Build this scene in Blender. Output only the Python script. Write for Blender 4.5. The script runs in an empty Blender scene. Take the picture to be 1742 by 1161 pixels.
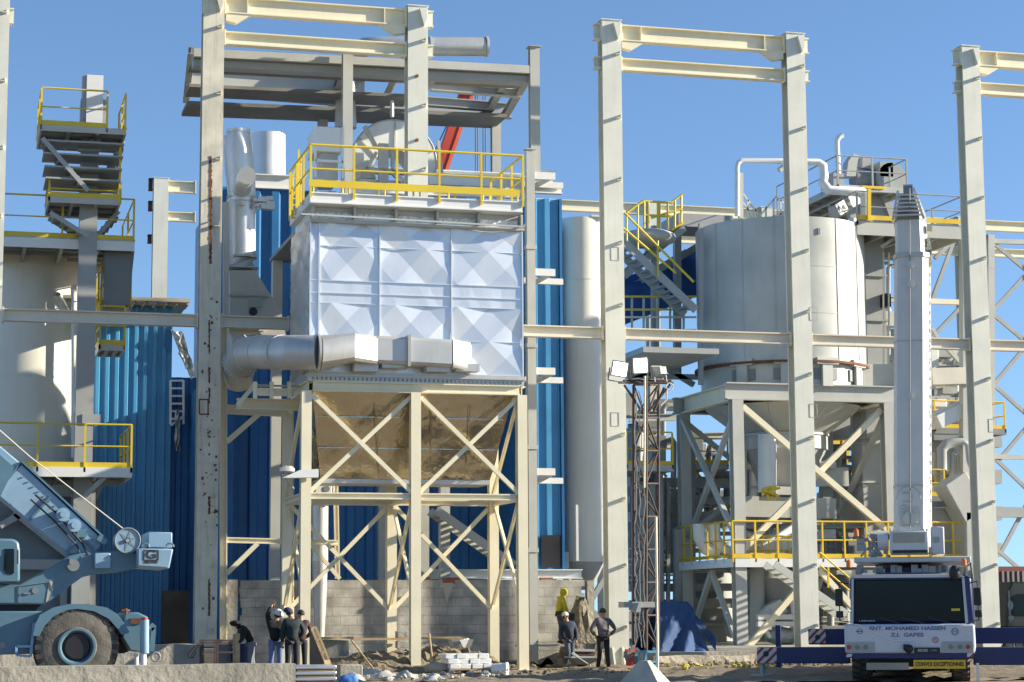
import bpy, math, random
from mathutils import Vector, Matrix
random.seed(7)
R_ = math.radians
sc = bpy.context.scene
C = sc.collection

# ---------------------------------------------------------------- camera
F_, PI_, RO, AL = 3488.8, .1310, -.0060, .2657
CAM = Vector((-.8149, -57.4262, 1.6633))
FW = Vector((math.sin(AL)*math.cos(PI_), math.cos(AL)*math.cos(PI_), math.sin(PI_)))
_r = FW.cross(Vector((0, 0, 1))).normalized(); _u = _r.cross(FW)
RT = _r*math.cos(RO) + _u*math.sin(RO)
UP = -_r*math.sin(RO) + _u*math.cos(RO)
cd = bpy.data.cameras.new('camera'); cam = bpy.data.objects.new('camera', cd); C.objects.link(cam)
cd.sensor_width = 36; cd.lens = 36*F_/1742; cd.clip_end = 8000; cd.clip_start = .5
M3 = Matrix((RT, UP, -FW)).transposed()
cam.matrix_world = Matrix.Translation(CAM) @ M3.to_4x4()
sc.camera = cam

# ---------------------------------------------------------------- sky and sun
SUN_AZ, SUN_EL = R_(76), R_(19.5)
SD = Vector((math.sin(SUN_AZ)*math.cos(SUN_EL), -math.cos(SUN_AZ)*math.cos(SUN_EL), math.sin(SUN_EL)))
w = bpy.data.worlds.new('World'); sc.world = w; w.use_nodes = True
nt = w.node_tree; bg = nt.nodes['Background']
sky = nt.nodes.new('ShaderNodeTexSky'); sky.sky_type = 'NISHITA'; sky.sun_disc = False
sky.sun_elevation = SUN_EL; sky.sun_rotation = math.atan2(SD.x, SD.y)
sky.altitude = 0; sky.air_density = 1.0; sky.dust_density = .1; sky.ozone_density = 4.0
tcw = nt.nodes.new('ShaderNodeTexCoord'); mpw = nt.nodes.new('ShaderNodeMapping'); mpw.inputs['Location'].default_value = (0, 0, .10); mpw.inputs['Scale'].default_value = (1, 1, 1.1)
nt.links.new(tcw.outputs['Generated'], mpw.inputs[0]); nt.links.new(mpw.outputs[0], sky.inputs[0])
nt.links.new(sky.outputs[0], bg.inputs[0]); bg.inputs[1].default_value = .106
sl = bpy.data.lights.new('sun', 'SUN'); sl.energy = 5.0; sl.angle = R_(.5); sl.color = (1, .9, .74)
so = bpy.data.objects.new('sun', sl); C.objects.link(so)
so.rotation_euler = SD.to_track_quat('Z', 'Y').to_euler()
sc.view_settings.view_transform = 'Standard'; sc.view_settings.look = 'None'
sc.view_settings.exposure = 1.08; sc.view_settings.gamma = 1

# ---------------------------------------------------------------- helpers
def ray(px, py):
    return FW + RT*((px-871)/F_) + UP*((580.5-py)/F_)
def P(px, py, Y):
    d = ray(px, py); t = (Y-CAM.y)/d.y
    return CAM + d*t
def G(px, py, z=0):
    d = ray(px, py); t = (z-CAM.z)/d.z
    return CAM + d*t
def mpp(px, Y):                     # metres per photo pixel at a place
    p = P(px, 700, Y); return (p-CAM).dot(FW)/F_

class MB:
    def __init__(s): s.v = []; s.f = []
    def add(s, vs, fs):
        o = len(s.v); s.v += [Vector(a) for a in vs]; s.f += [tuple(i+o for i in f) for f in fs]; return s
    def box(s, lo, hi):
        x0, y0, z0 = lo; x1, y1, z1 = hi
        return s.add([(x0,y0,z0),(x1,y0,z0),(x1,y1,z0),(x0,y1,z0),(x0,y0,z1),(x1,y0,z1),(x1,y1,z1),(x0,y1,z1)],
            [(0,3,2,1),(4,5,6,7),(0,1,5,4),(1,2,6,5),(2,3,7,6),(3,0,4,7)])
    def frame(s, p0, p1, n):
        p0 = Vector(p0); p1 = Vector(p1); t = (p1-p0).normalized(); n = Vector(n)
        n = (n - t*n.dot(t))
        if n.length < 1e-4: n = t.orthogonal()
        n.normalize(); return p0, p1, t, n, t.cross(n)
    def prof(s, p0, p1, prof, n):
        p0, p1, t, n, sd = s.frame(p0, p1, n); k = len(prof)
        vs = [p0 + sd*a + n*b for a, b in prof] + [p1 + sd*a + n*b for a, b in prof]
        return s.add(vs, [(i, (i+1) % k, (i+1) % k + k, i+k) for i in range(k)] + [tuple(range(k-1, -1, -1)), tuple(range(k, 2*k))])
    def bar(s, p0, p1, w, d=None, n=(0, 1, 0)):
        d = d or w; a = w/2; b = d/2
        return s.prof(p0, p1, [(-a,-b),(a,-b),(a,b),(-a,b)], n)
    def ibar(s, p0, p1, h, b, n=(0, 1, 0), tf=.035, tw=.03):
        H = h/2; B = b/2; t = tw/2; q = H-tf
        return s.prof(p0, p1, [(-H,-B),(-H,B),(-q,B),(-q,t),(q,t),(q,B),(H,B),(H,-B),(q,-B),(q,-t),(-q,-t),(-q,-B)], n)
    def angle(s, p0, p1, w, n=(0, 1, 0), t=.02):
        a = w/2
        return s.prof(p0, p1, [(-a,-a),(a,-a),(a,-a+t),(-a+t,-a+t),(-a+t,a),(-a,a)], n)
    def tube(s, pts, r, n=12, cap=True):
        pts = [Vector(p) for p in pts]; k = len(pts)
        rs = r if isinstance(r, (list, tuple)) else [r]*k
        o = len(s.v); nrm = None
        for i, p in enumerate(pts):
            t = ((pts[min(i+1, k-1)]-p).normalized() if i == 0 else (p-pts[i-1]).normalized() if i == k-1 else ((pts[i+1]-p).normalized()+(p-pts[i-1]).normalized()).normalized())
            if nrm is None: nrm = t.orthogonal().normalized()
            nrm = (nrm - t*nrm.dot(t)); nrm = nrm.normalized() if nrm.length > 1e-6 else t.orthogonal().normalized()
            b = t.cross(nrm)
            for j in range(n):
                a = 2*math.pi*j/n; s.v.append(p + (nrm*math.cos(a)+b*math.sin(a))*rs[i])
        for i in range(k-1):
            for j in range(n):
                j2 = (j+1) % n; s.f.append((o+i*n+j, o+i*n+j2, o+(i+1)*n+j2, o+(i+1)*n+j))
        if cap: s.f.append(tuple(o+j for j in range(n-1, -1, -1))); s.f.append(tuple(o+(k-1)*n+j for j in range(n)))
        return s
    def prism(s, poly, ext):        # poly: list of world points, extruded by ext
        ext = Vector(ext); k = len(poly)
        return s.add([Vector(p) for p in poly]+[Vector(p)+ext for p in poly],
            [tuple(range(k)), tuple(range(2*k-1, k-1, -1))] + [(i, i+k, (i+1) % k + k, (i+1) % k) for i in range(k)])
    def loft(s, rings, cap=True):
        k = len(rings[0]); o = len(s.v)
        for r in rings: s.v += [Vector(p) for p in r]
        for i in range(len(rings)-1):
            for j in range(k):
                j2 = (j+1) % k; s.f.append((o+i*k+j, o+i*k+j2, o+(i+1)*k+j2, o+(i+1)*k+j))
        if cap: s.f.append(tuple(o+j for j in range(k-1, -1, -1))); s.f.append(tuple(o+(len(rings)-1)*k+j for j in range(k)))
        return s
    def grid(s, fn, nu, nv):
        o = len(s.v)
        for i in range(nu+1):
            for j in range(nv+1): s.v.append(Vector(fn(i/nu, j/nv)))
        for i in range(nu):
            for j in range(nv):
                a = o+i*(nv+1)+j; s.f.append((a, a+nv+1, a+nv+2, a+1))
        return s
    def cyl(s, c, r, z0, z1, n=32, r1=None):
        r1 = r if r1 is None else r1
        return s.tube([(c[0], c[1], z0), (c[0], c[1], z1)], [r, r1], n)
    def blob(s, c, r, sc_=(1, 1, 1), n=12, j=0, seed=0):
        rd = random.Random(seed); c = Vector(c); rings = []
        m = max(5, n//2)
        for i in range(m+1):
            a = math.pi*i/m - math.pi/2
            rr = max(math.cos(a), .03)
            rings.append([c + Vector((rr*math.cos(2*math.pi*k/n)*sc_[0], rr*math.sin(2*math.pi*k/n)*sc_[1], math.sin(a)*sc_[2]))*r*(1+rd.uniform(-j, j)) for k in range(n)])
        return s.loft(rings)
    def bolt_ring(s, c, r, z, n, sz=.05):
        for i in range(n):
            a = 2*math.pi*i/n; x = c[0]+r*math.cos(a); y = c[1]+r*math.sin(a)
            s.box((x-sz/2, y-sz/2, z), (x+sz/2, y+sz/2, z+sz))
        return s

ORG = {}
SPLIT = set('cable_drum_gear edge_brackets support_lug boom_boss compartment_divider gore_seam flange_ring pulley seam_strip nozzle_box hopper_seam base_plate end_plate casing_rib flange weld_seam ring_seam lifting_eye boom_roller back_pipe support branch_pipe skid_beam haunch block frame_leg head_rungs joist louvre vessel wheel_pair feed_elbow bumper_marker toe_plate wiper deck_rail skirt_opening red_brick hole_rim splice_collar bracket_arm deck_beam inner_post trough boom_collar stringer landing_post vent body_plate shell_seam front_rail_pipe underside_flight lower_brace'.split())
def pieces(mb):
    par = list(range(len(mb.v)))
    def find(a):
        while par[a] != a: par[a] = par[par[a]]; a = par[a]
        return a
    for f in mb.f:
        r = find(f[0])
        for i in f[1:]: par[find(i)] = r
    g = {}
    for f in mb.f: g.setdefault(find(f[0]), []).append(f)
    out = []
    for fs in g.values():
        m = MB(); ix = {}
        for f in fs:
            for i in f:
                if i not in ix: ix[i] = len(m.v); m.v.append(mb.v[i])
            m.f.append(tuple(ix[i] for i in f))
        out.append(m)
    return out
def obj(name, mb, mat, parent=None, smooth=35, bevel=0):
    if name in SPLIT and parent:
        ps = pieces(mb)
        if 1 < len(ps) <= 40:
            os_ = [obj_(name, p, mat, parent, smooth, bevel) for p in ps]
            return os_[0]
    return obj_(name, mb, mat, parent, smooth, bevel)
def obj_(name, mb, mat, parent=None, smooth=35, bevel=0):
    base = ORG.get(parent.name, Vector((0, 0, 0))) if parent else Vector((0, 0, 0))
    me = bpy.data.meshes.new(name)
    me.from_pydata([v-base for v in mb.v], [], mb.f); me.update()
    import bmesh
    bm = bmesh.new(); bm.from_mesh(me); bmesh.ops.recalc_face_normals(bm, faces=bm.faces); bm.to_mesh(me); bm.free()
    if smooth:
        me.shade_smooth(); me.set_sharp_from_angle(angle=R_(smooth))
    if isinstance(mat, (list, tuple)):
        for m in mat: me.materials.append(m)
    else: me.materials.append(mat)
    o = bpy.data.objects.new(name, me); C.objects.link(o)
    if parent: o.parent = parent; ORG[o.name] = base
    if bevel:
        b = o.modifiers.new('bevel', 'BEVEL'); b.width = bevel; b.segments = 2; b.limit_method = 'ANGLE'; b.angle_limit = R_(40)
    return o
def tag(o, label, cat, group=None, kind=None):
    if label: o['label'] = label
    if cat: o['category'] = cat
    if group: o['group'] = group
    if kind: o['kind'] = kind
    return o
def thing(name, label, cat, loc=(0, 0, 0), group=None, rz=0):
    o = bpy.data.objects.new(name, None); C.objects.link(o); o.location = loc; o.rotation_euler = (0, 0, rz)
    ORG[o.name] = Vector((0, 0, 0)) if rz else Vector(loc)
    o.empty_display_size = .2
    return tag(o, label, cat, group)
def struct(name, mb, mat, **k):
    o = obj(name, mb, mat, **k); o['kind'] = 'structure'; return o
def copy_tree(o, parent=None):
    c = o.copy(); C.objects.link(c)
    if parent: c.parent = parent
    for ch in list(o.children): copy_tree(ch, c)
    return c

# ---------------------------------------------------------------- materials
def mat(name, col, rough=.5, metal=0., var=.10, scale=1.2, streak=0., bump=0., bscale=8, dirt=(.25, .2, .14), coat=0., dm=0.):
    m = bpy.data.materials.new(name); m.use_nodes = True; N = m.node_tree.nodes; L = m.node_tree.links
    b = N['Principled BSDF']; b.inputs['Roughness'].default_value = rough; b.inputs['Metallic'].default_value = metal
    b.inputs['Coat Weight'].default_value = coat
    tc = N.new('ShaderNodeTexCoord')
    n1 = N.new('ShaderNodeTexNoise'); n1.inputs['Scale'].default_value = scale; n1.inputs['Detail'].default_value = 6
    L.new(tc.outputs['Object'], n1.inputs['Vector'])
    mr = N.new('ShaderNodeMapRange'); mr.inputs['From Min'].default_value = .3; mr.inputs['From Max'].default_value = .7
    mr.inputs['To Min'].default_value = 1-var; mr.inputs['To Max'].default_value = 1+var
    L.new(n1.outputs['Fac'], mr.inputs['Value'])
    mul = N.new('ShaderNodeMix'); mul.data_type = 'RGBA'; mul.blend_type = 'MULTIPLY'; mul.inputs[0].default_value = 1
    mul.inputs[6].default_value = (*col, 1); L.new(mr.outputs[0], mul.inputs[7])
    out = mul.outputs[2]
    if streak or dm:
        mp = N.new('ShaderNodeMapping'); mp.inputs['Scale'].default_value = (5, 5, .35); L.new(tc.outputs['Object'], mp.inputs['Vector'])
        n2 = N.new('ShaderNodeTexNoise'); n2.inputs['Scale'].default_value = 1.6; n2.inputs['Detail'].default_value = 8; n2.inputs['Roughness'].default_value = .7
        L.new(mp.outputs[0], n2.inputs['Vector'])
        r2 = N.new('ShaderNodeMapRange'); r2.inputs['From Min'].default_value = .52; r2.inputs['From Max'].default_value = .78
        r2.inputs['To Max'].default_value = streak; L.new(n2.outputs['Fac'], r2.inputs['Value'])
        mx = N.new('ShaderNodeMix'); mx.data_type = 'RGBA'; L.new(r2.outputs[0], mx.inputs[0]); L.new(out, mx.inputs[6]); mx.inputs[7].default_value = (*dirt, 1)
        out = mx.outputs[2]
    L.new(out, b.inputs['Base Color'])
    mr3 = N.new('ShaderNodeMapRange'); mr3.inputs['To Min'].default_value = max(.03, rough-.12); mr3.inputs['To Max'].default_value = min(1, rough+.12)
    L.new(n1.outputs['Fac'], mr3.inputs['Value']); L.new(mr3.outputs[0], b.inputs['Roughness'])
    if bump:
        n3 = N.new('ShaderNodeTexNoise'); n3.inputs['Scale'].default_value = bscale; n3.inputs['Detail'].default_value = 5
        L.new(tc.outputs['Object'], n3.inputs['Vector'])
        bp = N.new('ShaderNodeBump'); bp.inputs['Strength'].default_value = 1; bp.inputs['Distance'].default_value = bump
        L.new(n3.outputs['Fac'], bp.inputs['Height']); L.new(bp.outputs[0], b.inputs['Normal'])
    return m
def block_mat():
    m = bpy.data.materials.new('concrete_blocks'); m.use_nodes = True; N = m.node_tree.nodes; L = m.node_tree.links
    b = N['Principled BSDF']; b.inputs['Roughness'].default_value = .9
    tc = N.new('ShaderNodeTexCoord'); sx = N.new('ShaderNodeSeparateXYZ'); L.new(tc.outputs['Object'], sx.inputs[0])
    ad = N.new('ShaderNodeMath'); L.new(sx.outputs[0], ad.inputs[0]); L.new(sx.outputs[1], ad.inputs[1])
    cx = N.new('ShaderNodeCombineXYZ'); L.new(ad.outputs[0], cx.inputs[0]); L.new(sx.outputs[2], cx.inputs[1])
    br = N.new('ShaderNodeTexBrick'); L.new(cx.outputs[0], br.inputs['Vector'])
    br.inputs['Scale'].default_value = 1; br.inputs['Brick Width'].default_value = .5; br.inputs['Row Height'].default_value = .27
    br.inputs['Mortar Size'].default_value = .012; br.inputs['Color1'].default_value = (.50, .475, .41, 1); br.inputs['Color2'].default_value = (.40, .38, .33, 1)
    br.inputs['Mortar'].default_value = (.38, .36, .30, 1)
    n = N.new('ShaderNodeTexNoise'); n.inputs['Scale'].default_value = 1.7; n.inputs['Detail'].default_value = 9; L.new(tc.outputs['Object'], n.inputs['Vector'])
    r = N.new('ShaderNodeMapRange'); r.inputs['From Min'].default_value = .3; r.inputs['From Max'].default_value = .7; r.inputs['To Min'].default_value = .6; r.inputs['To Max'].default_value = 1.3
    L.new(n.outputs['Fac'], r.inputs['Value'])
    mu = N.new('ShaderNodeMix'); mu.data_type = 'RGBA'; mu.blend_type = 'MULTIPLY'; mu.inputs[0].default_value = 1
    L.new(br.outputs['Color'], mu.inputs[6]); L.new(r.outputs[0], mu.inputs[7]); L.new(mu.outputs[2], b.inputs['Base Color'])
    bp = N.new('ShaderNodeBump'); bp.inputs['Distance'].default_value = .02; bp.invert = True
    L.new(br.outputs['Fac'], bp.inputs['Height'])
    n2 = N.new('ShaderNodeTexNoise'); n2.inputs['Scale'].default_value = 25; n2.inputs['Detail'].default_value = 6; L.new(tc.outputs['Object'], n2.inputs['Vector'])
    b2 = N.new('ShaderNodeBump'); b2.inputs['Distance'].default_value = .015; L.new(n2.outputs['Fac'], b2.inputs['Height']); L.new(bp.outputs[0], b2.inputs['Normal']); L.new(b2.outputs[0], b.inputs['Normal'])
    return m
def stripe_mat():
    m = bpy.data.materials.new('red_white_stripes'); m.use_nodes = True; N = m.node_tree.nodes; L = m.node_tree.links
    b = N['Principled BSDF']; b.inputs['Roughness'].default_value = .4
    tc = N.new('ShaderNodeTexCoord'); sx = N.new('ShaderNodeSeparateXYZ'); L.new(tc.outputs['Object'], sx.inputs[0])
    ad = N.new('ShaderNodeMath'); ad.operation = 'SUBTRACT'; L.new(sx.outputs[2], ad.inputs[0]); L.new(sx.outputs[0], ad.inputs[1])
    mo = N.new('ShaderNodeMath'); mo.operation = 'PINGPONG'; mo.inputs[1].default_value = .11; L.new(ad.outputs[0], mo.inputs[0])
    gt = N.new('ShaderNodeMath'); gt.operation = 'GREATER_THAN'; gt.inputs[1].default_value = .062; L.new(mo.outputs[0], gt.inputs[0])
    mx = N.new('ShaderNodeMix'); mx.data_type = 'RGBA'; L.new(gt.outputs[0], mx.inputs[0]); mx.inputs[6].default_value = (.62, .62, .58, 1); mx.inputs[7].default_value = (.38, .03, .03, 1)
    L.new(mx.outputs[2], b.inputs['Base Color']); return m
def emis(name, col, st):
    m = bpy.data.materials.new(name); m.use_nodes = True; b = m.node_tree.nodes['Principled BSDF']
    b.inputs['Emission Color'].default_value = (*col, 1); b.inputs['Emission Strength'].default_value = st; return m
M = dict(
 column=mat('column_paint', (.66, .66, .56), .5, var=.07, streak=.42, dirt=(.42, .37, .26)),
 column_old=mat('weathered_column_paint', (.62, .58, .45), .6, var=.14, streak=.75, dirt=(.27, .2, .12), scale=2.2),
 cream=mat('cream_paint', (.80, .73, .52), .45, var=.05, streak=.15, dirt=(.5, .38, .2)),
 beam=mat('beam_paint', (.66, .61, .49), .5, var=.07, streak=.2, dirt=(.4, .3, .18)),
 grey=mat('grey_steel_paint', (.36, .37, .35), .5, var=.07, streak=.25, dirt=(.3, .27, .2)),
 lgrey=mat('light_grey_paint', (.48, .48, .43), .5, var=.06, streak=.2, dirt=(.35, .3, .22)),
 dgrey=mat('dark_grey_steel', (.20, .22, .22), .55, var=.15),
 white=mat('white_paint', (.76, .76, .72), .4, var=.04, streak=.12, dirt=(.5, .45, .38)),
 silo=mat('silo_paint', (.70, .68, .58), .38, var=.05, scale=.5, streak=.28, dirt=(.46, .42, .33)),
 tank=mat('tank_paint', (.45, .46, .42), .36, var=.12, scale=.8, streak=.5, dirt=(.45, .38, .28)),
 yellow=mat('yellow_paint', (.72, .53, .035), .45, var=.06),
 ochre=mat('ochre_yellow_paint', (.74, .50, .025), .45, var=.08),
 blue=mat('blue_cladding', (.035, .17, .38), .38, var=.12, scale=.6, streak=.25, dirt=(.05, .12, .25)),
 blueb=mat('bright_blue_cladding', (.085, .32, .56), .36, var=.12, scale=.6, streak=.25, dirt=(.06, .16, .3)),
 quilt=mat('aluminium_sheet', (.74, .755, .77), .36, .5, var=.04, streak=.12, dirt=(.5,.48,.44), bump=.004, bscale=2.5),
 alu=mat('bright_aluminium', (.72, .72, .69), .45, .55, var=.06, bump=.004, bscale=3),
 crink=mat('crinkled_foil', (.58, .51, .38), .2, 1., var=.1, bump=.09, bscale=1.0),
 duct=mat('duct_silver_paint', (.56, .55, .51), .42, .4, var=.1, streak=.25),
 rust=mat('rust', (.15, .065, .03), .9, var=.4, scale=9),
 rustpaint=mat('rusty_red_steel', (.085, .058, .05), .8, var=.4, scale=12),
 concrete=mat('concrete', (.38, .35, .28), .9, var=.28, scale=1.1, streak=.6, bump=.02, bscale=10, dirt=(.17, .15, .11)),
 soil=mat('soil', (.19, .155, .10), .95, var=.35, scale=3, bump=.12, bscale=5),
 sand=mat('sandy_ground', (.23, .185, .125), .95, var=.25, scale=1.5, bump=.05, bscale=4),
 block=block_mat(),
 stripe=stripe_mat(),
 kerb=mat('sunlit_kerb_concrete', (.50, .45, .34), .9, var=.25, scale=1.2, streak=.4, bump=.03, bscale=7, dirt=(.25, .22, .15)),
 black=mat('black_parts', (.015, .015, .017), .5, var=.2),
 rubber=mat('tyre_rubber', (.05, .046, .04), .85, var=.3, scale=5, bump=.01, bscale=20),
 dusty=mat('dusty_tyre', (.125, .115, .095), .9, var=.35, scale=4, bump=.01, bscale=20),
 glass=mat('tinted_glass', (.006, .012, .014), .1, 0, var=.1),
 craneblue=mat('pale_blue_crane_paint', (.095, .185, .245), .42, var=.12, scale=1.6, streak=.4, dirt=(.16, .17, .16)),
 craneboom=mat('boom_blue_paint', (.24, .37, .48), .4, var=.08, scale=1.6, streak=.3, dirt=(.25, .28, .3)),
 navy=mat('navy_paint', (.010, .02, .11), .35, var=.15, scale=2),
 cab=mat('cab_white_paint', (.56, .57, .60), .3, var=.04, streak=.15, dirt=(.4, .38, .34)),
 boomw=mat('telescopic_boom_white', (.62, .61, .56), .35, var=.06, streak=.3, dirt=(.36, .34, .3)),
 red=mat('red_crane_paint', (.50, .05, .02), .45, var=.1),
 tarp=mat('blue_tarpaulin', (.025, .07, .18), .8, var=.2, scale=2, bump=.03, bscale=3),
 conv=mat('blue_conveyor', (.02, .10, .30), .45, var=.15),
 wood=mat('raw_timber', (.46, .33, .17), .8, var=.2, scale=6, streak=.4, dirt=(.25, .15, .08)),
 brown=mat('brown_board', (.20, .14, .08), .8, var=.25),
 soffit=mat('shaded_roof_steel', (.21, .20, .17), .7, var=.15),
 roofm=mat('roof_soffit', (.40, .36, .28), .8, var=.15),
 pallet=mat('zinc_sheets', (.55, .57, .58), .35, .7, var=.1),
 orange=mat('orange_beacon', (.7, .16, .02), .3),
 plate=mat('yellow_plate', (.72, .45, .02), .5, var=.05),
 lblue=mat('light_blue_frame', (.12, .36, .5), .5),
 ink=mat('navy_lettering', (.10, .14, .30), .5, var=.02), inkd=mat('dark_lettering', (.04, .03, .02), .5, var=.02), inkr=mat('red_lettering', (.4, .05, .06), .5, var=.02),
 inkw=mat('white_lettering', (.6, .6, .6), .5, var=.02),
 lamp=emis('lit_floodlight', (1, .98, .95), 5),
 skin=mat('skin', (.42, .23, .15), .55, var=.06),
 soil2=mat('dark_mortar_heap', (.20, .18, .13), .95, var=.3, scale=6, bump=.08, bscale=9),
)

def rail(parent, pts, h=1.1, m=None, r=.028, step=1.5, toe=True, mids=1, name='railing', toeh=.15, toeoff=0):
    m = m or M['yellow']; mb = MB(); pts = [Vector(p) for p in pts]
    for a, b in zip(pts, pts[1:]):
        for k in range(mids+1):
            z = Vector((0, 0, h*(1-k/(mids+1)))); mb.tube([a+z, b+z], r if k == 0 else r*.8, 8)
        if toe: mb.bar(a+Vector((0, 0, toeh/2+.02)), b+Vector((0, 0, toeh/2+.02)), toeh, .012)
    o = obj(name, mb, m, parent)
    for i, (a, b) in enumerate(zip(pts, pts[1:])):
        n = max(1, round((b-a).length/step))
        for k in range(n+1):
            if k == n and i < len(pts)-2: continue
            p = a.lerp(b, k/n)
            obj('post', MB().box((p.x-.03, p.y-.03, p.z-.12), (p.x+.03, p.y+.03, p.z+h-r*.5)), m, o)
    return o
def stair(parent, a, b, wdt, m=None, n=None, dy=(0, 1, 0), name='stair_flight', sh=.26):
    # a: top, b: bottom (near-side stringer), wdt along dy
    m = m or M['grey']; a = Vector(a); b = Vector(b); d = Vector(dy).normalized()*wdt
    o = obj(name, MB().bar(a, b, sh, .05), m, parent); obj('stringer', MB().bar(a+d, b+d, sh, .05), m, o)
    n = n or max(3, int(abs(a.z-b.z)/.22)); t = MB(); run = (b-a); run.z = 0
    rn = run.normalized()*.26
    for i in range(1, n):
        p = a.lerp(b, i/n); q = p+rn*.5; p = p-rn*.5
        t.add([p, q, q+d, p+d, p-Vector((0,0,.03)), q-Vector((0,0,.03)), q+d-Vector((0,0,.03)), p+d-Vector((0,0,.03))],
              [(0,1,2,3),(7,6,5,4),(0,4,5,1),(1,5,6,2),(2,6,7,3),(3,7,4,0)])
    obj('treads', t, m, o); return o
def text_mb(txt, size, loc, xdir, zdir, mname, parent, name='lettering', bold=0, sx=1.):
    cu = bpy.data.curves.new(name, 'FONT'); cu.body = txt; cu.size = size; cu.align_x = 'CENTER'; cu.align_y = 'CENTER'; cu.extrude = .002; cu.offset = bold
    to = bpy.data.objects.new(name, cu); C.objects.link(to); bpy.context.view_layer.update()
    me = bpy.data.meshes.new_from_object(to); C.objects.unlink(to); bpy.data.objects.remove(to)
    xd = Vector(xdir).normalized(); zd = Vector(zdir).normalized(); nd = xd.cross(zd); loc = Vector(loc)
    base = ORG.get(parent.name, Vector((0, 0, 0))) if parent else Vector((0, 0, 0))
    for v in me.vertices: v.co = loc + xd*v.co.x*sx + zd*v.co.y + nd*v.co.z - base
    me.materials.clear(); me.materials.append(M[mname])
    o = bpy.data.objects.new(name, me); C.objects.link(o); o.parent = parent; ORG[o.name] = base
    return o

M['glass'].node_tree.nodes['Principled BSDF'].inputs['Specular IOR Level'].default_value = .2
# ---------------------------------------------------------------- ground and slabs
def rough_slab(fn_h, x0, x1, y0, y1, nx, ny, seed):
    rd = random.Random(seed); mb = MB(); tab = {}
    def f(u, v):
        k = (round(u*nx), round(v*ny)); x = x0+(x1-x0)*u; y = y0+(y1-y0)*v
        return (x, y, fn_h(x, y)+rd.uniform(-.05, .05))
    return mb.grid(f, nx, ny)
g = MB()
g.add([(-3000, -300, 0), (3000, -300, 0), (3000, 4000, 0), (-3000, 4000, 0)], [(0, 1, 2, 3)])
struct('ground', g, M['sand'], smooth=0)
def near_h(x, y): return .06*math.sin(x*1.3+y)*math.sin(y*.9) + .05
struct('dirt_ground', rough_slab(near_h, -12, 42, -14, 1.5, 180, 50, 3), M['sand'])
struct('raised_slab', MB().box((-14, -1.5, .01), (6.2, 20, .70)), M['concrete'], bevel=.03)
0 and struct('raised_terrace', MB().box((6.203, -.75, .01), (16.9, 20, .98)), M['soil'])
struct('plant_slab', MB().box((16.903, 1.3, .01), (60, 60, .42)), M['concrete'])
def heap(px, py, Y, w_, h_, label, m=None, seed=0, d=.8, z0=None, name='dirt_heap', cat='dirt heap', group=None):
    c = P(px, py, Y); rd = random.Random(seed); z = c.z if z0 is None else z0
    def f(u, v):
        x = (u-.5)*w_; y = (v-.5)*d*2; r = max(0, 1-(2*x/w_)**2)*max(0, 1-(y/d)**2)
        return (c.x+x, c.y+y, z-.05+h_*r**.7*(1+rd.uniform(-.16, .14)))
    o = obj(name, MB().grid(f, max(10, int(w_*7)), 12), m or M['soil'], smooth=25); return tag(o, label, cat, group)

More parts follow.
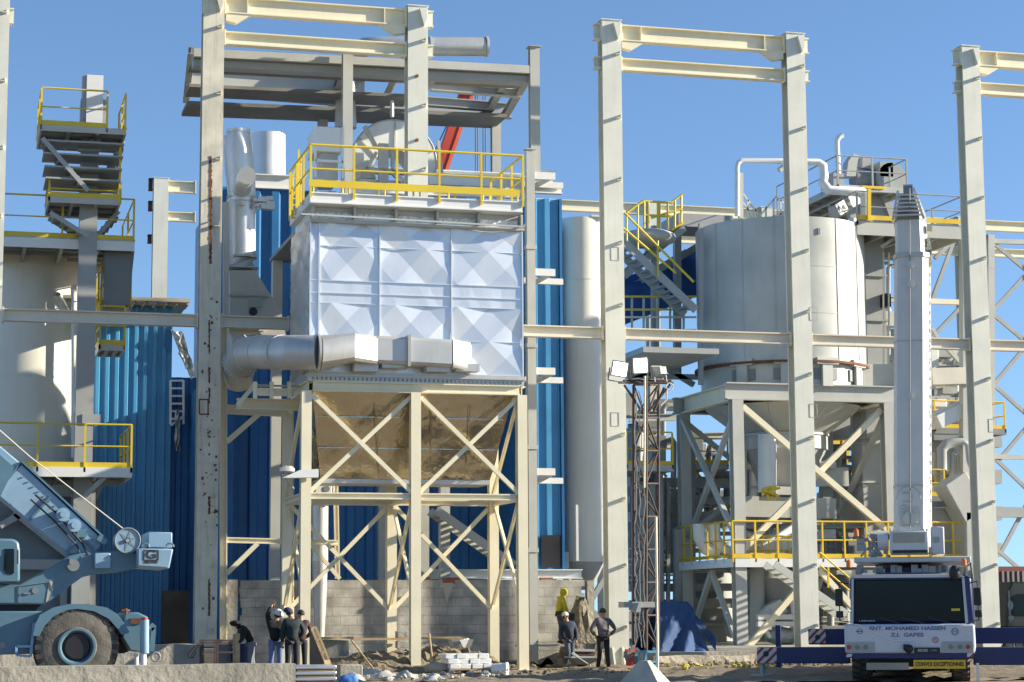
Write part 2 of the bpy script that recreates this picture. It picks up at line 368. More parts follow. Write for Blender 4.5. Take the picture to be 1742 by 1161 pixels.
# ---------------------------------------------------------------- front row of columns
HT = 19.41; ZM = 9.85
cl_px = [117, 222, 325, 430, 533, 640, 748, 855, 965, 1068]
CLZ = [P(1376, y, 0).z for y in cl_px]
col_lab = ['pale steel column cut off at the left edge of the photo', 'weathered steel column with a long vertical rust stain, left of the silver ducts',
 'pale steel column rising above the yellow walkway of the dust filter', 'tall pale steel column between the white silo and the floodlight mast',
 'tall pale steel column in front of the big round tank', 'tall pale steel column at the right, just behind the crane truck', 'steel column of the front row just outside the right edge', 'steel column two bays outside the right edge', 'steel column three bays outside the right edge']
for i in range(9):
    X = 6*i; z0 = 0 if i in (3,) else (.42 if i > 3 else (.70 if i < 2 else 9.2))
    cm = M['column_old'] if i == 1 else M['column']
    y0 = .26
    c = thing('steel_column', col_lab[i], 'steel column', (X, y0, z0), 'front row of tall steel columns')
    mb = MB(); mb.ibar((X, y0, z0), (X, y0, HT), .5, .60, n=(1, 0, 0), tf=.05, tw=.05)
    mb.box((X-.30, y0-.2, HT-.6), (X-.27, y0+.2, HT-.003)); mb.box((X+.27, y0-.2, HT-.6), (X+.30, y0+.2, HT-.003))
    obj('shaft', mb, cm, c)
    obj('cap_plate', MB().box((X-.33, y0-.28, HT), (X+.33, y0+.28, HT+.03)), cm, c)
    if z0 < 1: obj('base_plate', MB().box((X-.42, y0-.4, z0), (X+.42, y0+.4, z0+.04)), M['rust'], c)
    # haunch bracket at the top of the front flange and the cleats below
    h = MB().prism([(X+.02, .008, HT-.10), (X+.24, .008, HT-.1), (X+.24, .008, HT-.42), (X+.16, .008, HT-.62)], (0, -.14, 0))
    obj('top_bracket', h, cm, c)
    for k, z in enumerate(CLZ):
        if z < z0+.3 or (i == 1 and k in (4, 5, 6)): continue
        cb = MB().box((X+.08, -.17, z), (X+.22, .008, z+.02)); cb.box((X+.20, -.15, z+.02), (X+.215, .008, z+.12))
        obj('cleat', cb, cm, c)
    if i in (0, 3, 5):
        for z, hh in ((HT-.33, .5), (HT-1.3, .36)): obj('beam_stub', MB().ibar((X-.30, y0, z), (X-.5, y0, z), hh, .3), cm, c)
    if i in (2, 4):
        for z, hh in ((HT-.33, .5), (HT-1.3, .36)): obj('beam_stub', MB().ibar((X+.30, y0, z), (X+.5, y0, z), hh, .3), cm, c)
    if i == 0:
        for z in (HT-1.1,): obj('beam_stub', MB().ibar((X+.30, y0, z), (X+.42, y0, z), .45, .3), cm, c)
    if i == 1:
        rd = random.Random(3); st = MB()
        for ya, yb, xw in ((266, 450, 5), (545, 605, 3), (625, 655, 4), (660, 690, 3), (733, 736, 3), (742, 746, 3), (754, 762, 2), (772, 776, 3), (845, 878, 4), (985, 1050, 4)):
            y = ya; L_ = []; R2 = []
            while y < yb:
                cxp = 358+rd.uniform(-.7, .7)-(0 if ya < 500 else 2); ww = xw*.5*rd.uniform(.5, 1.25)
                L_.append(P(cxp-ww, y, .0)); R2.append(P(cxp+ww, y, .0)); y += 3
            if len(L_) < 2: L_.append(P(356, yb, 0)); R2.append(P(359, yb, 0))
            if len(L_) >= 2: st.prism(L_+R2[::-1], (0, .008, 0))
        for a, b in (((339, 680), (339, 704)), ((339, 680), (354, 680)), ((354, 680), (354, 706)), ((339, 705), (356, 705))): st.bar(P(*a, .0), P(*b, .0), .035, .01)
        for k in range(46):
            px = rd.uniform(341, 371); py = rd.choice([rd.uniform(480, 1040), rd.uniform(700, 900)]); s = rd.uniform(.01, .035)
            q = P(px, py, 0); st.box((q.x-s, -.002, q.z-s*rd.uniform(.5, 2)), (q.x+s, .008, q.z+s))
        obj('rust_stain', st, M['rust'], c)
    if i in (2,):
        for py in (130, 239):
            q = P(709, py, 0); obj('bolt', MB().tube([(q.x, .01, q.z), (q.x, -.06, q.z)], .05, 8), M['rust'], c)
    if 2 < i < 6:
        for py in ((545, 710) if i == 4 else (725, 443) if i == 3 else (457, 735)):
            q = P({3: 1040, 4: 1378, 5: 1683}[i], py, 0)
            pl = MB()
            for a, b in (((0, 0), (.24, 0)), ((.24, 0), (.24, .4)), ((.24, .4), (0, .4)), ((0, .4), (0, 0))): pl.bar((q.x+a[0], .004, q.z+a[1]), (q.x+b[0], .004, q.z+b[1]), .012, .01)
            obj('weld_outline', pl, M['grey'], c)

def beam(i, z, h, label, b=.3, y=.26, haunch=False, m='beam', x0=None, x1=None, name='steel_beam', grp='beams between the front columns'):
    a = 6*i+.36 if x0 is None else x0; e = 6*(i+1)-.36 if x1 is None else x1
    t = thing(name, label, 'steel beam', ((a+e)/2, y, z-h/2), grp)
    obj('girder', MB().ibar((a, y, z), (e, y, z), h, b), M[m], t)
    pl = MB().box((a-.04, y-b/2-.02, z-h/2-.04), (a, y+b/2+.02, z+h/2+.04)); pl.box((e, y-b/2-.02, z-h/2-.04), (e+.04, y+b/2+.02, z+h/2+.04))
    obj('end_plate', pl, M[m], t)
    if haunch:
        hm = MB()
        for s, e0 in ((1, a), (-1, e)):
            hm.prism([(e0, y-.12, z-h/2), (e0+s*.75, y-.12, z-h/2), (e0+s*.3, y-.12, z-h/2-.28), (e0, y-.12, z-h/2-.22)], (0, .24, 0))
            hm.box((e0+s*.62-.015, y-b/2+.004, z-h/2+.03), (e0+s*.62+.015, y+b/2-.004, z+h/2-.03))
        obj('haunch', hm, M[m], t)
    return t
where = {1: 'above the silver ducts', 3: 'above the white silo and tank', 5: 'at the top right corner of the photo', 7: 'outside the right edge'}
for i in (1, 3, 5, 7):
    beam(i, HT-.33, .50, 'upper of two cream beams with haunched ends, ' + where[i], haunch=True, m='cream')
    beam(i, HT-1.31, .38, 'lower of two cream top beams ' + where[i], m='cream')
mid = ['long cream beam across the left silo and blue shed', 'rusty cream beam between the rust-stained column and the dust filter',
       'cream beam between the dust filter and the white silo column', 'cream beam crossing in front of the stair and the tank', 'cream beam crossing the tank behind the white crane boom', 'cream beam at the right edge against the sky and zigzag bracing']
for i in range(6):
    x0 = x1 = None
    if i == 1: x1 = P(491, 545, 0).x
    if i == 2: x0 = P(886, 560, 0).x
    beam(i, ZM, .34, mid[i], m='beam', x0=x0, x1=x1)

# ---------------------------------------------------------------- rear row of columns
YB = 26
rb = [(273, 22, 303), (1112, 17, 337), (1306, 13, 351)]
zt = P(273, 303, YB).z
zr = [zt, P(273, 343, YB).z]
xa = P(273, 400, YB).x; xb = P(1112, 400, YB).x; xc = P(1306, 400, YB).x; sp = xc-xb
rl = ['slender pale column behind the blue shed roof on the left', 'pale rear column behind the yellow stair landing', 'pale rear column rising behind the tank rim', 'rear column at the right behind the zigzag bracing']
xr = [xa, xb, xc, P(1640, 400, YB).x]
for k, x in enumerate(xr):
    c = thing('steel_column', rl[k], 'steel column', (x, YB+.25, .4), 'rear row of steel columns')
    obj('shaft', MB().ibar((x, YB+.25, .4), (x, YB+.25, zt), .5, .52 if k else .60, n=(1, 0, 0), tf=.05), M['column'], c)
    cp = MB().box((x-.34, YB-.02, zt), (x+.34, YB+.52, zt+.03)); obj('cap_plate', cp, M['column'], c)
    if k == 0:
        for z, h in ((zt-.25, .5), (zt-1.15, .4), (P(273, 406, YB).z, .35)):
            obj('beam_stub', MB().ibar((x-.33, YB+.25, z), (x-.5, YB+.25, z), h, .3), M['rust'], c)
for k, (x0, x1) in enumerate(((xa, P(345, 320, YB).x), (P(900, 320, YB).x, xb), (xb, xc), (xc, xr[3]), (xr[3], xr[3]+9))):
    lab = ['on the left behind the rusty column', 'between the blue shed and the stair landing', 'behind the yellow stair landing', 'behind the tank rim and crane boom', 'at the right edge of the photo'][k]
    zz0 = zt-.3; dz = (0 if k < 1 else 0)
    beam(0, zz0, .48, 'upper rear cream beam ' + lab, x0=x0+.3, x1=x1-.3, y=YB+.25, m='cream', grp='beams between the rear columns')
    beam(0, zz0-1.25, .38, 'lower rear cream beam ' + lab, x0=x0+.3, x1=x1-.3, y=YB+.25, m='cream', grp='beams between the rear columns')

# ---------------------------------------------------------------- bag filter
YF, YK = -3.6, -.5
def F(px, py, Y=YF): return P(px, py, Y)
fx = [F(527, 500).x, F(888, 500).x]; zb = F(706, 636).z; ztop = F(706, 383).z
flt = thing('dust_filter', 'big quilted metal dust filter on braced cream legs with yellow walkway on top', 'dust filter', (F(706, 900).x, -2, 0))
rd = random.Random(5)
rows = [(F(706, y).z) for y in (383, 425, 483)], [(F(706, y).z) for y in (504, 521, 579, 636)]
cw = (fx[1]-fx[0])/6.75
def quilt(mb, ub, rowz, org, du, amp, nrm):
    # cross-broken sheets: the creases run corner to corner, so the facets read as diamonds
    nx = len(ub)-1; nz = len(rowz)-1; nr = Vector(nrm); cor = {}; cen = {}
    fa = {k: amp*(1 if k % 2 else -1)*rd.uniform(.45, 1.2) for k in range(-20, 30)}; ga = {k: amp*(1 if k % 2 else -1)*rd.uniform(.45, 1.2) for k in range(-20, 30)}
    def pt(u, z, h): p_ = org+du*u; return Vector((p_.x, p_.y, z))+nr*(h+amp)
    for i in range(nx+1):
        for j in range(nz+1): cor[i, j] = pt(ub[i], rowz[j], fa[i+j]+ga[i-j])
    for i in range(nx):
        for j in range(nz): cen[i, j] = pt((ub[i]+ub[i+1])/2, (rowz[j]+rowz[j+1])/2, fa[i+j+1]+ga[i-j])
    def face(*ps): mb.add(ps, [tuple(range(len(ps)))])
    for i in range(nx+1):
        for j in range(nz):
            l = cen.get((i-1, j)); r = cen.get((i, j))
            if l and r: face(l, cor[i, j], r, cor[i, j+1])
            elif r: face(cor[i, j], r, cor[i, j+1])
            elif l: face(l, cor[i, j], cor[i, j+1])
    for i in range(nx):
        for j in range(nz+1):
            u_ = cen.get((i, j-1)); d_ = cen.get((i, j))
            if u_ and d_: face(u_, cor[i, j], d_, cor[i+1, j])
            elif d_: face(cor[i, j], d_, cor[i+1, j])
            elif u_: face(u_, cor[i, j], cor[i+1, j])
ub = [max(0, cw*(k-.35)) for k in range(0, 8)]; ub[-1] = fx[1]-fx[0]
mb = MB(); org = Vector((fx[0], YF, 0)); du = Vector((1, 0, 0))
quilt(mb, ub, rows[0], org, du, .022, (0, -1, 0)); quilt(mb, ub, rows[1][1:], org, du, .022, (0, -1, 0))
zz = [rows[0][2], rows[1][1]]
mb.grid(lambda u, v: (fx[0]+u*(fx[1]-fx[0]), YF-.012-.02*rd.random(), zz[0]+(zz[1]-zz[0])*v), 20, 1)
obj('front_cladding', mb, M['quilt'], flt, smooth=0)
mb = MB(); SW = YK-YF
mb.grid(lambda u, v: (fx[0]-.01-(.07*math.sin(v*25+u*9)*math.sin(u*math.pi*3)**2 + .03*rd.random()), YK-u*SW, zb+(ztop-zb)*v), 9, 40)
obj('side_cladding', mb, M['duct'], flt, smooth=25)
mb = MB().box((fx[0]+.02, YF+.03, zb), (fx[1]-.02, YK, ztop+.1)); obj('casing', mb, M['alu'], flt)
mb = MB()
for px in (645, 767):
    x = F(px, 500).x; mb.box((x-.012, YF-.07, zb), (x+.02, YF-.005, ztop))
for x in (fx[0], fx[0]+.24, fx[1]): mb.box((x-.02, YF-.07, zb), (x+.02, YF-.003, ztop))
for y in (383, 483, 504, 636): z = F(706, y).z; mb.box((fx[0], YF-.06, z-.012), (fx[1], YF-.006, z+.012))
for y in (425, 521, 579): z = F(706, y).z; mb.box((fx[0], YF-.05, z-.006), (fx[1], YF-.006, z+.006))
obj('seam_strip', mb, M['quilt'], flt)
# plenum with open compartments
z1, z2 = F(706, 360).z, F(706, 383).z
obj('plenum', MB().box((fx[0]+.1, YF+.22, z2), (fx[1]-.05, YK, z1+.3)), M['white'], flt)
mb = MB(); wm = MB()
for k in range(5):
    px = 532+k*(884-532)/5
    x = F(px, 365).x; mb.box((x-.03, YF-.12, z2), (x+.03, YF+.22, z1+.02))
    x2 = F(px+70, 365).x
    if k < 5:
        def wf(u, v, x=x, x2=x2): return (x+.05+(x2-x-.1)*u, YF+.1-.12*rd.random()*(v > .3), z2+.02+(z1-z2-.16)*v)
        wm.grid(wf, 14, 3)
mb.box((fx[1]-.05, YF-.12, z2), (fx[1]+.01, YF+.22, z1+.02))
obj('compartment_divider', mb, M['lgrey'], flt); obj('filter_wadding', wm, M['white'], flt, smooth=0)
mb = MB().bar((fx[0]-.3, YF-.32, z2+.1), (fx[1], YF-.32, z2+.02), .045); mb.bar((fx[0], YF-.16, z2-.02), (fx[1]+.02, YF-.16, z2-.04), .07, .16)
for k in range(6): x = fx[0]+k*(fx[1]-fx[0])/5; mb.bar((x, YF-.34, z2+.07), (x, YF-.05, z2+.07), .04)
obj('front_rail_pipe', mb, M['lgrey'], flt)
# walkway on top
zw0, zw1 = F(706, 361).z, F(706, 341).z
YW = YF-.28
wx = [F(527, 340, YW).x, F(888, 350, YW).x]
wk = obj('walkway', MB().box((wx[0], YW, zw0+.05), (wx[1], YK, zw1+.02)), M['white'], flt)
obj('walkway_beam', MB().ibar((wx[0], YW-.04, (zw0+zw1)/2+.04), (wx[1], YW-.04, (zw0+zw1)/2+.04), .30, .12), M['white'], flt)
hh = F(706, 256, YW).z-zw1-.02
rail(flt, [(wx[0], YK, zw1), (wx[0], YW-.1, zw1), (wx[1], YW-.1, zw1), (wx[1], YK, zw1)], h=hh, r=.035, step=1.2, toe=False)
yt = MB().bar((wx[0]-.05, YW-.12, F(706, 322, YW).z), (wx[1]-.1, YW-.12, F(706, 322, YW).z), .19, .03)
obj('toe_board', yt, M['yellow'], flt)
for k in range(6):
    x0_ = wx[0]+.15+k*(wx[1]-wx[0])/6; x1_ = x0_+.8; za = F(706, 334, YW).z; zb_ = F(706, 311, YW).z; yy = YW+.35
    obj('hoop_handle', MB().tube([(x0_, yy, za), (x0_, yy, zb_-.08), (x0_+.08, yy, zb_), (x1_-.08, yy, zb_), (x1_, yy, zb_-.08), (x1_, yy, za)], .028, 8), M['yellow'], flt)
# left access ladder with guard and its landing
YL = -1.5
lad = MB()
for px in (497, 508): lad.bar(P(px, 255 if px > 500 else 300, YL), P(px, 372, YL), .05)
for k in range(7): lad.bar(P(497, 305+k*11, YL), P(508, 305+k*11, YL), .03)
for a, b in (((497, 300), (526, 250)), ((497, 335), (526, 290)), ((497, 300), (497, 372)), ((512, 275), (512, 345)), ((497, 366), (509, 362))): lad.bar(P(*a, YL), P(*b, YL), .045)
obj('access_ladder', lad, M['yellow'], flt)
# trims under casing
z = F(706, 643).z
obj('support_flange', MB().box((fx[0]-.05, YF-.1, z-.16), (fx[1]+.02, YK+.05, z+.1)).box((fx[0]-.1, YF-.16, z-.02), (fx[1]+.05, YF-.08, z+.02)), M['duct'], flt)
mb = MB()
for k in range(48): x = fx[0]+.08+k*(fx[1]-fx[0]-.15)/47; mb.box((x-.015, YF-.14, z-.12), (x+.015, YF-.1, z-.05))
obj('flange_bolts', mb, M['dgrey'], flt)
zl = F(706, 661).z
for (a, b) in (((fx[0]+.1, YF, zl), (fx[1]-.1, YF, zl)), ((fx[0]+.1, YK, zl), (fx[1]-.1, YK, zl)), ((fx[0], YF+.1, zl), (fx[0], YK-.1, zl)), ((fx[1], YF+.1, zl), (fx[1], YK-.1, zl))):
    obj('top_beam', MB().ibar(a, b, .27, .22, n=(0, 1, 0) if a[1] == b[1] else (1, 0, 0)), M['cream'], flt)
lx = [F(519, 900).x, F(706, 900).x, F(888, 900).x]
def leg(x, y, z0, nm='leg'):
    return obj(nm, MB().ibar((x, y, z0), (x, y, zl-.13), .27, .27, n=(1, 0, 0), tf=.03), M['cream'], flt)
for x in lx: leg(x, YF, 0.03); leg(x, YK, .05)
bp = MB()
for x in lx: bp.box((x-.22, YF-.2, .06), (x+.22, YF+.2, .10))
obj('base_plate', bp, M['cream'], flt)
zm = F(706, 845).z; zm2 = zm
for y in (YF, YK):
    for a, b in zip(lx, lx[1:]):
        obj('tie_beam', MB().ibar((a+.14, y, zm), (b-.14, y, zm), .17, .16), M['cream'], flt)
for x in lx: obj('side_tie', MB().ibar((x, YF+.14, zm), (x, YK-.14, zm), .17, .16, n=(1, 0, 0)), M['cream'], flt)
def xb(a, b, dw=.11):
    a = Vector(a); b = Vector(b)
    return obj('brace', MB().angle(a, b, dw, n=(0, 1, 0) if abs((a-b).y) < .1 else (1, 0, 0)), M['cream'], flt)
ztp = zl-.24; zlo = F(706, 1035, YK).z
for a, b in zip(lx, lx[1:]):
    xb((a+.14, YF-.05, ztp), (b-.12, YF-.05, zm+.12)); xb((b-.12, YF+.05, ztp), (a+.14, YF+.05, zm+.12))
    xb((a+.1, YK-.05, zm-.12), (b-.1, YK-.05, zlo)); xb((b-.1, YK+.05, zm-.12), (a+.1, YK+.05, zlo))
for x in lx:
    xb((x-.05, YF+.1, zm-.1), (x-.05, YK-.1, zlo)); xb((x+.05, YK-.1, zm-.1), (x+.05, YF+.1, zlo))
    xb((x-.05, YF+.1, ztp), (x-.05, YK-.1, zm+.1)) if x != lx[1] else None
    for y in (YF,):
        gp = MB().box((x-.16, y-.16, zm-.14), (x+.16, y-.145, zm+.14)); 
        for dx in (-.09, .09):
            for dz in (-.08, .08): gp.tube([(x+dx, y-.16, zm+dz), (x+dx, y-.18, zm+dz)], .018, 6)
        if 0: obj('gusset', gp, M['cream'], flt)
# crinkled hopper
ht = zl+.06; hb = F(706, 812).z
n = 18; rings = []
hx0, hx1 = fx[0]+.12, fx[1]-.15
bx0, bx1 = F(548, 812, YF+.7).x, F(838, 812, YF+.7).x
def hop(side):
    def f(u, v):
        e = min(u, 1-u)*min(v*1.4, 1)*4; j = rd.uniform(-.1, .1)*min(1, e+.25)
        tx0 = hx0+(bx0-hx0)*v; tx1 = hx1+(bx1-hx1)*v; ty0 = YF+.28+(.75)*v; ty1 = YK-.05-(.75)*v; z = ht+(hb-ht)*v
        if side == 0: return (tx0+(tx1-tx0)*u, ty0+j, z)
        if side == 1: return (tx1+j, ty0+(ty1-ty0)*u, z)
        if side == 2: return (tx1+(tx0-tx1)*u, ty1+j, z)
        return (tx0+j, ty1+(ty0-ty1)*u, z)
    return f
mb = MB()
mb.grid(hop(0), 13, 6); mb.grid(hop(2), 8, 4); mb.grid(hop(1), 7, 9); mb.grid(hop(3), 7, 9)
obj('hopper', mb, M['crink'], flt, smooth=28)
sm = MB()
for k in range(1, 3):
    v = k/3; z = ht+(hb-ht)*v; y = YF+.28+.75*v-.06; sm.box((hx0+(bx0-hx0)*v, y-.01, z-.01), (hx1+(bx1-hx1)*v, y+.02, z+.01))
for px in (640, 735, 800): sm.bar(F(px, 690, YF+.25), F(690+(px-690)*.92, 808, YF+.95), .025, .02)
obj('hopper_seam', sm, M['crink'], flt)
y0h, y1h = YF+1.0, YK-.8
obj('hopper_outlet', MB().box((bx0, y0h, hb-.12), (bx1, y1h, hb)), M['duct'], flt)

# ---------------------------------------------------------------- rectangular duct and elbow in front of the filter
YD = YF-.75
dct = thing('inlet_duct', 'silver elbow duct curving from the left into a box duct along the dust filter front', 'duct', (P(600, 600, YD).x, YD, P(600, 600, YD).z))
def circ(c, r, n, ax):      # ring with axis ax
    ax = Vector(ax).normalized(); a = Vector((0, 0, 1)).cross(ax); a = a.normalized() if a.length > .01 else Vector((0, 1, 0)); b = ax.cross(a)
    return [Vector(c)+a*math.cos(t)*r+b*math.sin(t)*r for t in [2*math.pi*k/n for k in range(n)]]
s_ = mpp(500, YD); rr = 30*s_
pts = [P(407, 652, .6), P(405, 625, .2), P(416, 604, -.6), P(438, 599, -1.8), P(470, 600, -3.2), P(500, 600, -4.1), P(541, 600, YD)]
mb = MB().tube(pts[:1]+[pts[0].lerp(pts[1], .5)]+pts[1:], [rr*.85, rr*.9, rr*.95, rr, rr, rr, rr, rr], 28); obj('elbow', mb, M['duct'], dct)
gore = MB()
for k in (1, 2, 3, 4):
    q = pts[k].lerp(pts[k+1], .3); t_ = (pts[k+1]-pts[k]).normalized()*.03; gore.tube([q-t_, q+t_], rr*1.03, 28)
    for j in range(28):
        a_ = 2*math.pi*j/28; gore.box(tuple(circ(q, rr*1.05, 28, pts[k+1]-pts[k])[j]-Vector((.022, .022, .022))), tuple(circ(q, rr*1.05, 28, pts[k+1]-pts[k])[j]+Vector((.022, .022, .022)))) if k < 3 else None
obj('gore_bolts', gore, M['duct'], dct)['kind'] = 'stuff'
c0 = P(541, 600, YD)
obj('flange_ring', MB().tube([c0-Vector((.04, 0, 0)), c0+Vector((.03, 0, 0))], rr*1.06, 32), M['duct'], dct)
def rect(cx, y0, y1, z0, z1, n=28):
    out = []
    for k in range(n):
        t = 2*math.pi*k/n; c, s = math.cos(t), math.sin(t); m_ = max(abs(c), abs(s)); out.append(Vector((cx, (y0+y1)/2+(y1-y0)/2*(-c/m_), (z0+z1)/2+(z1-z0)/2*s/m_)))
    return out
def crc(cx, y, z, r, n=28): return [Vector((cx, y-math.cos(2*math.pi*k/n)*r, z+math.sin(2*math.pi*k/n)*r)) for k in range(n)]
xA, xB, xC, xD, xE = [P(p, 600, YD).x for p in (545, 600, 643, 772, 806)]
zT, zB = P(700, 572, YD).z, P(700, 618, YD).z
cz = c0.z
mb = MB().loft([crc(xA, YD, cz, rr), rect(xB, YD-.35, YF-.05, zB, zT+.02)]); obj('transition', mb, M['duct'], dct)
mb = MB().loft([rect(xB, YD-.35, YF-.05, zB, zT), rect(xC, YD+.05, YF-.05, zB-.03, zT-.02)]); mb.loft([rect(xC, YD+.05, YF-.05, zB, zT), rect(P(770, 600, YD).x, YD+.05, YF-.05, zB-.06, zT-.05)])
mb.loft([rect(xD, YD+.05, YF-.05, zB-.06, zT-.04), rect(xE, YD+.3, YF-.05, zB-.18, zT-.08)]); obj('box_duct', mb, M['duct'], dct)
xm = P(696, 600, YD).x
obj('duct_joint', MB().box((xm-.04, YD-.05, zB-.09), (xm+.04, YF-.04, zT+.03)), M['grey'], dct)
mb = MB()
for px, y_ in ((618, 634), (665, 628), (740, 634), (790, 634)):
    q = P(px, y_-4, YF-.2); mb.box((q.x-.3, YF-.5, q.z-.06), (q.x+.35, YF-.07, q.z+.14))
obj('nozzle_box', mb, M['duct'], dct)
# brackets under the elbow (pale support table)
fr = thing('duct_support', 'cream steel support frame under the silver elbow beside the rusty column', 'support frame', (P(430, 900, .9).x, .9, .1))
def fb(a, b, Y0, Y1=None, w_=.2, m='cream', kind='beam', ib=True):
    p = P(*a, Y0); q = P(*b, Y0 if Y1 is None else Y1)
    mbb = MB().ibar(p, q, w_, w_*.8) if ib else MB().bar(p, q, w_)
    return obj(kind, mbb, M[m], fr)
fb((380, 545), (380, 1088), .9, w_=.20, kind='post'); fb((571, 820), (574, 985), 1.5, w_=.14, kind='post')
fb((385, 697), (498, 702), .9, w_=.26); fb((385, 919), (575, 924), .9, w_=.16); fb((390, 563), (440, 565), .9, w_=.17)
fb((386, 752), (440, 705), .9, w_=.15, kind='brace', ib=False); fb((386, 976), (438, 925), .9, w_=.13, kind='brace', ib=False); fb((530, 928), (578, 985), .9, w_=.11, kind='brace', ib=False)
fb((403, 687), (520, 690), -1.2, w_=.30); fb((432, 656), (526, 658), -2.5, w_=.05); fb((436, 667), (500, 668), -2.5, w_=.20)
fb((404, 690), (436, 652), -1.5, w_=.12, kind='brace', ib=False); fb((492, 702), (524, 662), -1.2, w_=.13, kind='brace', ib=False)
fb((492, 690), (492, 1060), YK+.25, w_=.24, kind='post')
for px in (434, 462, 492): fb((px, 650), (px, 678), -2.55, w_=.10, ib=False, kind='clamp')
# ---------------------------------------------------------------- blue sheds
def cladding(x0, x1, z0, z1, Y, pitch, dep, duty=.5, zj=0):
    mb = MB(); xs = []; x = x0
    while x < x1-.01:
        p = pitch; a = p*duty*.5; s = p*.1
        xs += [(x, 0), (x+p*(1-duty)-s, 0), (x+p*(1-duty), -dep), (x+p-s, -dep)]; x += p
    xs = [q for q in xs if q[0] < x1] + [(x1, 0)]
    o = [(a, Y+b, z0) for a, b in xs]+[(a, Y+b, z1) for a, b in xs]; k = len(xs)
    mb.add(o, [(i, i+1, i+1+k, i+k) for i in range(k-1)]); return mb
YW2 = 6
a0, a1 = P(385, 600, YW2).x, P(953, 600, YW2).x
zt1, zb1 = P(700, 328, YW2).z, P(700, 972, YW2).z
shed = thing('blue_shed', 'tall blue clad building behind the dust filter', 'industrial shed', ((a0+a1)/2, YW2, .1))
abx = P(893, 600, YW2).x; YW3 = 11
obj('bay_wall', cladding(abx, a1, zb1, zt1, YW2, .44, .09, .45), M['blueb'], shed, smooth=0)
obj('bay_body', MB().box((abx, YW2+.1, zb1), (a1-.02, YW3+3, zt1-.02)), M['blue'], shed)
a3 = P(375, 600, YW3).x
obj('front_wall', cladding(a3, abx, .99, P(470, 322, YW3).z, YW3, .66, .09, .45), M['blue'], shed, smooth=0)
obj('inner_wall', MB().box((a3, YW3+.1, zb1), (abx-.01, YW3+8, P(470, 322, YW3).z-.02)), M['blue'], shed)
obj('corner_flashing', MB().box((a1-.03, YW2-.14, zb1), (a1+.06, YW2+.1, zt1)), M['blue'], shed)
obj('base_beam', MB().ibar((P(690, 970, YW2).x, YW2-.15, zb1-.1), (a1+.6, YW2-.15, zb1-.1), .3, .3), M['white'], shed)
for px in (650, 721):
    x = P(px, 900, YW2-.4).x; obj('wall_post', MB().ibar((x, YW2-.45, .1), (x, YW2-.45, P(px, 815, 5.5).z), .26, .26, n=(1, 0, 0)), M['lgrey'], shed)
x = P(943, 950, YW2-.15).x; obj('doorway', MB().box((x-.42, YW2-.12, P(943, 966, YW2).z), (x+.25, YW2-.10, P(943, 911, YW2).z)), M['black'], shed)
obj('roof_beam', MB().ibar(P(430, 309, YW3), P(500, 312, YW3), .5, .3), M['white'], shed)
obj('roof_beam', MB().ibar((P(735, 305, YW2).x, YW2, P(830, 308, YW2).z), (a1-.2, YW2, P(830, 308, YW2).z), .36, .3), M['white'], shed)
obj('roof_beam', MB().ibar((P(870, 325, 3).x, 3, P(900, 322, 3).z), (P(955, 325, 3).x, 3, P(900, 322, 3).z), .25, .25), M['white'], shed)
# left shed
YS = 9
b0, b1 = P(120, 700, YS).x, P(291, 700, YS).x
zs = P(250, 522, YS).z
ls = thing('blue_shed', 'lower blue corrugated shed with flat roof overhang at the left', 'industrial shed', ((b0+b1)/2, YS, .7))
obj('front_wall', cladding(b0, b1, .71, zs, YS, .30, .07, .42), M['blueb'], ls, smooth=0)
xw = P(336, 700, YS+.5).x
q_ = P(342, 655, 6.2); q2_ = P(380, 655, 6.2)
obj('added_shade_box', MB().box((q_.x, 6.2, .71), (q2_.x, YS+.4, q_.z)), M['blue'], ls)  # added box, mostly hidden by the column, to shade the lower shed wall
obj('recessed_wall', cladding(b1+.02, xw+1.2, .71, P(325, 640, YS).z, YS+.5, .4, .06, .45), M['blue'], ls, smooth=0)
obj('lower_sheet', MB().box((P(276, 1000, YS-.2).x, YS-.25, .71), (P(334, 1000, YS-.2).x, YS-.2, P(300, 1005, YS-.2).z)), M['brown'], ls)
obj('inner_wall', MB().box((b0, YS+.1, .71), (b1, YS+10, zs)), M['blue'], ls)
rx0, rx1 = P(215, 505, YS-.6).x, P(322, 505, YS-.9).x
zr_ = P(260, 505, YS).z
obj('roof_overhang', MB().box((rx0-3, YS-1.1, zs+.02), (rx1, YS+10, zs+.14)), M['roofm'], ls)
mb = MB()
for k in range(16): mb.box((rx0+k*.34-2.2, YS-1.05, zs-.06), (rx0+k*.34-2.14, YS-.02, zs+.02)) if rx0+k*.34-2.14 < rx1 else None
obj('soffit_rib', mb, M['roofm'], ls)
# torn cladding and inner ladder
rd = random.Random(11)
mb = MB()
def tornf(u, v):
    a = P(292, 562, YS-.3).lerp(P(322, 640, YS-.3), v); return a + Vector((u*.35*(1-.4*v), rd.uniform(-.15, .15), rd.uniform(-.08, .08)))
mb.grid(tornf, 3, 9); obj('torn_sheet', mb, M['alu'], ls, smooth=0)
mb = MB().grid(lambda u, v: P(298+8*u+rd.uniform(-1, 1), 697+v*70, YS-.35)+Vector((0, rd.uniform(-.1, .1), 0)), 3, 6); obj('hanging_sheet', mb, M['grey'], ls, smooth=0)
obj('flap', MB().prism([P(283, 566, YS-.12), P(291, 560, YS-.12), P(291, 600, YS-.12), P(279, 588, YS-.12)], (0, .03, 0)), M['blue'], ls)
mb = MB()
for px in (290, 312): mb.bar(P(px, 647, YS-.1), P(px, 722, YS-.1), .07)
for k in range(6): mb.bar(P(290, 648+k*13, YS-.1), P(312, 648+k*13, YS-.1), .06)
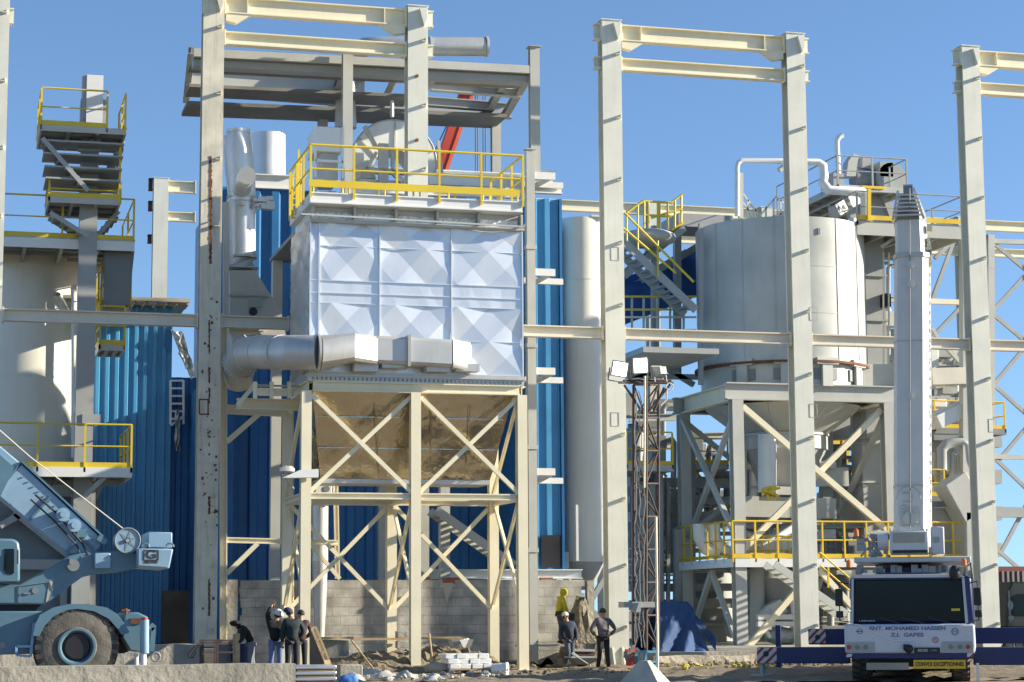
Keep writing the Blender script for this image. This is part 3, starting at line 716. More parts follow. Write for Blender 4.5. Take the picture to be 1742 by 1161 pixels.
for a, b in (((291, 724), (312, 708)), ((306, 575), (326, 645)), ((292, 560), (318, 628)), ((304, 600), (322, 628))): mb.bar(P(*a, YS-.2), P(*b, YS-.2), .06)
obj('inner_ladder', mb, M['white'], ls)

# ---------------------------------------------------------------- block wall
YBk = 2.7
w0, w1, zt_ = P(395, 1000, YBk).x, P(1003, 1000, YBk).x, P(700, 987, YBk).z
bw = thing('block_wall', 'grey concrete block wall behind the legs of the dust filter', 'wall', ((w0+w1)/2, YBk, .2))
rd = random.Random(2); mb = MB().box((w0+.8, YBk, .2), (w1-.8, YBk+.2, zt_))
for k in range(12):
    z = .2+(zt_-.2)*k/12; z2 = .2+(zt_-.2)*(k+1)/12
    mb.box((w1-.797, YBk, z), (w1-.15+rd.uniform(-.12, .12), YBk+.2, z2-.002)); mb.box((w0+.25+rd.uniform(-.05, .05), YBk, z), (w0+.797, YBk+.2, z2-.002))
obj('masonry', mb, M['block'], bw)
obj('end_pier', MB().box((w0-.28, YBk-.05, .2), (w0+.16, YBk+.22, zt_+.02)), M['concrete'], bw)
obj('end_pier', MB().box((w1-.08, YBk-.02, .2), (w1+.14, YBk+.22, zt_-.02)), M['concrete'], bw)
mb = MB()
for px in (722, 770, 905, 930): q = P(px, 985, YBk); mb.box((q.x-.18, YBk+.01, zt_+.002), (q.x+.2, YBk+.19, zt_+.07))
mb.box((P(753, 987, YBk).x, YBk-.004, zt_-.12), (P(774, 987, YBk).x, YBk+.05, zt_+.05))
obj('red_brick', mb, mat('red_brick', (.33, .11, .06), .9, var=.2), bw)
mb = MB(); q0 = P(753, 992, YBk)
mb.prism([(q0.x, YBk-.006, q0.z), (q0.x+.33, YBk-.006, q0.z), (q0.x+.12, YBk-.006, q0.z-.62)], (0, .004, 0))
obj('mortar_smear', mb, mat('pale_mortar', (.5, .46, .37), .9, var=.15), bw)

# ---------------------------------------------------------------- left silo with platforms
YA = 7.5
s_ = mpp(45, YA+1.6); cs = P(44, 700, YA+1.6)
r_ = 84*s_; ctr = (cs.x, cs.y)
sil = thing('silo', 'pale round silo at the left under a yellow-railed platform', 'silo', (ctr[0], ctr[1], .7))
ztp_ = P(60, 405, YA).z; zbt = P(60, 806, YA).z
obj('shell', MB().cyl(ctr, r_, zbt-2, ztp_, 64), M['silo'], sil)
mb = MB()
for y in (525, 640, 745): mb.cyl(ctr, r_+.012, P(60, y, YA).z, P(60, y, YA).z+.03, 64)
obj('weld_seam', mb, M['silo'], sil); obj('top_rim', MB().cyl(ctr, r_+.06, ztp_-.12, ztp_-.02, 64), M['silo'], sil)
obj('skirt', MB().cyl(ctr, r_-.03, .7, zbt-2, 48), M['grey'], sil)
obj('shell_pipe', MB().tube([P(126, 485, YA), P(126, 780, YA)], .09, 10), M['white'], sil)
obj('pipe_stub', MB().tube([P(100, 501, YA-.6), P(92, 501, YA-1.1)], .06, 8), M['grey'], sil)

def deck(name, label, pf, Y, depth, px0, px1, th=.22, z=None, rails='flr', m='lgrey', ry='yellow', under=3, grp=None, h=1.1, step=1.5, kind='platform', parent=None, toe=True):
    # pf: photo y of the front edge's top at the middle
    q0 = P(px0, pf, Y); q1 = P(px1, pf, Y); z = P((px0+px1)/2, pf, Y).z if z is None else z
    t = parent or thing(name, label, kind, ((q0.x+q1.x)/2, Y+depth/2, z-th), grp)
    x0, x1 = q0.x, q1.x
    obj('deck_plate', MB().box((x0+.04, Y+.04, z-.05), (x1-.04, Y+depth-.04, z)), M['dgrey'], t)
    e = MB().box((x0, Y, z-th), (x1, Y+.06, z+.02)).box((x0, Y+depth-.06, z-th), (x1, Y+depth, z+.02)).box((x0, Y+.062, z-th), (x0+.06, Y+depth-.062, z+.02)).box((x1-.06, Y+.062, z-th), (x1, Y+depth-.062, z+.02))
    obj('edge_channel', e, M[m], t)
    u = MB()
    for k in range(under): x = x0+(x1-x0)*(k+1)/(under+1); u.box((x-.05, Y+.065, z-th-.02), (x+.05, Y+depth-.065, z-.055))
    for k in range(int(depth/.9)): yy = Y+.5+k*.9; u.box((x0+.065, yy, z-.15), (x1-.065, yy+.04, z-.052))
    obj('joist', u, M['grey'], t)
    A, B, Cc, D = (x0+.03, Y+depth-.05, z), (x0+.03, Y+.03, z), (x1-.03, Y+.03, z), (x1-.03, Y+depth-.05, z)
    seg = {'flr': [A, B, Cc, D], 'fl': [A, B, Cc], 'fr': [B, Cc, D], 'f': [B, Cc], 'lr': None, 'flrb': [A, B, Cc, D, A]}[rails] if rails else None
    if seg: rail(t, seg, h=h, m=M[ry], step=step, toe=toe)
    return t, (x0, x1, z)
YP = 4.8
tp, _e = deck('silo_platform', 'yellow-railed steel platform around the top of the left silo', 406, YP, 4.5, -20, 229, th=.30, h=1.3, step=1.9)
obj('edge_beam', MB().box((_e[0], YP-.03, _e[2]-.31), (_e[1], YP-.004, _e[2]-.02)), M['white'], tp)
br = MB(); br.bar(P(198, 425, YP+.1), P(198, 490, YP+.1), .3, .2)
for a, b in (((205, 430), (222, 445)), ((222, 430), (222, 480))): br.bar(P(*a, YP+2), P(*b, YP+2), .1)
tp2, _e = deck('silo_platform', 'lower yellow-railed platform in front of the left silo above the pale blue crane', 796, 3.2, 4.2, -20, 225, th=.26, h=1.28, step=1.6, m='white')
for a, b, y in (((128, 860), (178, 812), 3.4), ((180, 812), (130, 905), 5.5)): obj('brace', MB().bar(P(*a, y), P(*b, y), .14), M['grey'], tp2)
# lattice under the lower platform behind the crane
lt = thing('braced_support', 'grey braced steel frame under the left silo behind the pale blue crane', 'support frame', (P(90, 1000, 5).x, 5, .7))
for a, b, w_ in (((0, 800), (60, 880), .25), ((0, 895), (45, 870), .2), ((25, 870), (125, 950), .26), ((0, 960), (200, 962), .3), ((0, 840), (160, 830), .28), ((128, 800), (128, 1085), .24), ((150, 830), (150, 1085), .42), ((108, 1000), (108, 1085), .2), ((65, 828), (150, 905), .16)):
    obj('member', MB().bar(P(*a, 5.2), P(*b, 5.2), w_, .22), M['grey'], lt)
obj('side_panel', MB().box((P(-10, 900, 5.6).x, 5.6, .7), (P(168, 900, 5.6).x, 5.7, P(100, 845, 5.6).z)), M['dgrey'], lt)

# stair tower
YT = 4.6
stt = thing('stair_tower', 'pale stair tower post with zigzag flights and two small landings at the upper left', 'stair tower', (P(156, 900, YT).x, YT, .7))
q = P(156, 128, YT); w_ = mpp(156, YT)
obj('post', MB().box((q.x-15*w_, YT, .7), (q.x+15*w_, YT+.5, q.z)), M['grey'], stt)
obj('post_cover', MB().box((P(148, 128, YT).x, YT-.03, P(150, 210, YT).z), (P(176, 128, YT).x, YT-.004, q.z)), M['white'], stt)
obj('side_box', MB().box((P(139, 165, YT).x, YT+.2, P(150, 212, YT).z), (P(182, 165, YT).x, YT+.9, P(150, 165, YT).z)), M['grey'], stt)
obj('splice_plate', MB().box((P(140, 700, YT).x, YT-.04, P(150, 722, YT).z), (P(171, 700, YT).x, YT-.004, P(150, 705, YT).z)), M['grey'], stt)
def landing(pf, px0, px1, Y, dep, rl_='fl', hh=1.2, rx=None):
    deck('x', '', pf, Y, dep, px0, px1, th=.16, rails=None, parent=stt, under=2)
    q0 = P(px0, pf, Y); q1 = P(px1 if rx is None else rx, pf, Y); z = P((px0+px1)/2, pf, Y).z
    rail(stt, [(q0.x+.03, Y+dep, z), (q0.x+.03, Y+.03, z), (q1.x, Y+.03, z)], h=hh, m=M['yellow'], step=1.4)
landing(217, 68, 215, YT-1.0, 2.6, hh=1.15, rx=182)
z_ = P(140, 217, YT-1).z; x_ = P(213, 217, YT-1).x
rail(stt, [(x_, YT-1, z_), (x_, YT+1.6, z_)], h=1.1, step=1.2)
landing(338, 82, 205, YT-.6, 2.2, hh=.55)
x_ = P(203, 340, YT-.6).x; z_ = P(203, 340, YT-.6).z
rail(stt, [(x_, YT-.6, z_), (x_, YT+1.6, z_)], h=1.6, step=1.2)
# flights seen from below
def flight(a, b, Y0, wdt, n):
    stair(stt, P(*a, Y0), P(*b, Y0), wdt, M['grey'], n=n, sh=.13)
flight((72, 235), (150, 325), YT-.9, .95, 7); flight((210, 240), (165, 330), YT+.5, .95, 7)
flight((85, 362), (150, 402), YT-.5, .95, 5); flight((202, 360), (165, 402), YT+.5, .95, 5)
for k, y in enumerate((236, 258, 280, 300)):
    p0 = P(72+k*2, y, YT-.9); p1 = P(212-k*2, y+2, YT-.9)
    obj('tread_plate', MB().box((p0.x, YT-.85, p0.z-.05), (p1.x, YT+.1+.3*k, p0.z)), M['grey'], stt)
obj('bracket', MB().prism([P(133, 250, YT-.1), P(172, 228, YT-.1), P(172, 258, YT-.1), P(133, 258, YT-.1)], (0, .1, 0)), M['lgrey'], stt)
# dark block standing in for shade under platform and stairs, landings below it
obj('dark_underside', MB().prism([P(178, 428, YT+.6), P(229, 426, YT+.6), P(219, 519, YT+.6), P(178, 522, YT+.6)], (0, 1.8, 0)), M['dgrey'], stt)
landing(520, 170, 222, YT+1.0, 2.4); landing(588, 168, 212, YT+.4, 1.6)

# ---------------------------------------------------------------- white silo in the middle
YM = 5.5
cm_ = P(990, 600, YM+1.2); rM = 36.5*mpp(990, YM+1.2)
wsil = thing('silo', 'slim tall white silo with a cone bottom between blue shed and steel column', 'silo', (cm_.x, cm_.y, .42))
zt2, zb2 = P(990, 363, YM).z, P(990, 955, YM).z
obj('shell', MB().cyl((cm_.x, cm_.y), rM, zb2, zt2, 48), M['silo'], wsil)
mb = MB()
for y in (860, 610, 470): mb.cyl((cm_.x, cm_.y), rM+.015, P(990, y, YM).z, P(990, y, YM).z+.05, 48)
obj('ring_seam', mb, M['silo'], wsil)
obj('cone', MB().cyl((cm_.x, cm_.y), rM*.35, zb2-.9, zb2, 48, r1=rM-.02), M['grey'], wsil)
obj('top_lip', MB().box((cm_.x+.15, cm_.y-rM-.02, zt2), (cm_.x+.8, cm_.y-.3, zt2+.06)), M['beam'], wsil)
obj('ladder_rail', MB().bar((cm_.x-rM-.02, YM-.4, zb2), (cm_.x-rM-.02, YM-.4, P(955, 860, YM).z), .08), M['white'], wsil)
for (a, b) in (((1003, 1000), (1003, 1090)), ((1003, 1025), (1028, 985)), ((1008, 1040), (1030, 1075))): obj('leg', MB().bar(P(*a, 4), P(*b, 4), .16), M['grey'], wsil)
for dx, dy in ((-.8, -.6), (.8, -.6), (-.8, .8), (.8, .8)): obj('leg', MB().bar((cm_.x+dx, cm_.y+dy, .42), (cm_.x+dx, cm_.y+dy, zb2+.3), .16), M['grey'], wsil)

# slender grey column with bracket shelves
YC = 1.6
pc = thing('steel_column', 'slim grey column with pairs of bracket arms between dust filter and blue wall', 'steel column', (P(901, 1000, YC).x, YC, 0.1))
q = P(901, 256, YC); obj('shaft', MB().bar((q.x, YC, 0.1), (q.x, YC, q.z), .26, .2), M['lgrey'], pc)
obj('cap_plate', MB().box((q.x-.17, YC-.14, q.z), (q.x+.17, YC+.14, q.z+.03)), M['lgrey'], pc)
mb = MB()
for y in (425, 592, 765, 940): z = P(901, y, YC).z; mb.box((q.x-.16, YC-.13, z), (q.x+.16, YC+.13, z+.12))
obj('splice_collar', mb, M['lgrey'], pc)
for y in (300, 464, 632, 803):
    mb = MB()
    mb.box((q.x+.13, YC-.05, P(930, y+6, YC).z), (P(944, y, YC).x, YC+.1, P(930, y-6, YC).z))
    mb.box((q.x+.13, YC+1.2, P(940, y+20, YC+1.2).z), (P(958, y, YC+1.2).x, YC+1.35, P(940, y+10, YC+1.2).z))
    mb.bar(P(938, y+2, YC), P(915, y+15, YC+1.4), .14)
    obj('bracket_arm', mb, M['white'], pc)

# ---------------------------------------------------------------- roof frame above the filter
rf = thing('roof_frame', 'grey open roof frame of deep beams seen from below over the dust filter', 'roof frame', (P(620, 140, 3).x, 3, P(620, 110, 2).z))
def rb_(a, b, Y0, Y1, h, m='grey', bb=.3, nm='roof_beam', solid=False):
    p = P(*a, Y0); q = P(*b, Y1)
    return obj(nm, (MB().bar(p, q, h, bb) if solid else MB().ibar(p, q, h, bb)), M[m], rf)
YR0, YR1 = 1.6, 7.6
rb_((330, 90), (900, 119), YR0, YR0, .24, 'lgrey', .12, 'front_fascia', True)
p = P(330, 90, YR0+.1); q = P(900, 119, YR0+.1); d = Vector((0, 0, -.22))
obj('front_girder', MB().bar(p+d+Vector((0, .35, 0)), q+d+Vector((0, .35, 0)), .30, .5), M['grey'], rf)
q2r = Vector((0, 1.6, 0)); d = Vector((0, .07, -.13))
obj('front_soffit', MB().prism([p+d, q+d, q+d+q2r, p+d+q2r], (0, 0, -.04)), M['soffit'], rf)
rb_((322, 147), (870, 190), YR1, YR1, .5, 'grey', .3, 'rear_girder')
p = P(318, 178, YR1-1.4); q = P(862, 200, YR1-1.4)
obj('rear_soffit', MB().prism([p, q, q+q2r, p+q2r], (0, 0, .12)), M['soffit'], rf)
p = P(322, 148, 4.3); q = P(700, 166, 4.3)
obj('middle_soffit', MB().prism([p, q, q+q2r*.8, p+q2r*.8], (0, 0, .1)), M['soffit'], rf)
rb_((318, 130), (620, 152), 5.2, 5.2, .55, 'lgrey', .3)
rb_((733, 148), (885, 160), 4.2, 4.2, .26, 'lgrey', .25)
rb_((620, 165), (840, 182), 6.4, 6.4, .30, 'grey', .3)
for (a, b) in (((326, 86), (317, 170)), ((590, 104), (562, 180)), ((688, 100), (645, 190)), ((748, 118), (690, 196)), ((868, 122), (826, 196)), ((899, 128), (858, 198))):
    rb_(a, b, YR0+.3, YR1, .24, 'grey', .2, 'cross_beam')
for px, top, yy, bot in ((591, 82, YR0-.35, 335), (908, 82, YR0+.1, 300), (843, 205, YR1, 305), (549, 188, YR1, 218)):
    w_ = .30
    p = P(px, top, yy); q = P(px, bot, yy); o_ = obj('post', MB().ibar((p.x, yy, q.z), (p.x, yy, p.z), .26, w_, n=(1, 0, 0)), M['lgrey'], rf)
p = P(908, 82, YR0+.1); obj('post_cap', MB().box((p.x-.2, YR0-.1, p.z), (p.x+.2, YR0+.3, p.z+.04)), M['grey'], rf)
obj('bracket_shelf', MB().box((P(905, 292, 2).x, 1.9, P(905, 300, 2).z), (P(943, 292, 2).x, 2.3, P(905, 290, 2).z)), M['white'], rf)
# fan, stack pipe
YFn = 3.2
fan = thing('exhaust_fan', 'big round sheet metal fan housing standing on the deck above the dust filter', 'fan', (P(675, 330, YFn).x, YFn, P(675, 335, YFn).z))
c = P(672, 275, YFn); s_ = mpp(672, YFn); n = 40; k0 = 73*s_; k1 = 36*s_
ang = [R_(200)-R_(220)*i/n for i in range(n+1)]
ang = [R_(-28)+R_(236)*i/n for i in range(n+1)]
mb = MB(); outer = [Vector((c.x+math.cos(a)*k0*(1+.04*i/n), YFn, c.z+math.sin(a)*k0)) for i, a in enumerate(ang)]
inner = [Vector((c.x-.02+math.cos(a)*k1, YFn, c.z-.25+math.sin(a)*k1)) for a in ang]
for i in range(n): mb.prism([outer[i], outer[i+1], inner[i+1], inner[i]], (0, 1.3, 0))
obj('volute', mb, M['white'], fan, smooth=20)
mb = MB()
for i in range(0, n, 4): mb.bar(outer[i]+Vector((0, -.02, 0)), inner[i]+Vector((0, -.02, 0)), .05, .04)
mb = MB()
for i in (8, 20, 30): mb.bar(outer[i]+Vector((0, -.02, 0)), inner[i]+Vector((0, -.02, 0)), .05, .04)
obj('casing_rib', mb, M['lgrey'], fan)
obj('rim_band', MB().tube([p+Vector((0, .02, 0)) for p in outer], .035, 6), M['lgrey'], fan)
mb = MB()
for a, b, w_ in (((652, 245), (652, 335), .30), ((668, 258), (668, 290), .1), ((620, 215), (640, 252), .12), ((640, 260), (622, 290), .1), ((600, 285), (700, 296), .12), ((665, 290), (700, 325), .16), ((590, 330), (612, 292), .16), ((745, 240), (752, 300), .08)):
    mb.bar(P(*a, YFn-.25), P(*b, YFn-.25), w_, .15)
obj('support', mb, M['lgrey'], fan)
obj('fan_base', MB().box((P(600, 300, YFn).x, YFn-.1, P(600, 335, YFn).z), (P(745, 300, YFn).x, YFn+1.5, P(600, 305, YFn).z)), M['white'], fan)
obj('sensor_pipe', MB().tube([P(667, 172, YFn+1), P(667, 200, YFn+1)], .06, 8), M['white'], fan)
bx = thing('service_cabinet', 'white sheet metal cabinet at the left end of the yellow walkway', 'cabinet', (P(560, 280, 1.2).x, 1.2, P(560, 300, 1.2).z))
p, q = P(536, 285, .9), P(583, 217, .9)
obj('housing', MB().box((p.x, .9, p.z+.5), (q.x, 2.3, q.z)), M['white'], bx, bevel=.03)
obj('lower_duct', MB().box((p.x+.2, 1.1, p.z-.4), (q.x-.1, 2.2, p.z+.49)), M['lgrey'], bx)
obj('corner_frame', MB().bar((q.x, .88, p.z-.3), (q.x, .88, q.z), .07).bar((p.x, .88, p.z-.3), (p.x, .88, q.z), .07).bar((p.x, .88, p.z+.2), (q.x, .88, p.z+.2), .07), M['white'], bx)
obj('frame_leg', MB().bar(P(536, 285, .9), P(536, 340, .9), .1).bar(P(583, 285, .9), P(583, 340, .9), .1), M['lgrey'], bx)
pipe = thing('exhaust_pipe', 'wide grey exhaust pipe lying across the roof frame top, open end to the right', 'pipe', (P(700, 80, 4.5).x, 4.5, P(700, 95, 4.5).z))
rp = 16.5*mpp(760, 4.5)
pts = [P(588, 218, 5.2), P(588, 150, 5.2), P(590, 115, 5.1), P(600, 92, 4.9), P(622, 80, 4.7), P(650, 79, 4.5), P(824, 80, 4.5)]
obj('pipe_run', MB().tube(pts, [rp*1.15, rp, rp, rp, rp, rp, rp], 28), M['duct'], pipe)
mb = MB()
for px in (731, 827): q = P(px, 79.7, 4.5); mb.tube([q-Vector((.04, 0, 0)), q+Vector((.04, 0, 0))], rp*1.1, 28)
obj('flange_ring', mb, M['duct'], pipe)
# horizontal deck beams behind the railing
dk = thing('fan_deck', 'white deck beams carrying the fan behind the yellow walkway', 'steel deck', (P(700, 340, 1.5).x, 1.5, P(700, 345, 1.5).z))
for a, b, Y0, h in (((590, 288), (890, 302), 5, .2), ((600, 322), (890, 330), 2.2, .3), ((730, 305), (890, 312), 2.6, .35)): obj('deck_beam', MB().ibar(P(*a, Y0), P(*b, Y0), h, .25), M['white'], dk)
obj('deck_plate', MB().box((fx[0]+.2, .1, zw1-.35), (fx[1], 5.2, zw1-.25)), M['dgrey'], dk)
for x in (fx[0]+.4, fx[1]-.2): obj('deck_post', MB().bar((x, 4.9, 0.1), (x, 4.9, zw1-.36), .3), M['lgrey'], dk)

# ---------------------------------------------------------------- silver ducts left of filter
YG = 2.2
sd = thing('silver_duct', 'vertical silver ducts with a round capped stub facing out, right of the rusty column', 'duct', (P(420, 500, YG).x, YG, P(420, 560, YG).z))
m_ = mpp(420, YG)
obj('back_pipe', MB().tube([P(455, 230, 13), P(455, 345, 13)], 31*mpp(458, 13), 28), M['alu'], sd)
obj('back_pipe', MB().tube([P(400, 262, YG+.6), P(398, 232, YG+.6)], [16*m_, 19*m_], 24), M['alu'], sd)
obj('main_pipe', MB().tube([P(406, 226, YG), P(405, 255, YG), P(408, 290, YG), P(411, 330, YG), P(411, 440, YG)], [20*m_, 25*m_, 26*m_, 24*m_, 24*m_], 28), M['alu'], sd)
obj('top_flange', MB().tube([P(406, 222, YG), P(406, 227, YG)], 21.5*m_, 28), M['alu'], sd)
obj('stub_pipe', MB().tube([P(411, 325, YG-.2), P(413, 308, YG-.9), P(420, 299, YG-1.9)], [16*m_, 15.5*m_, 14.5*m_], 24, cap=False), M['alu'], sd)
q = P(420, 299, YG-1.9); q2 = P(413, 308, YG-.9); t_ = (q-q2).normalized()
obj('stub_cap', MB().tube([q, q+t_*.03], 15*m_, 24), M['grey'], sd)
mb = MB()
for y in (338, 346): a = P(411, y, YG); mb.tube([a, a+Vector((0, 0, .04))], 26*m_, 28)
a = P(411, 440, YG); mb.tube([a, a+Vector((0, 0, .05))], 26.5*m_, 28)
obj('flange_ring', mb, M['duct'], sd)
a, b = P(411, 441, YG), P(411, 459, YG); s2 = 23*m_
mb = MB().loft([circ(a, 22*m_, 28, (0, 0, 1)), [Vector((b.x, YG, b.z))+Vector((max(-1, min(1, 1.3*math.cos(t)))*27*m_, max(-1, min(1, 1.3*math.sin(t)))*.5, 0)) for t in [2*math.pi*k/28+math.pi/2*0 for k in range(28)]]])
obj('reducer', mb, M['alu'], sd)
mb = MB().tube([P(411, 350, YG-.62), P(411, 345, YG-.62)], .1, 8)
rd = random.Random(4)
for k in range(16):
    px = 430+rd.uniform(0, 32); py = 350-(px-430)*.12+rd.uniform(-10, 10); q = P(px, py, YG-.4); s = rd.uniform(.05, .13)
    mb.box((q.x-s, q.y-s, q.z-s*.6), (q.x+s, q.y+s, q.z+s*.6))
mb.tube([P(428, 352, YG-.4), P(455, 348, YG-.4), P(463, 335, YG-.4)], .05, 8)
obj('valve_assembly', mb, M['duct'], sd)
hp = thing('transition_hopper', 'pale sheet metal hopper with a sloping side under the silver ducts', 'hopper', (P(430, 520, YG).x, YG, P(430, 560, YG).z))
poly = [P(391, 460, YG-.4), P(434, 460, YG-.4), P(478, 530, YG-.4), P(488, 578, YG-.4), P(450, 578, YG-.4), P(434, 552, YG-.4), P(391, 552, YG-.4)]
obj('body', MB().prism(poly, (0, 1.0, 0)), M['lgrey'], hp)
mb = MB().bar(P(389, 503, YG-.43), P(456, 505, YG-.43), .05, .06)
mb.box((P(423, 527, YG-.43).x, YG-.46, P(423, 527, YG).z), (P(441, 503, YG).x, YG-.402, P(423, 508, YG).z))
obj('stiffener', mb, M['grey'], hp)
q = P(431, 530, YG-.5); obj('inspection_port', MB().tube([q, q+Vector((0, .1, 0))], .12, 16), M['black'], hp)
obj('bottom_flange', MB().box((P(388, 548, YG).x, YG-.5, P(400, 566, YG).z), (P(445, 548, YG).x, YG+.7, P(400, 553, YG).z)), M['duct'], hp)
obj('outlet_pipe', MB().tube([P(402, 566, YG), P(404, 640, YG-.6)], [22*m_, 24*m_], 24), M['duct'], hp)
# vertical rail column left of ducts
gp = thing('steel_column', 'thin grey guide column just right of the rust-stained column', 'steel column', (P(384, 560, 1.0).x, 1.0, P(384, 560, 1.0).z))
obj('shaft', MB().bar(P(384, 345, 1.5), P(384, 545, 1.5), .16), M['lgrey'], gp); obj('tube', MB().tube([P(391, 340, 1.7), P(391, 450, 1.7)], .1, 10), M['white'], gp)
# small silver cyclone behind the front left leg
cy = thing('small_silo', 'slim silver cylinder with white box on top behind the front left filter leg', 'cylinder tank', (P(545, 985, 1.6).x, 1.6, 0.1))
q = P(545, 860, 1.6); zbb = P(545, 955, 1.6).z; obj('shell', MB().tube([(q.x, 1.6, zbb), (q.x, 1.6, q.z)], 14*mpp(545, 1.6), 24), M['alu'], cy)
obj('cone', MB().tube([(q.x, 1.6, 0.1), (q.x, 1.6, zbb)], [.1, 14*mpp(545, 1.6)], 24), M['duct'], cy)
obj('head_box', MB().box((P(536, 855, 1.3).x, 1.3, q.z), (P(565, 855, 1.3).x, 1.9, P(545, 815, 1.3).z)), M['white'], cy, bevel=.02)
q = P(556, 832, 1.28); obj('dial', MB().tube([q, q+Vector((0, .03, 0))], .09, 16), M['dgrey'], cy)
fl_ = thing('floodlight', 'unlit floodlight arm projecting left of the front left filter leg', 'floodlight', P(505, 812, YF-.4))
obj('arm', MB().prism([P(481, 813, YF-.5), P(510, 800, YF-.5), P(542, 798, YF-.5), P(542, 812, YF-.5), P(500, 813, YF-.5)], (0, .3, 0)), M['white'], fl_)
mb = MB(); q = P(487, 800, YF-.4); mb.blob(q, .22, (1, .7, .5), 10, .2, 3); mb.tube([P(483, 812, YF-.3), P(500, 832, YF-.3)], .02, 6); obj('lamp_head', mb, M['grey'], fl_)
# stair behind the filter legs
sb = thing('stair', 'grey steel stair coming down to the right behind the right filter legs', 'stair', P(800, 960, 4))
stair(sb, P(742, 868, 4), P(875, 962, 4), .9, M['lgrey'], n=13, sh=.26); rail(sb, [P(742, 866, 3.95), P(875, 960, 3.95)], h=.9, m=M['grey'], toe=False, r=.02, step=3) if 0 else None

# ---------------------------------------------------------------- red crane far behind
rc = thing('red_crane_boom', 'red lattice-free crane boom tip with pulley head behind the roof frame'.replace('lattice-free ', ''), 'crane boom', P(750, 296, 30))
a, b = P(742, 310, 30), P(800, 140, 30); s_ = mpp(780, 30)
n_ = Vector((0, 1, 0)); obj('boom_section', MB().bar(a, b, 24*s_, 18*s_), M['red'], rc)
sd_ = (b-a).normalized().cross(Vector((0, 1, 0))); 
obj('boom_edge', MB().bar(a+Vector((9*s_, -9.5*s_, 0)), b+Vector((9*s_, -9.5*s_, 0)), 5*s_, 2*s_), mat('bright_red_paint', (.75, .12, .03), .4), rc)
mb = MB(); mb.prism([P(779, 134, 30), P(786, 131, 30), P(828, 134, 30), P(831, 146, 30), P(820, 158, 30), P(783, 158, 30)], (0, 20*s_, 0)); obj('boom_head', mb, M['red'], rc, bevel=.05)
mb = MB()
for px in (792, 816): q = P(px, 146, 29.4); mb.tube([q, q+Vector((0, 22*s_, 0))], 11*s_, 18)
obj('pulley', mb, M['red'], rc)
mb = MB()
for px in (809, 813, 822, 826): mb.tube([P(px, 150, 30), P(px, 305, 30)], .03, 5)
mb.tube([P(790, 150, 30), P(738, 260, 30)], .03, 5); obj('hoist_rope', mb, M['dgrey'], rc)
# ---------------------------------------------------------------- big round tank on its braced frame
Y1, Y2 = 11.0, 16.5
ym = (Y1+Y2)/2
# centre so that the silhouette spans 1186..1474
sT = mpp(1330, ym); rT = 144*sT
ct = P(1330, 600, ym+.2); ctr = (ct.x, ct.y)
yF = ct.y-rT
zTt, zTb = P(1330, 366, yF).z, P(1330, 612, yF).z
tk = thing('round_tank', 'big round pale tank with streaked walls and a rusty rim above the braced legs', 'tank', (ctr[0], ctr[1], zTb-2))
obj('shell', MB().cyl(ctr, rT, zTb, zTt, 96), M['tank'], tk)
mb = MB()
for k in range(10):
    a = R_(200+k*22); x = ctr[0]+math.cos(a)*(rT+.012); y = ctr[1]+math.sin(a)*(rT+.012)
    mb.bar((x, y, zTb), (x, y, zTt), .03, .02, n=(math.cos(a), math.sin(a), 0))
for y in (450, 530): mb.cyl(ctr, rT+.01, P(1330, y, yF).z, P(1330, y, yF).z+.03, 96)
obj('shell_seam', mb, M['tank'], tk)
obj('bottom_rim', MB().cyl(ctr, rT+.12, zTb-.07, zTb+.02, 96), M['rust'], tk)
zS = P(1330, 655, yF).z
obj('skirt', MB().cyl(ctr, rT-.12, zS, zTb-.07, 96), M['tank'], tk)
mb = MB(); im = MB()
for a in (R_(-110), R_(-82), R_(-52), R_(-140)):
    for d in (-.09, .09):
        x = ctr[0]+math.cos(a+d)*(rT-.10); y = ctr[1]+math.sin(a+d)*(rT-.10); im.bar((x, y, zS+.25), (x, y, zTb-.25), .38, .06, n=(math.cos(a+d), math.sin(a+d), 0))
    x = ctr[0]+math.cos(a)*(rT-.02); y = ctr[1]+math.sin(a)*(rT-.02); mb.bar((x, y, zS), (x, y, zTb+.1), .42, .12, n=(math.cos(a), math.sin(a), 0)); mb.bar((x, y, zTb-.12), (x, y, zTb+.12), .9, .2, n=(math.cos(a), math.sin(a), 0))
obj('support_lug', mb, M['tank'], tk); obj('skirt_opening', im, M['dgrey'], tk)
mb = MB(); x = P(1448, 600, yF+.8)
q = P(1450, 372, yF+1.0); q2 = P(1452, 660, yF+1.0); obj('down_pipe', MB().tube([q, q2], .16, 12), M['white'], tk)
q = P(1192, 380, yF+2.4); q2 = P(1192, 655, yF+2.4); obj('side_rail', MB().bar(q, q2, .16), M['grey'], tk)
q = P(1393, 393, yF-.02); obj('lifting_lug', MB().box((q.x-.05, q.y-.02, q.z-.12), (q.x+.05, q.y+.3, q.z+.1)), M['dgrey'], tk)
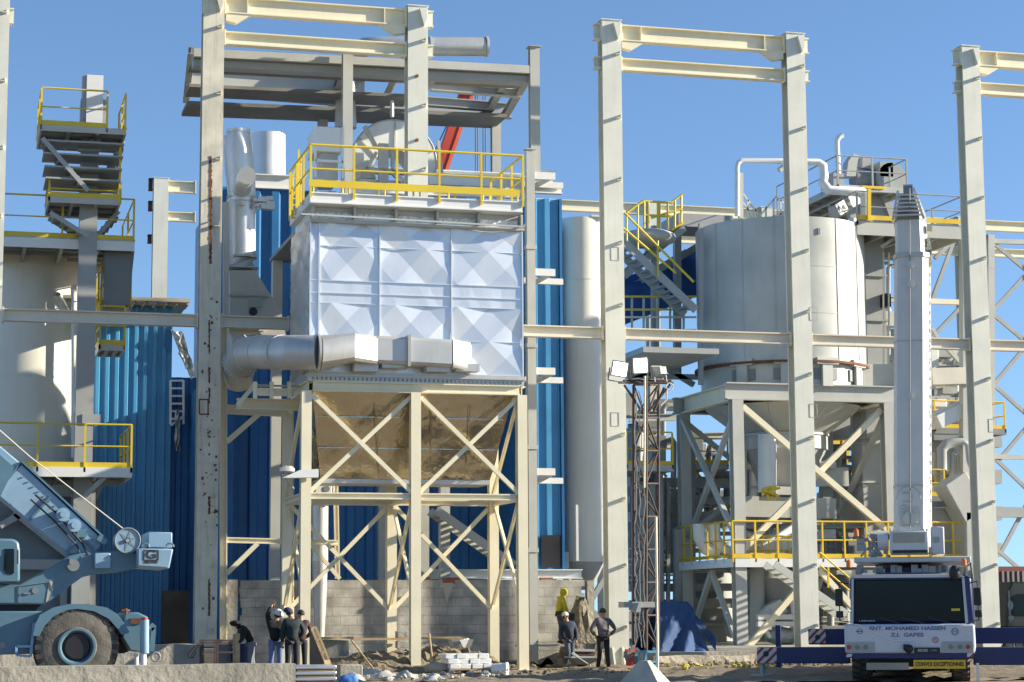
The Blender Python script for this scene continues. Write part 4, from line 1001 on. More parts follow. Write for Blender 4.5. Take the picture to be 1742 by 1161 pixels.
# support frame
XL = P(1254, 800, Y1).x; XR = P(1512, 800, Y1).x
zf = P(1300, 667, Y1).z
fr2 = thing('support_structure', 'tall braced pale steel frame with ring beam and platform carrying the round tank', 'support frame', ((XL+XR)/2, ym, .42))
def fm(nm, mbb, m='lgrey'): return obj(nm, mbb, M[m], fr2)
for (a, b) in (((XL-.4, Y1), (XR+.4, Y1)), ((XL-.4, Y2), (XR+.4, Y2)), ((XL, Y1+.2), (XL, Y2-.2)), ((XR, Y1+.2), (XR, Y2-.2))):
    hz = a[1] == b[1]
    fm('ring_beam', MB().ibar((*a, zf), (*b, zf), .62, .34, n=(0, 1, 0) if hz else (1, 0, 0), tf=.05), 'cream' if not hz else 'lgrey')
for x, y in ((XL, Y1), (XR, Y1), (XL, Y2), (XR, Y2)): fm('leg', MB().ibar((x, y, .42), (x, y, zf-.32), .42, .42, n=(1, 0, 0), tf=.05))
q = P(1190, 730, Y2+2)
zp = P(1350, 951, Y1).z
def brc(a, b, w_=.17, m='lgrey'): return fm('brace', MB().bar(a, b, w_, w_, n=(0, 1, 0) if abs(Vector(a).y-Vector(b).y) < .5 else (1, 0, 0)), m)
za, zbb = P(1254, 692, Y1).z, P(1254, 905, Y1).z
zc_ = P(1254, 1100, Y1).z
brc((XL+.2, Y1-.1, za), (XR-.2, Y1-.1, P(1491, 902, Y1).z), .2, 'cream'); brc((XR-.2, Y1+.1, za), (XL+.2, Y1+.1, P(1270, 935, Y1).z), .2, 'cream')
brc((XL-.1, Y1+.2, zbb), (XL-.1, Y2-.2, za)); brc((XL+.1, Y2-.2, zbb), (XL+.1, Y1+.2, za))
brc((XL, ym, zp-.4), (XL, Y1+.2, zc_)); brc((XL, ym, zp-.4), (XL, Y2-.2, zc_))
xm2 = (XL+XR)/2
brc((xm2, Y1, zp-.3), (XL+.3, Y1, zc_), .2, 'cream'); brc((xm2, Y1, zp-.3), (XR-.3, Y1, zc_), .2, 'cream')
brc((XR, Y1, za), (XR, Y2, zbb)); brc((XL, Y2, zbb), (XR, Y2, za)); brc((XR, Y2, zbb), (XL, Y2, za))
# hopper under the tank
zh = P(1340, 742, ym).z
hp2 = thing('discharge_hopper', 'pale cone hopper with ring band hanging under the tank frame', 'hopper', (ctr[0], ctr[1], zh))
obj('cone', MB().cyl(ctr, rT*.50, zh, zf-.30, 48, r1=rT*.92), M['tank'], hp2)
obj('band', MB().cyl(ctr, rT*.52, zh-.55, zh, 48), M['tank'], hp2)
obj('lower_cone', MB().cyl(ctr, .5, zh-3.2, zh-.55, 32, r1=rT*.5), M['grey'], hp2)
obj('band_flange', MB().cyl(ctr, rT*.54, zh-.04, zh+.04, 48), M['lgrey'], hp2)
mb = MB()
for k in range(8):
    a = 2*math.pi*k/8+.2; mb.bar((ctr[0]+math.cos(a)*rT*.51, ctr[1]+math.sin(a)*rT*.51, zh+.02), (ctr[0]+math.cos(a)*rT*.9, ctr[1]+math.sin(a)*rT*.9, zf-.35), .06)
obj('rib', mb, M['lgrey'], hp2)
# yellow railed platform
pl = thing('platform', 'yellow-railed working platform between the tank legs', 'platform', (xm2, ym, zp-.3))
px0 = XL+.05; px1 = XR+3.2
obj('deck_plate', MB().box((px0, Y1+.07, zp-.08), (px1, Y2-.07, zp-.02)), M['dgrey'], pl)
e = MB(); e.box((px0-.3, Y1-.3, zp-.30), (px1, Y1-.24, zp)); e.box((XL-.36, Y1-.24, zp-.3), (XL-.30, Y2+.2, zp)); e.box((px0, Y2, zp-.3), (px1, Y2+.06, zp))
obj('edge_channel', e, M['white'], pl)
mb = MB()
for k in range(7): x = px0+.5+k*1.1; mb.box((x, Y1-.2, zp-.3), (x+.08, Y2, zp-.085))
obj('joist', mb, M['grey'], pl)
hr = P(1350, 888, Y1).z-zp
rail(pl, [(XL-.33, Y2+.1, zp), (XL-.33, Y1-.27, zp), (px1, Y1-.27, zp)], h=hr, m=M['ochre'], step=.85, r=.035)
mb = MB()
for k in range(7):
    x = P(1275+k*11, 930, Y1+1.2).x; mb.tube([(x, Y1+1.2, zp), (x, Y1+1.2, zp+.75), (x+.07, Y1+1.2, zp+.85), (x+.12, Y1+1.2, zp+.85)], .03, 6)
for z in (.35, .85): mb.tube([(P(1272, 930, Y1+1.2).x, Y1+1.2, zp+z), (P(1350, 930, Y1+1.2).x, Y1+1.2, zp+z)], .03, 6)
mb.box((P(1283, 940, Y1).x, Y1+.4, zp), (P(1348, 940, Y1).x, Y1+1., zp+.22))
obj('pipe_rack', mb, M['ochre'], pl)
mt = thing('belt_machine', 'white tilted belt machine with curved guards on the yellow platform', 'machine', (P(1320, 930, Y1+2.2).x, Y1+2.2, zp))
mb = MB().bar(P(1290, 945, Y1+2), P(1375, 892, Y1+2.4), .75, .9); obj('housing', mb, M['white'], mt, bevel=.06)
mb = MB()
for k, px in enumerate((1215, 1190)): q = P(px, 915, Y1+2.8); mb.tube([q+Vector((0, 0, .5)), q, q+Vector((.25, 0, -.4)), q+Vector((.7, 0, -.6))], .24, 14)
obj('feed_elbow', mb, M['white'], mt)
# stair down from platform
st2 = thing('stair', 'steel stair with yellow rail going down from the tank platform behind the front column', 'stair', P(1400, 1050, 9.6))
stair(st2, P(1318, 960, 9.6), P(1440, 1045, 9.6), .9, M['lgrey'], n=11)
mb = MB()
for d in (0, .45): mb.tube([P(1395, 962, 9.55)+Vector((0, 0, d)), P(1445, 1005, 9.55)+Vector((0, 0, d))], .03, 6)
mb.bar(P(1409, 965, 9.55), P(1409, 1000, 9.55), .06); obj('handrail', mb, M['ochre'], st2)
# inner clutter: machinery & ducts under the tank
def simple(name, label, cat, parts, group=None):
    t = thing(name, label, cat, parts[0][3])
    for nm, mbb, m, _ in parts: obj(nm, mbb, M[m], t, bevel=0)
    return t
q = P(1303, 760, 13)
simple('vertical_pipe', 'short white vertical pipe with yellow valve gear under the hopper', 'pipe',
 [('pipe_run', MB().tube([P(1305, 740, 12.4), P(1305, 838, 12.4)], .34, 16), 'white', P(1305, 845, 12.4)),
  ('valve_gear', (lambda m_: ([m_.bar(P(1296+rd.uniform(0, 28), 826+rd.uniform(0, 24), 12.0), P(1296+rd.uniform(0, 30), 826+rd.uniform(0, 24), 12.2), .09) for _ in range(11)], m_)[1])(MB()), 'yellow', None)])
simple('inner_platform', 'pale horizontal beams and floor of an inner level below the hopper', 'steel deck',
 [('deck_beam', MB().bar(P(1262, 862, 13), P(1420, 866, 13), .75, .3).bar(P(1318, 835, 12.8), P(1362, 836, 12.8), .3, .2).bar(P(1310, 790, 13.2), P(1420, 792, 13.2), .25, .3).bar(P(1310, 812, 13.5), P(1440, 812, 13.5), .7, .4).bar(P(1262, 842, 13.9), P(1262, 700, 13.9), .3), 'lgrey', P(1340, 870, 13)),
  ('inner_post', MB().bar(P(1275, 750, 14.5), P(1275, 900, 14.5), .5).bar(P(1405, 745, 14.5), P(1405, 880, 14.5), .4).bar(P(1175, 760, 17), P(1175, 1100, 17), .3), 'grey', None)])
for k, (pa, w_, ya, yb, Yq, m, lab) in enumerate(((1488, 17, 690, 955, 14, 'lgrey', 'tall grey square duct just left of the crane boom'),
      (1443, 10, 800, 952, 16, 'grey', 'narrow grey standing duct between the front column and the crane boom'))):
    q = P(pa, yb, Yq); q2 = P(pa, ya, Yq); h_ = w_*mpp(pa, Yq)
    t = thing('square_duct', lab, 'duct', q)
    obj('shaft', MB().box((q.x-h_, Yq, q.z), (q.x+h_, Yq+1, q2.z)), M[m], t)
    mb = MB()
    for j in range(5): z = q.z+(q2.z-q.z)*j/4.01; mb.box((q.x-h_-.06, Yq-.06, z), (q.x+h_+.06, Yq+1.06, z+.07))
    obj('flange', mb, M[m], t)
# bucket elevator column right of the tank
q = P(1493, 700, 13.2); q2 = P(1493, 395, 13.2); h_ = 21*mpp(1493, 13.2)
el = thing('bucket_elevator', 'tall grey bucket elevator casing between tank and crane boom', 'elevator casing', q)
obj('casing', MB().box((q.x-h_, 13.2, q.z-1), (q.x+h_, 14.4, q2.z)), M['grey'], el)
mb = MB()
for j in range(5): z = q.z+(q2.z-q.z)*j/4.01; mb.box((q.x-h_-.06, 13.12, z), (q.x+h_+.06, 14.46, z+.08))
obj('flange', mb, M['grey'], el)
q = P(1507, 512, 13); obj('junction_box', MB().box((q.x-.15, 12.8, q.z-.25), (q.x+.12, 13.19, q.z+.25)), M['black'], el)
mb = MB()
for px in (1503, 1512): mb.bar(P(px, 430, 12.6), P(px, 640, 12.6), .05)
obj('ladder', mb, M['beam'], el)
# tower behind: upper platform with yellow toe boards
up, _e = deck('platform', 'upper platform with yellow toe board right of the tank top', 381, 11.5, 5.0, 1458, 1640, th=.5, h=1.15, step=2.4, ry='grey', rails='flr', m='lgrey', toe=False)
obj('toe_board', MB().bar((_e[0], 11.45, _e[2]+.15), (_e[1]+.2, 11.45, _e[2]+.15), .17, .03), M['ochre'], up)
obj('post', MB().bar(P(1478, 322, 11.4), P(1478, 376, 11.4), .13), M['ochre'], up)
tw = thing('tower_frame', 'pale steel tower frame with diagonal braces right of the crane boom', 'tower frame', (P(1640, 1000, 12).x, 12, .42))
def tb(a, b, Y0, w_=.2, m='lgrey', nm='member', Y1_=None): return obj(nm, MB().bar(P(*a, Y0), P(*b, Y0 if Y1_ is None else Y1_), w_, w_), M[m], tw)
tb((1642, 392), (1642, 1095), 12, .34, nm='post'); tb((1535, 395), (1535, 1095), 12, .3, nm='post')
tb((1628, 395), (1585, 512), 16, .14, 'grey', 'brace'); tb((1580, 580), (1632, 525), 16, .14, 'grey', 'brace'); tb((1582, 513), (1636, 515), 15, .2, 'cream'); tb((1600, 580), (1640, 625), 14, .16, 'lgrey', 'brace'); tb((1585, 558), (1600, 585), 14, .12, 'lgrey', 'brace')
tb((1580, 642), (1655, 640), 12, .62, 'beam'); tb((1460, 640), (1528, 640), 12.5, .8, 'lgrey'); tb((1460, 668), (1530, 672), 12.2, .5, 'lgrey'); tb((1585, 655), (1655, 652), 12.6, .12, 'cream')
tb((1500, 420), (1530, 400), 12.2, .12, 'lgrey', 'brace'); tb((1480, 425), (1560, 388), 13.8, .14, 'grey', 'brace'); tb((1590, 440), (1640, 392), 13.8, .14, 'grey', 'brace')
tb((1585, 742), (1660, 742), 13, .35, 'dgrey'); tb((1400, 725), (1540, 722), 17, 1.1, 'grey'); tb((1400, 850), (1540, 852), 17.5, .8, 'lgrey')
lp, _e = deck('platform', 'small yellow-edged platform crossing behind the right column', 730, 12.8, 3.5, 1590, 1712, th=.2, h=1.05, step=1.4, ry='ochre', rails='flr', m='dgrey')
lp2, _e = deck('platform', 'small yellow cage platform just right of the white crane boom', 845, 11.8, 2.2, 1575, 1609, th=.25, h=1.0, step=.8, ry='yellow', rails='flr', m='dgrey')
# chute and pipes
ch = thing('chute', 'pale sloping chute under the yellow cage platform, right of the crane boom', 'chute', P(1660, 960, 11))
obj('trunk', MB().bar(P(1615, 815, 11), P(1650, 880, 11), 1.0, 1.0).bar(P(1652, 872, 11), P(1656, 1095, 11), .95, 1.0), M['lgrey'], ch, bevel=.04)
obj('body_box', MB().box((P(1586, 952, 11.6).x, 11.6, P(1600, 955, 11.6).z), (P(1650, 952, 11.6).x, 13, P(1600, 865, 11.6).z)), M['lgrey'], ch)
obj('edge', MB().bar(P(1586, 858, 11.4), P(1650, 858, 11.4), .2, .3), M['dgrey'], ch)
gpipe = thing('pipe', 'thick grey bent pipe behind the right column below the small platform', 'pipe', P(1640, 800, 12))
obj('pipe_run', MB().tube([P(1602, 800, 12), P(1602, 765, 12), P(1610, 756, 12), P(1634, 751, 12), P(1643, 757, 12), P(1646, 785, 12), P(1656, 810, 12), P(1662, 830, 12)], .2, 14), M['grey'], gpipe)
mb = MB()
for px, ya, yb in ((1612, 770, 800), (1620, 770, 815), (1630, 775, 830), (1590, 770, 810)): mb.tube([P(px, ya, 12.3), P(px, yb, 12.3)], .1, 8)
obj('branch_pipe', mb, M['lgrey'], gpipe)
cr2 = thing('belt_conveyor', 'pale inclined conveyor head with drive behind the crane boom right side', 'conveyor', P(1610, 720, 12.5))
obj('trough', MB().bar(P(1588, 720, 12.5), P(1645, 692, 12.5), .5, 1.0).bar(P(1586, 708, 12.3), P(1640, 682, 12.3), .15, .2), M['white'], cr2)
obj('head_box', MB().box((P(1585, 700, 13).x, 13, P(1585, 700, 13).z), (P(1612, 700, 13).x, 14, P(1612, 680, 13).z)), M['white'], cr2, bevel=.05)
mb = MB(); rd = random.Random(6)
for k in range(14): q = P(rd.uniform(1586, 1622), rd.uniform(658, 685), 13.4); s = rd.uniform(.08, .25); mb.box((q.x-s, q.y-s, q.z-s*.5), (q.x+s, q.y+s, q.z+s*.5))
obj('drive', mb, M['grey'], cr2)
# zigzag bracing far right
zz_ = thing('zigzag_bracing', 'light grey zigzag bracing against the sky at the right edge', 'bracing', P(1745, 1095, 20))
pts = [(1690, 410), (1757, 470), (1688, 530), (1757, 592), (1692, 652), (1765, 722), (1700, 782), (1765, 850), (1704, 938), (1770, 1000)]
for a, b in zip(pts, pts[1:]):
    obj('brace', MB().bar(P(a[0]-14, a[1]-(8 if b[1] > a[1] and a[0] < 1720 else 0), 20), P(*b, 20), .15, .12), M['lblue'] if 0 else M['grey'], zz_)
for y in (410, 776, 590): obj('strut', MB().bar(P(1660, y, 20), P(1790, y+4, 20), .2, .2), M['lgrey'], zz_)
obj('girder', MB().bar(P(1660, 871, 20), P(1790, 873, 20), .42, .4), M['grey'], zz_)
obj('post', MB().bar(P(1760, 395, 20), P(1766, 1100, 20), .35), M['lgrey'], zz_)
obj('post', MB().bar(P(1684, 400, 20), P(1684, 1100, 20), .3), M['lgrey'], zz_)

# ---------------------------------------------------------------- machinery on top right
mp_, _e = deck('platform', 'machine platform with thin grey railing above the round tank', 318, 13.0, 6.0, 1425, 1545, th=.22, h=1.15, step=1.4, ry='grey', rails='flr', toe=False)
obj('toe_board', MB().bar((_e[0]+1, 12.97, _e[2]-.03), (_e[1]-1, 12.97, _e[2]-.03), .10, .03), M['ochre'], mp_)
for a, b in (((1452, 375), (1435, 322)), ((1520, 378), (1500, 325))): obj('support', MB().bar(P(*a, 14), P(*b, 14), .3), M['grey'], mp_)
q = P(1495, 350, 14); obj('support_duct', MB().box((q.x-.45, 14, q.z-1.0), (q.x+.45, 15, q.z+.5)), M['grey'], mp_)
z0_ = _e[2]
mo = thing('blower', 'grey motor driven blower with curved guard on the top machine platform', 'machine', (P(1478, 300, 15).x, 15, z0_))
obj('skid', MB().box((P(1446, 300, 14.5).x, 14.5, z0_), (P(1500, 300, 14.5).x, 16, z0_+.35)), M['white'], mo)
obj('motor', MB().tube([(P(1455, 290, 15).x, 15.2, z0_+.8), (P(1485, 290, 15).x, 15.2, z0_+.8)], .42, 20), M['dgrey'], mo)
obj('terminal_box', MB().box((P(1466, 290, 15).x, 14.9, z0_+1.15), (P(1482, 290, 15).x, 15.4, z0_+1.6)), M['grey'], mo)
obj('fan_case', MB().prism([Vector((P(1510, 300, 15).x, 14.6, z0_+.75))+Vector((math.cos(a)*.62, 0, math.sin(a)*.62)) for a in [2*math.pi*k/20 for k in range(20)]], (0, .9, 0)).box((P(1490, 300, 15).x, 14.6, z0_+.8), (P(1512, 300, 15).x, 15.4, z0_+1.4)), M['grey'], mo)
obj('belt_guard', MB().prism([(P(px, 300, 14.6).x, 14.6, P(px, py, 14.6).z) for px, py in ((1440, 300), (1444, 275), (1453, 262), (1462, 264), (1458, 285), (1456, 300))], (0, .5, 0)), M['lgrey'], mo)
vp = thing('vent_pipe', 'thin upright vent pipe with a hooked top above the machine platform', 'pipe', (P(1426, 320, 13.3).x, 13.3, z0_))
obj('pipe_run', MB().tube([(P(1427, 300, 13.3).x, 13.3, z0_), P(1424, 250, 13.3), P(1424, 240, 13.3), P(1428, 233, 13.3), P(1434, 231, 13.3)], .1, 12), M['white'], vp)
obj('valve_box', MB().box((P(1418, 310, 13.2).x, 13.2, z0_), (P(1436, 310, 13.2).x, 13.8, z0_+.5)), M['grey'], vp)
pp = thing('overhead_pipe', 'pale pipe rising left of the tank and bending down to the machine platform', 'pipe', P(1258, 370, 12.5))
obj('pipe_run', MB().tube([P(1254, 368, 12.5), P(1254, 285, 12.5), P(1256, 277, 12.5), P(1263, 273, 12.5), P(1392, 276, 12.5), P(1400, 282, 12.5), P(1402, 300, 12.5), P(1400, 312, 12.4), P(1410, 324, 12.3), P(1466, 327, 12.3), P(1471, 330, 12.3), P(1471, 372, 12.3)], [.09, .09, .09, .09, .13, .17, .17, .18, .19, .19, .19, .17], 12), M['white'], pp)
obj('pipe_post', MB().bar(P(1260, 295, 12.6), P(1260, 372, 12.6), .16), M['lgrey'], pp)
obj('valve', MB().tube([P(1325, 290, 12.4), P(1334, 284, 12.4)], .1, 10), M['lgrey'], pp)
rl2 = thing('tank_top_railing', 'thin brownish railing with sloping rails on the left part of the tank roof', 'railing', P(1300, 372, 13))
mb = MB()
for a, b in (((1264, 330), (1290, 365)), ((1292, 368), (1320, 335)), ((1320, 335), (1336, 348)), ((1264, 345), (1280, 368)), ((1296, 375), (1336, 362))): mb.bar(P(*a, 13), P(*b, 13), .06)
for px, ya, yb in ((1272, 340, 372), (1285, 355, 372), (1303, 352, 372), (1316, 340, 372), (1328, 340, 370)): mb.bar(P(px, ya, 13), P(px, yb, 13), .06)
obj('rails', mb, M['beam'], rl2)
obj('roof_stiffener', MB().ibar(P(1300, 372, 13.5), P(1460, 332, 13.5), .4, .3), M['grey'], rl2) if 0 else None
rb2 = thing('roof_girder', 'grey perforated girder lying on the tank roof below the machine platform', 'girder', P(1430, 355, 12))
obj('girder', MB().bar(P(1418, 362, 11.8), P(1462, 335, 13.5), .45, .3), M['grey'], rb2)
ob = MB()
for px, py in ((1432, 355), (1442, 349)): q = P(px, py, 12.0); ob.blob(q-Vector((0, .25, 0)), .12, (1, .4, .7), 10)
obj('hole_rim', ob, M['cream'], rb2)

# ---------------------------------------------------------------- stairs left of the tank
YSt = 13
ss = thing('stair_tower', 'steel stair tower with yellow railings and landings left of the round tank', 'stair tower', P(1120, 1095, YSt))
stair(ss, P(1062, 412, YSt), P(1184, 528, YSt), 1.2, M['grey'], n=13, sh=.30)
stair(ss, P(1165, 388, YSt+2.2), P(1062, 470, YSt+2.2), 1.2, M['grey'], n=12, sh=.26)
stair(ss, P(1186, 420, YSt+4.2), P(1090, 478, YSt+4.2), 1.2, M['grey'], n=12, sh=.26)
mb = MB()
for a, b in (((1062, 362), (1180, 480)), ((1060, 388), (1150, 465)), ((1066, 362), (1096, 341))): mb.tube([P(*a, YSt-.1), P(*b, YSt-.1)], .045, 8)
for px, ya, yb in ((1066, 368, 410), (1085, 350, 425), (1119, 410, 470)): mb.tube([P(px, ya, YSt-.1), P(px, yb, YSt-.1)], .04, 8)
obj('stair_rail', mb, M['yellow'], ss)
mb = MB()
for a, b in (((1096, 343), (1142, 345)), ((1096, 366), (1142, 369)), ((1142, 345), (1161, 331)), ((1108, 371), (1161, 355)), ((1143, 392), (1163, 378))): mb.tube([P(*a, YSt+2), P(*b, YSt+2)], .045, 8)
for px, ya, yb in ((1096, 343, 392), (1103, 343, 392), (1122, 345, 392), (1136, 346, 392), (1148, 342, 388), (1159, 334, 380), (1119, 345, 392)): mb.tube([P(px, ya, YSt+2), P(px, yb, YSt+2)], .045, 8)
obj('landing_rail', mb, M['yellow'], ss)
p, q = P(1082, 398, YSt+1.2), P(1150, 398, YSt+1.2)
obj('landing', MB().box((p.x, YSt+1.2, p.z-.15), (q.x, YSt+3.4, p.z)), M['grey'], ss)
q = P(1105, 405, YSt+1); obj('hood', MB().blob(q, 1.05, (1, .8, .32), 20), M['lgrey'], ss)
for px, Yq in ((1114, YSt+3), (1152, YSt+3.6)): obj('post', MB().bar(P(px, 385, Yq), P(px, 640, Yq), .26), M['grey'], ss)
p, q = P(1160, 372, YSt+3.4), P(1190, 372, YSt+3.4)
obj('upper_deck', MB().box((p.x-.5, YSt+2.4, p.z-.5), (q.x+1, YSt+4.4, p.z)), M['grey'], ss)
for k, y in enumerate((505, 540)):
    p, q = P(1062, y, YSt+1.5), P(1184, y, YSt+1.5)
    obj('deck_rail', MB().bar(p, q, .07).bar(P(1062, y+22, YSt+1.5), P(1184, y+22, YSt+1.5), .07), M['beam'] if k else M['yellow'], ss)
for px in (1075, 1095, 1118, 1140, 1163): obj('rail_post', MB().bar(P(px, 508, YSt+1.6), P(px, 560, YSt+1.6), .07), M['lgrey'], ss)
# dark deck underside below
p, q = P(1064, 600, YSt), P(1190, 600, YSt)
obj('lower_deck', MB().box((p.x, YSt-2.0, P(1100, 590, YSt-2).z-.2), (q.x, YSt+5, P(1100, 590, YSt-2).z)), M['grey'], ss)
mb = MB()
for a, b in (((1070, 650), (1180, 600)), ((1090, 600), (1180, 655)), ((1066, 640), (1190, 642))): mb.bar(P(*a, YSt+3), P(*b, YSt+3), .2)
obj('lower_brace', mb, M['grey'], ss)
cv = thing('belt_conveyor', 'deep blue covered conveyor sloping up to the right behind the stair tower', 'conveyor', P(1120, 520, 18))
obj('cover', MB().bar(P(1045, 528, 18), P(1195, 470, 18), 1.35, 1.4), M['conv'], cv)
obj('roof_cover', MB().bar(P(1045, 500, 18.8), P(1195, 445, 18.8), .9, 1.2), M['conv'], cv)
obj('rib', MB().bar(P(1045, 507, 17.2), P(1195, 449, 17.2), .08, .06).bar(P(1045, 545, 17.2), P(1195, 487, 17.2), .08, .06), M['conv'], cv)
# walkway left behind floodlight mast
wl, _e = deck('walkway', 'dim walkway with yellow-brown railing behind the floodlight mast', 792, 15, 3.0, 1066, 1146, th=.22, h=1.25, step=1.3, ry='ochre', rails='f', m='lgrey')
dm = thing('pipe_cluster', 'dark tangle of vertical pipes and frames behind the floodlight mast', 'pipework', P(1110, 1100, 18))
rd = random.Random(8); mb = MB()
for k in range(16):
    px = 1072+rd.uniform(0, 100); ya = rd.choice([760, 820, 900]); mb.bar(P(px, ya, 17+rd.uniform(-1, 1)), P(px, 1100, 17), rd.uniform(.1, .3))
for k in range(10): y = 820+k*30; mb.bar(P(1070, y, 18), P(1250, y+rd.uniform(-5, 5), 18), rd.uniform(.1, .4))
for k in range(6): mb.bar(P(1075+rd.uniform(0, 80), 820+k*40, 17.5), P(1075+rd.uniform(0, 160), 850+k*40, 17.5), .12)
obj('frame', mb, M['grey'], dm)
mb = MB()
for px, a, b, w_ in ((1078, 730, 1000, .9), (1200, 960, 1100, 2.6), (1300, 975, 1100, 2.0), (1150, 840, 960, .8)): q = P(px, b, 19.5); q2 = P(px, a, 19.5); mb.tube([q, q2], w_*.5, 20)
obj('vessel', mb, M['grey'], dm)
# lower machinery under platform
lm = thing('lower_machine', 'pale machine on white skid beams at ground level under the tank platform', 'machine', P(1320, 1095, 13.2))
mb = MB()
for y in (1050, 1062): mb.bar(P(1288, y, 12), P(1358, y, 12), .18, .2)
mb.bar(P(1290, 1050, 12), P(1310, 1085, 12), .12); mb.bar(P(1350, 1020, 12), P(1356, 1090, 12), .2)
obj('skid_beam', mb, M['white'], lm)
obj('gearbox', MB().blob(P(1330, 1083, 12.5), .55, (1.1, 1, .6), 14, .08, 2), M['lgrey'], lm, smooth=20)
obj('hood', MB().prism([P(px, py, 12.4) for px, py in ((1295, 1045), (1305, 1032), (1328, 1020), (1340, 1040), (1330, 1050))], (0, 1, 0)), M['white'], lm)
obj('belly', MB().cyl((P(1330, 1040, 14).x, 14), 1.0, P(1330, 1040, 14).z-.4, P(1330, 985, 14).z, 24, r1=1.6), M['grey'], lm)
obj('column_pipe', MB().tube([P(1288, 960, 13), P(1288, 1090, 13)], .28, 14), M['lgrey'], lm)
# background industrial hall massing under deck
bg_ = thing('process_hall', 'dim grey steel hall of beams and panels far behind the tank frame', 'building', P(1430, 1095, 24))
mb = MB()
for k in range(5): y = 745+k*62; mb.bar(P(1262, y, 23), P(1700, y+5, 23), .6, .5)
for px in (1290, 1345, 1420, 1470, 1530, 1600): mb.bar(P(px, 700, 23.5), P(px, 1100, 23.5), .55)
obj('frame', mb, M['grey'], bg_)
mb = MB()
for px0_, px1_, ya, yb in ((1262, 1345, 905, 1100), (1348, 1500, 965, 1100), (1395, 1440, 870, 950), (1530, 1600, 800, 960), (1560, 1660, 980, 1100)):
    p, q = P(px0_, yb, 25), P(px1_, ya, 25); mb.box((p.x, 25, p.z), (q.x, 25.3, q.z))
obj('wall_panel', mb, M['dgrey'], bg_)
mb = MB()
for px in (1425, 1455, 1432): mb.box((P(px, 745, 22).x, 22, P(px, 790, 22).z), (P(px+9, 745, 22).x, 22.2, P(px, 735, 22).z))
for y in (742, 760, 778): mb.bar(P(1420, y, 22), P(1475, y, 22), .1)
obj('louvre', mb, M['white'], bg_)
mb = MB().tube([P(1372, 1000, 20), P(1372, 980, 20), P(1400, 968, 20), P(1440, 975, 20)], .5, 14); obj('duct_bend', mb, M['lgrey'], bg_)
# ---------------------------------------------------------------- floodlight mast
YMs = -4
tm = thing('floodlight_mast', 'rusty lattice mast carrying floodlights, standing right of the middle steel column', 'light mast', P(1095, 1125, YMs))
def T(px, py, dy=0): return P(px, py, YMs+dy)
mb = MB()
tops = [(1099, 0, 640), (1078, .5, 655), (1120, .5, 655)]
for px, dy, y in tops: mb.tube([T(px, y, dy), T(px, 1112, dy)], .045 if dy else .055, 8)
ys = list(range(655, 1110, 56)); 
for i, (a, b) in enumerate(zip(ys, ys[1:])):
    for (pa, da), (pb, db) in (((1099, 0), (1078, .5)), ((1099, 0), (1120, .5)), ((1078, .5), (1120, .5))):
        if i % 2: mb.tube([T(pa, a, da), T(pb, b, db)], .026, 6)
        else: mb.tube([T(pb, a, db), T(pa, b, da)], .026, 6)
        mb.tube([T(pa, a, da), T(pb, a, db)], .026, 6)
obj('lattice', mb, M['rustpaint'], tm)
mb = MB()
for a, b in (((1052, 651), (1145, 652)), ((1062, 655), (1095, 705)), ((1140, 655), (1100, 705)), ((1130, 660), (1112, 700))): mb.tube([T(*a), T(*b)], .035, 6)
mb.tube([T(1060, 648, .4), T(1142, 648, .4)], .03, 6)
obj('cross_arm', mb, M['rustpaint'], tm)
obj('cable_coil', MB().tube([T(1139+6*math.cos(t), 658+6*math.sin(t), -.1) for t in [k*.6 for k in range(11)]], .018, 6).tube([T(1134, 664), T(1134, 680), T(1124, 690)], .02, 6), M['beam'], tm)
rd = random.Random(12); mb = MB()
for k in range(3):
    pts = []; px = 1082+k*7
    for j in range(24): pts.append(T(px+rd.uniform(-3, 3), 665+j*19, -.08))
    mb.tube(pts, .014, 5)
obj('cable', mb, M['grey'], tm)
obj('long_pipe', MB().tube([T(1116, 880, -.2), T(1119, 1150, -.6)], .035, 8).tube([T(1096, 830, -.1), T(1097, 640, -.1)], .03, 8), M['cream'], tm)
mb = MB().box(tuple(T(1058, 1034)-Vector((0, .2, 0))), tuple(T(1110, 1024)+Vector((0, .3, 0)))).box(tuple(T(1072, 1042)-Vector((0, .25, 0))), tuple(T(1085, 1026)+Vector((0, 0, 0))))
obj('control_box', mb, M['grey'], tm)
mb = MB()
for px in (1087, 1098, 1117): mb.bar(T(px, 1108, -.4), T(px, 1130, -.4), .06)
for y in (1109, 1126): mb.bar(T(1087, y, -.4), T(1117, y, -.4), .06)
for px in (1088, 1117): mb.bar(T(px, 1109, -.4), T(px-5, 1104, .5), .06)
obj('base_frame', mb, M['lblue'], tm)
rd = random.Random(5); mb = MB(); mr = MB()
for k in range(20): q = T(1073+rd.uniform(-6, 10), 1112+rd.uniform(-12, 18), -.2); s = rd.uniform(.03, .09); (mb if k % 3 else mr).box((q.x-s, q.y-s, q.z-s), (q.x+s, q.y+s, q.z+s))
obj('winch', mb, M['dgrey'], tm); obj('winch_handle', mr, M['red'], tm)
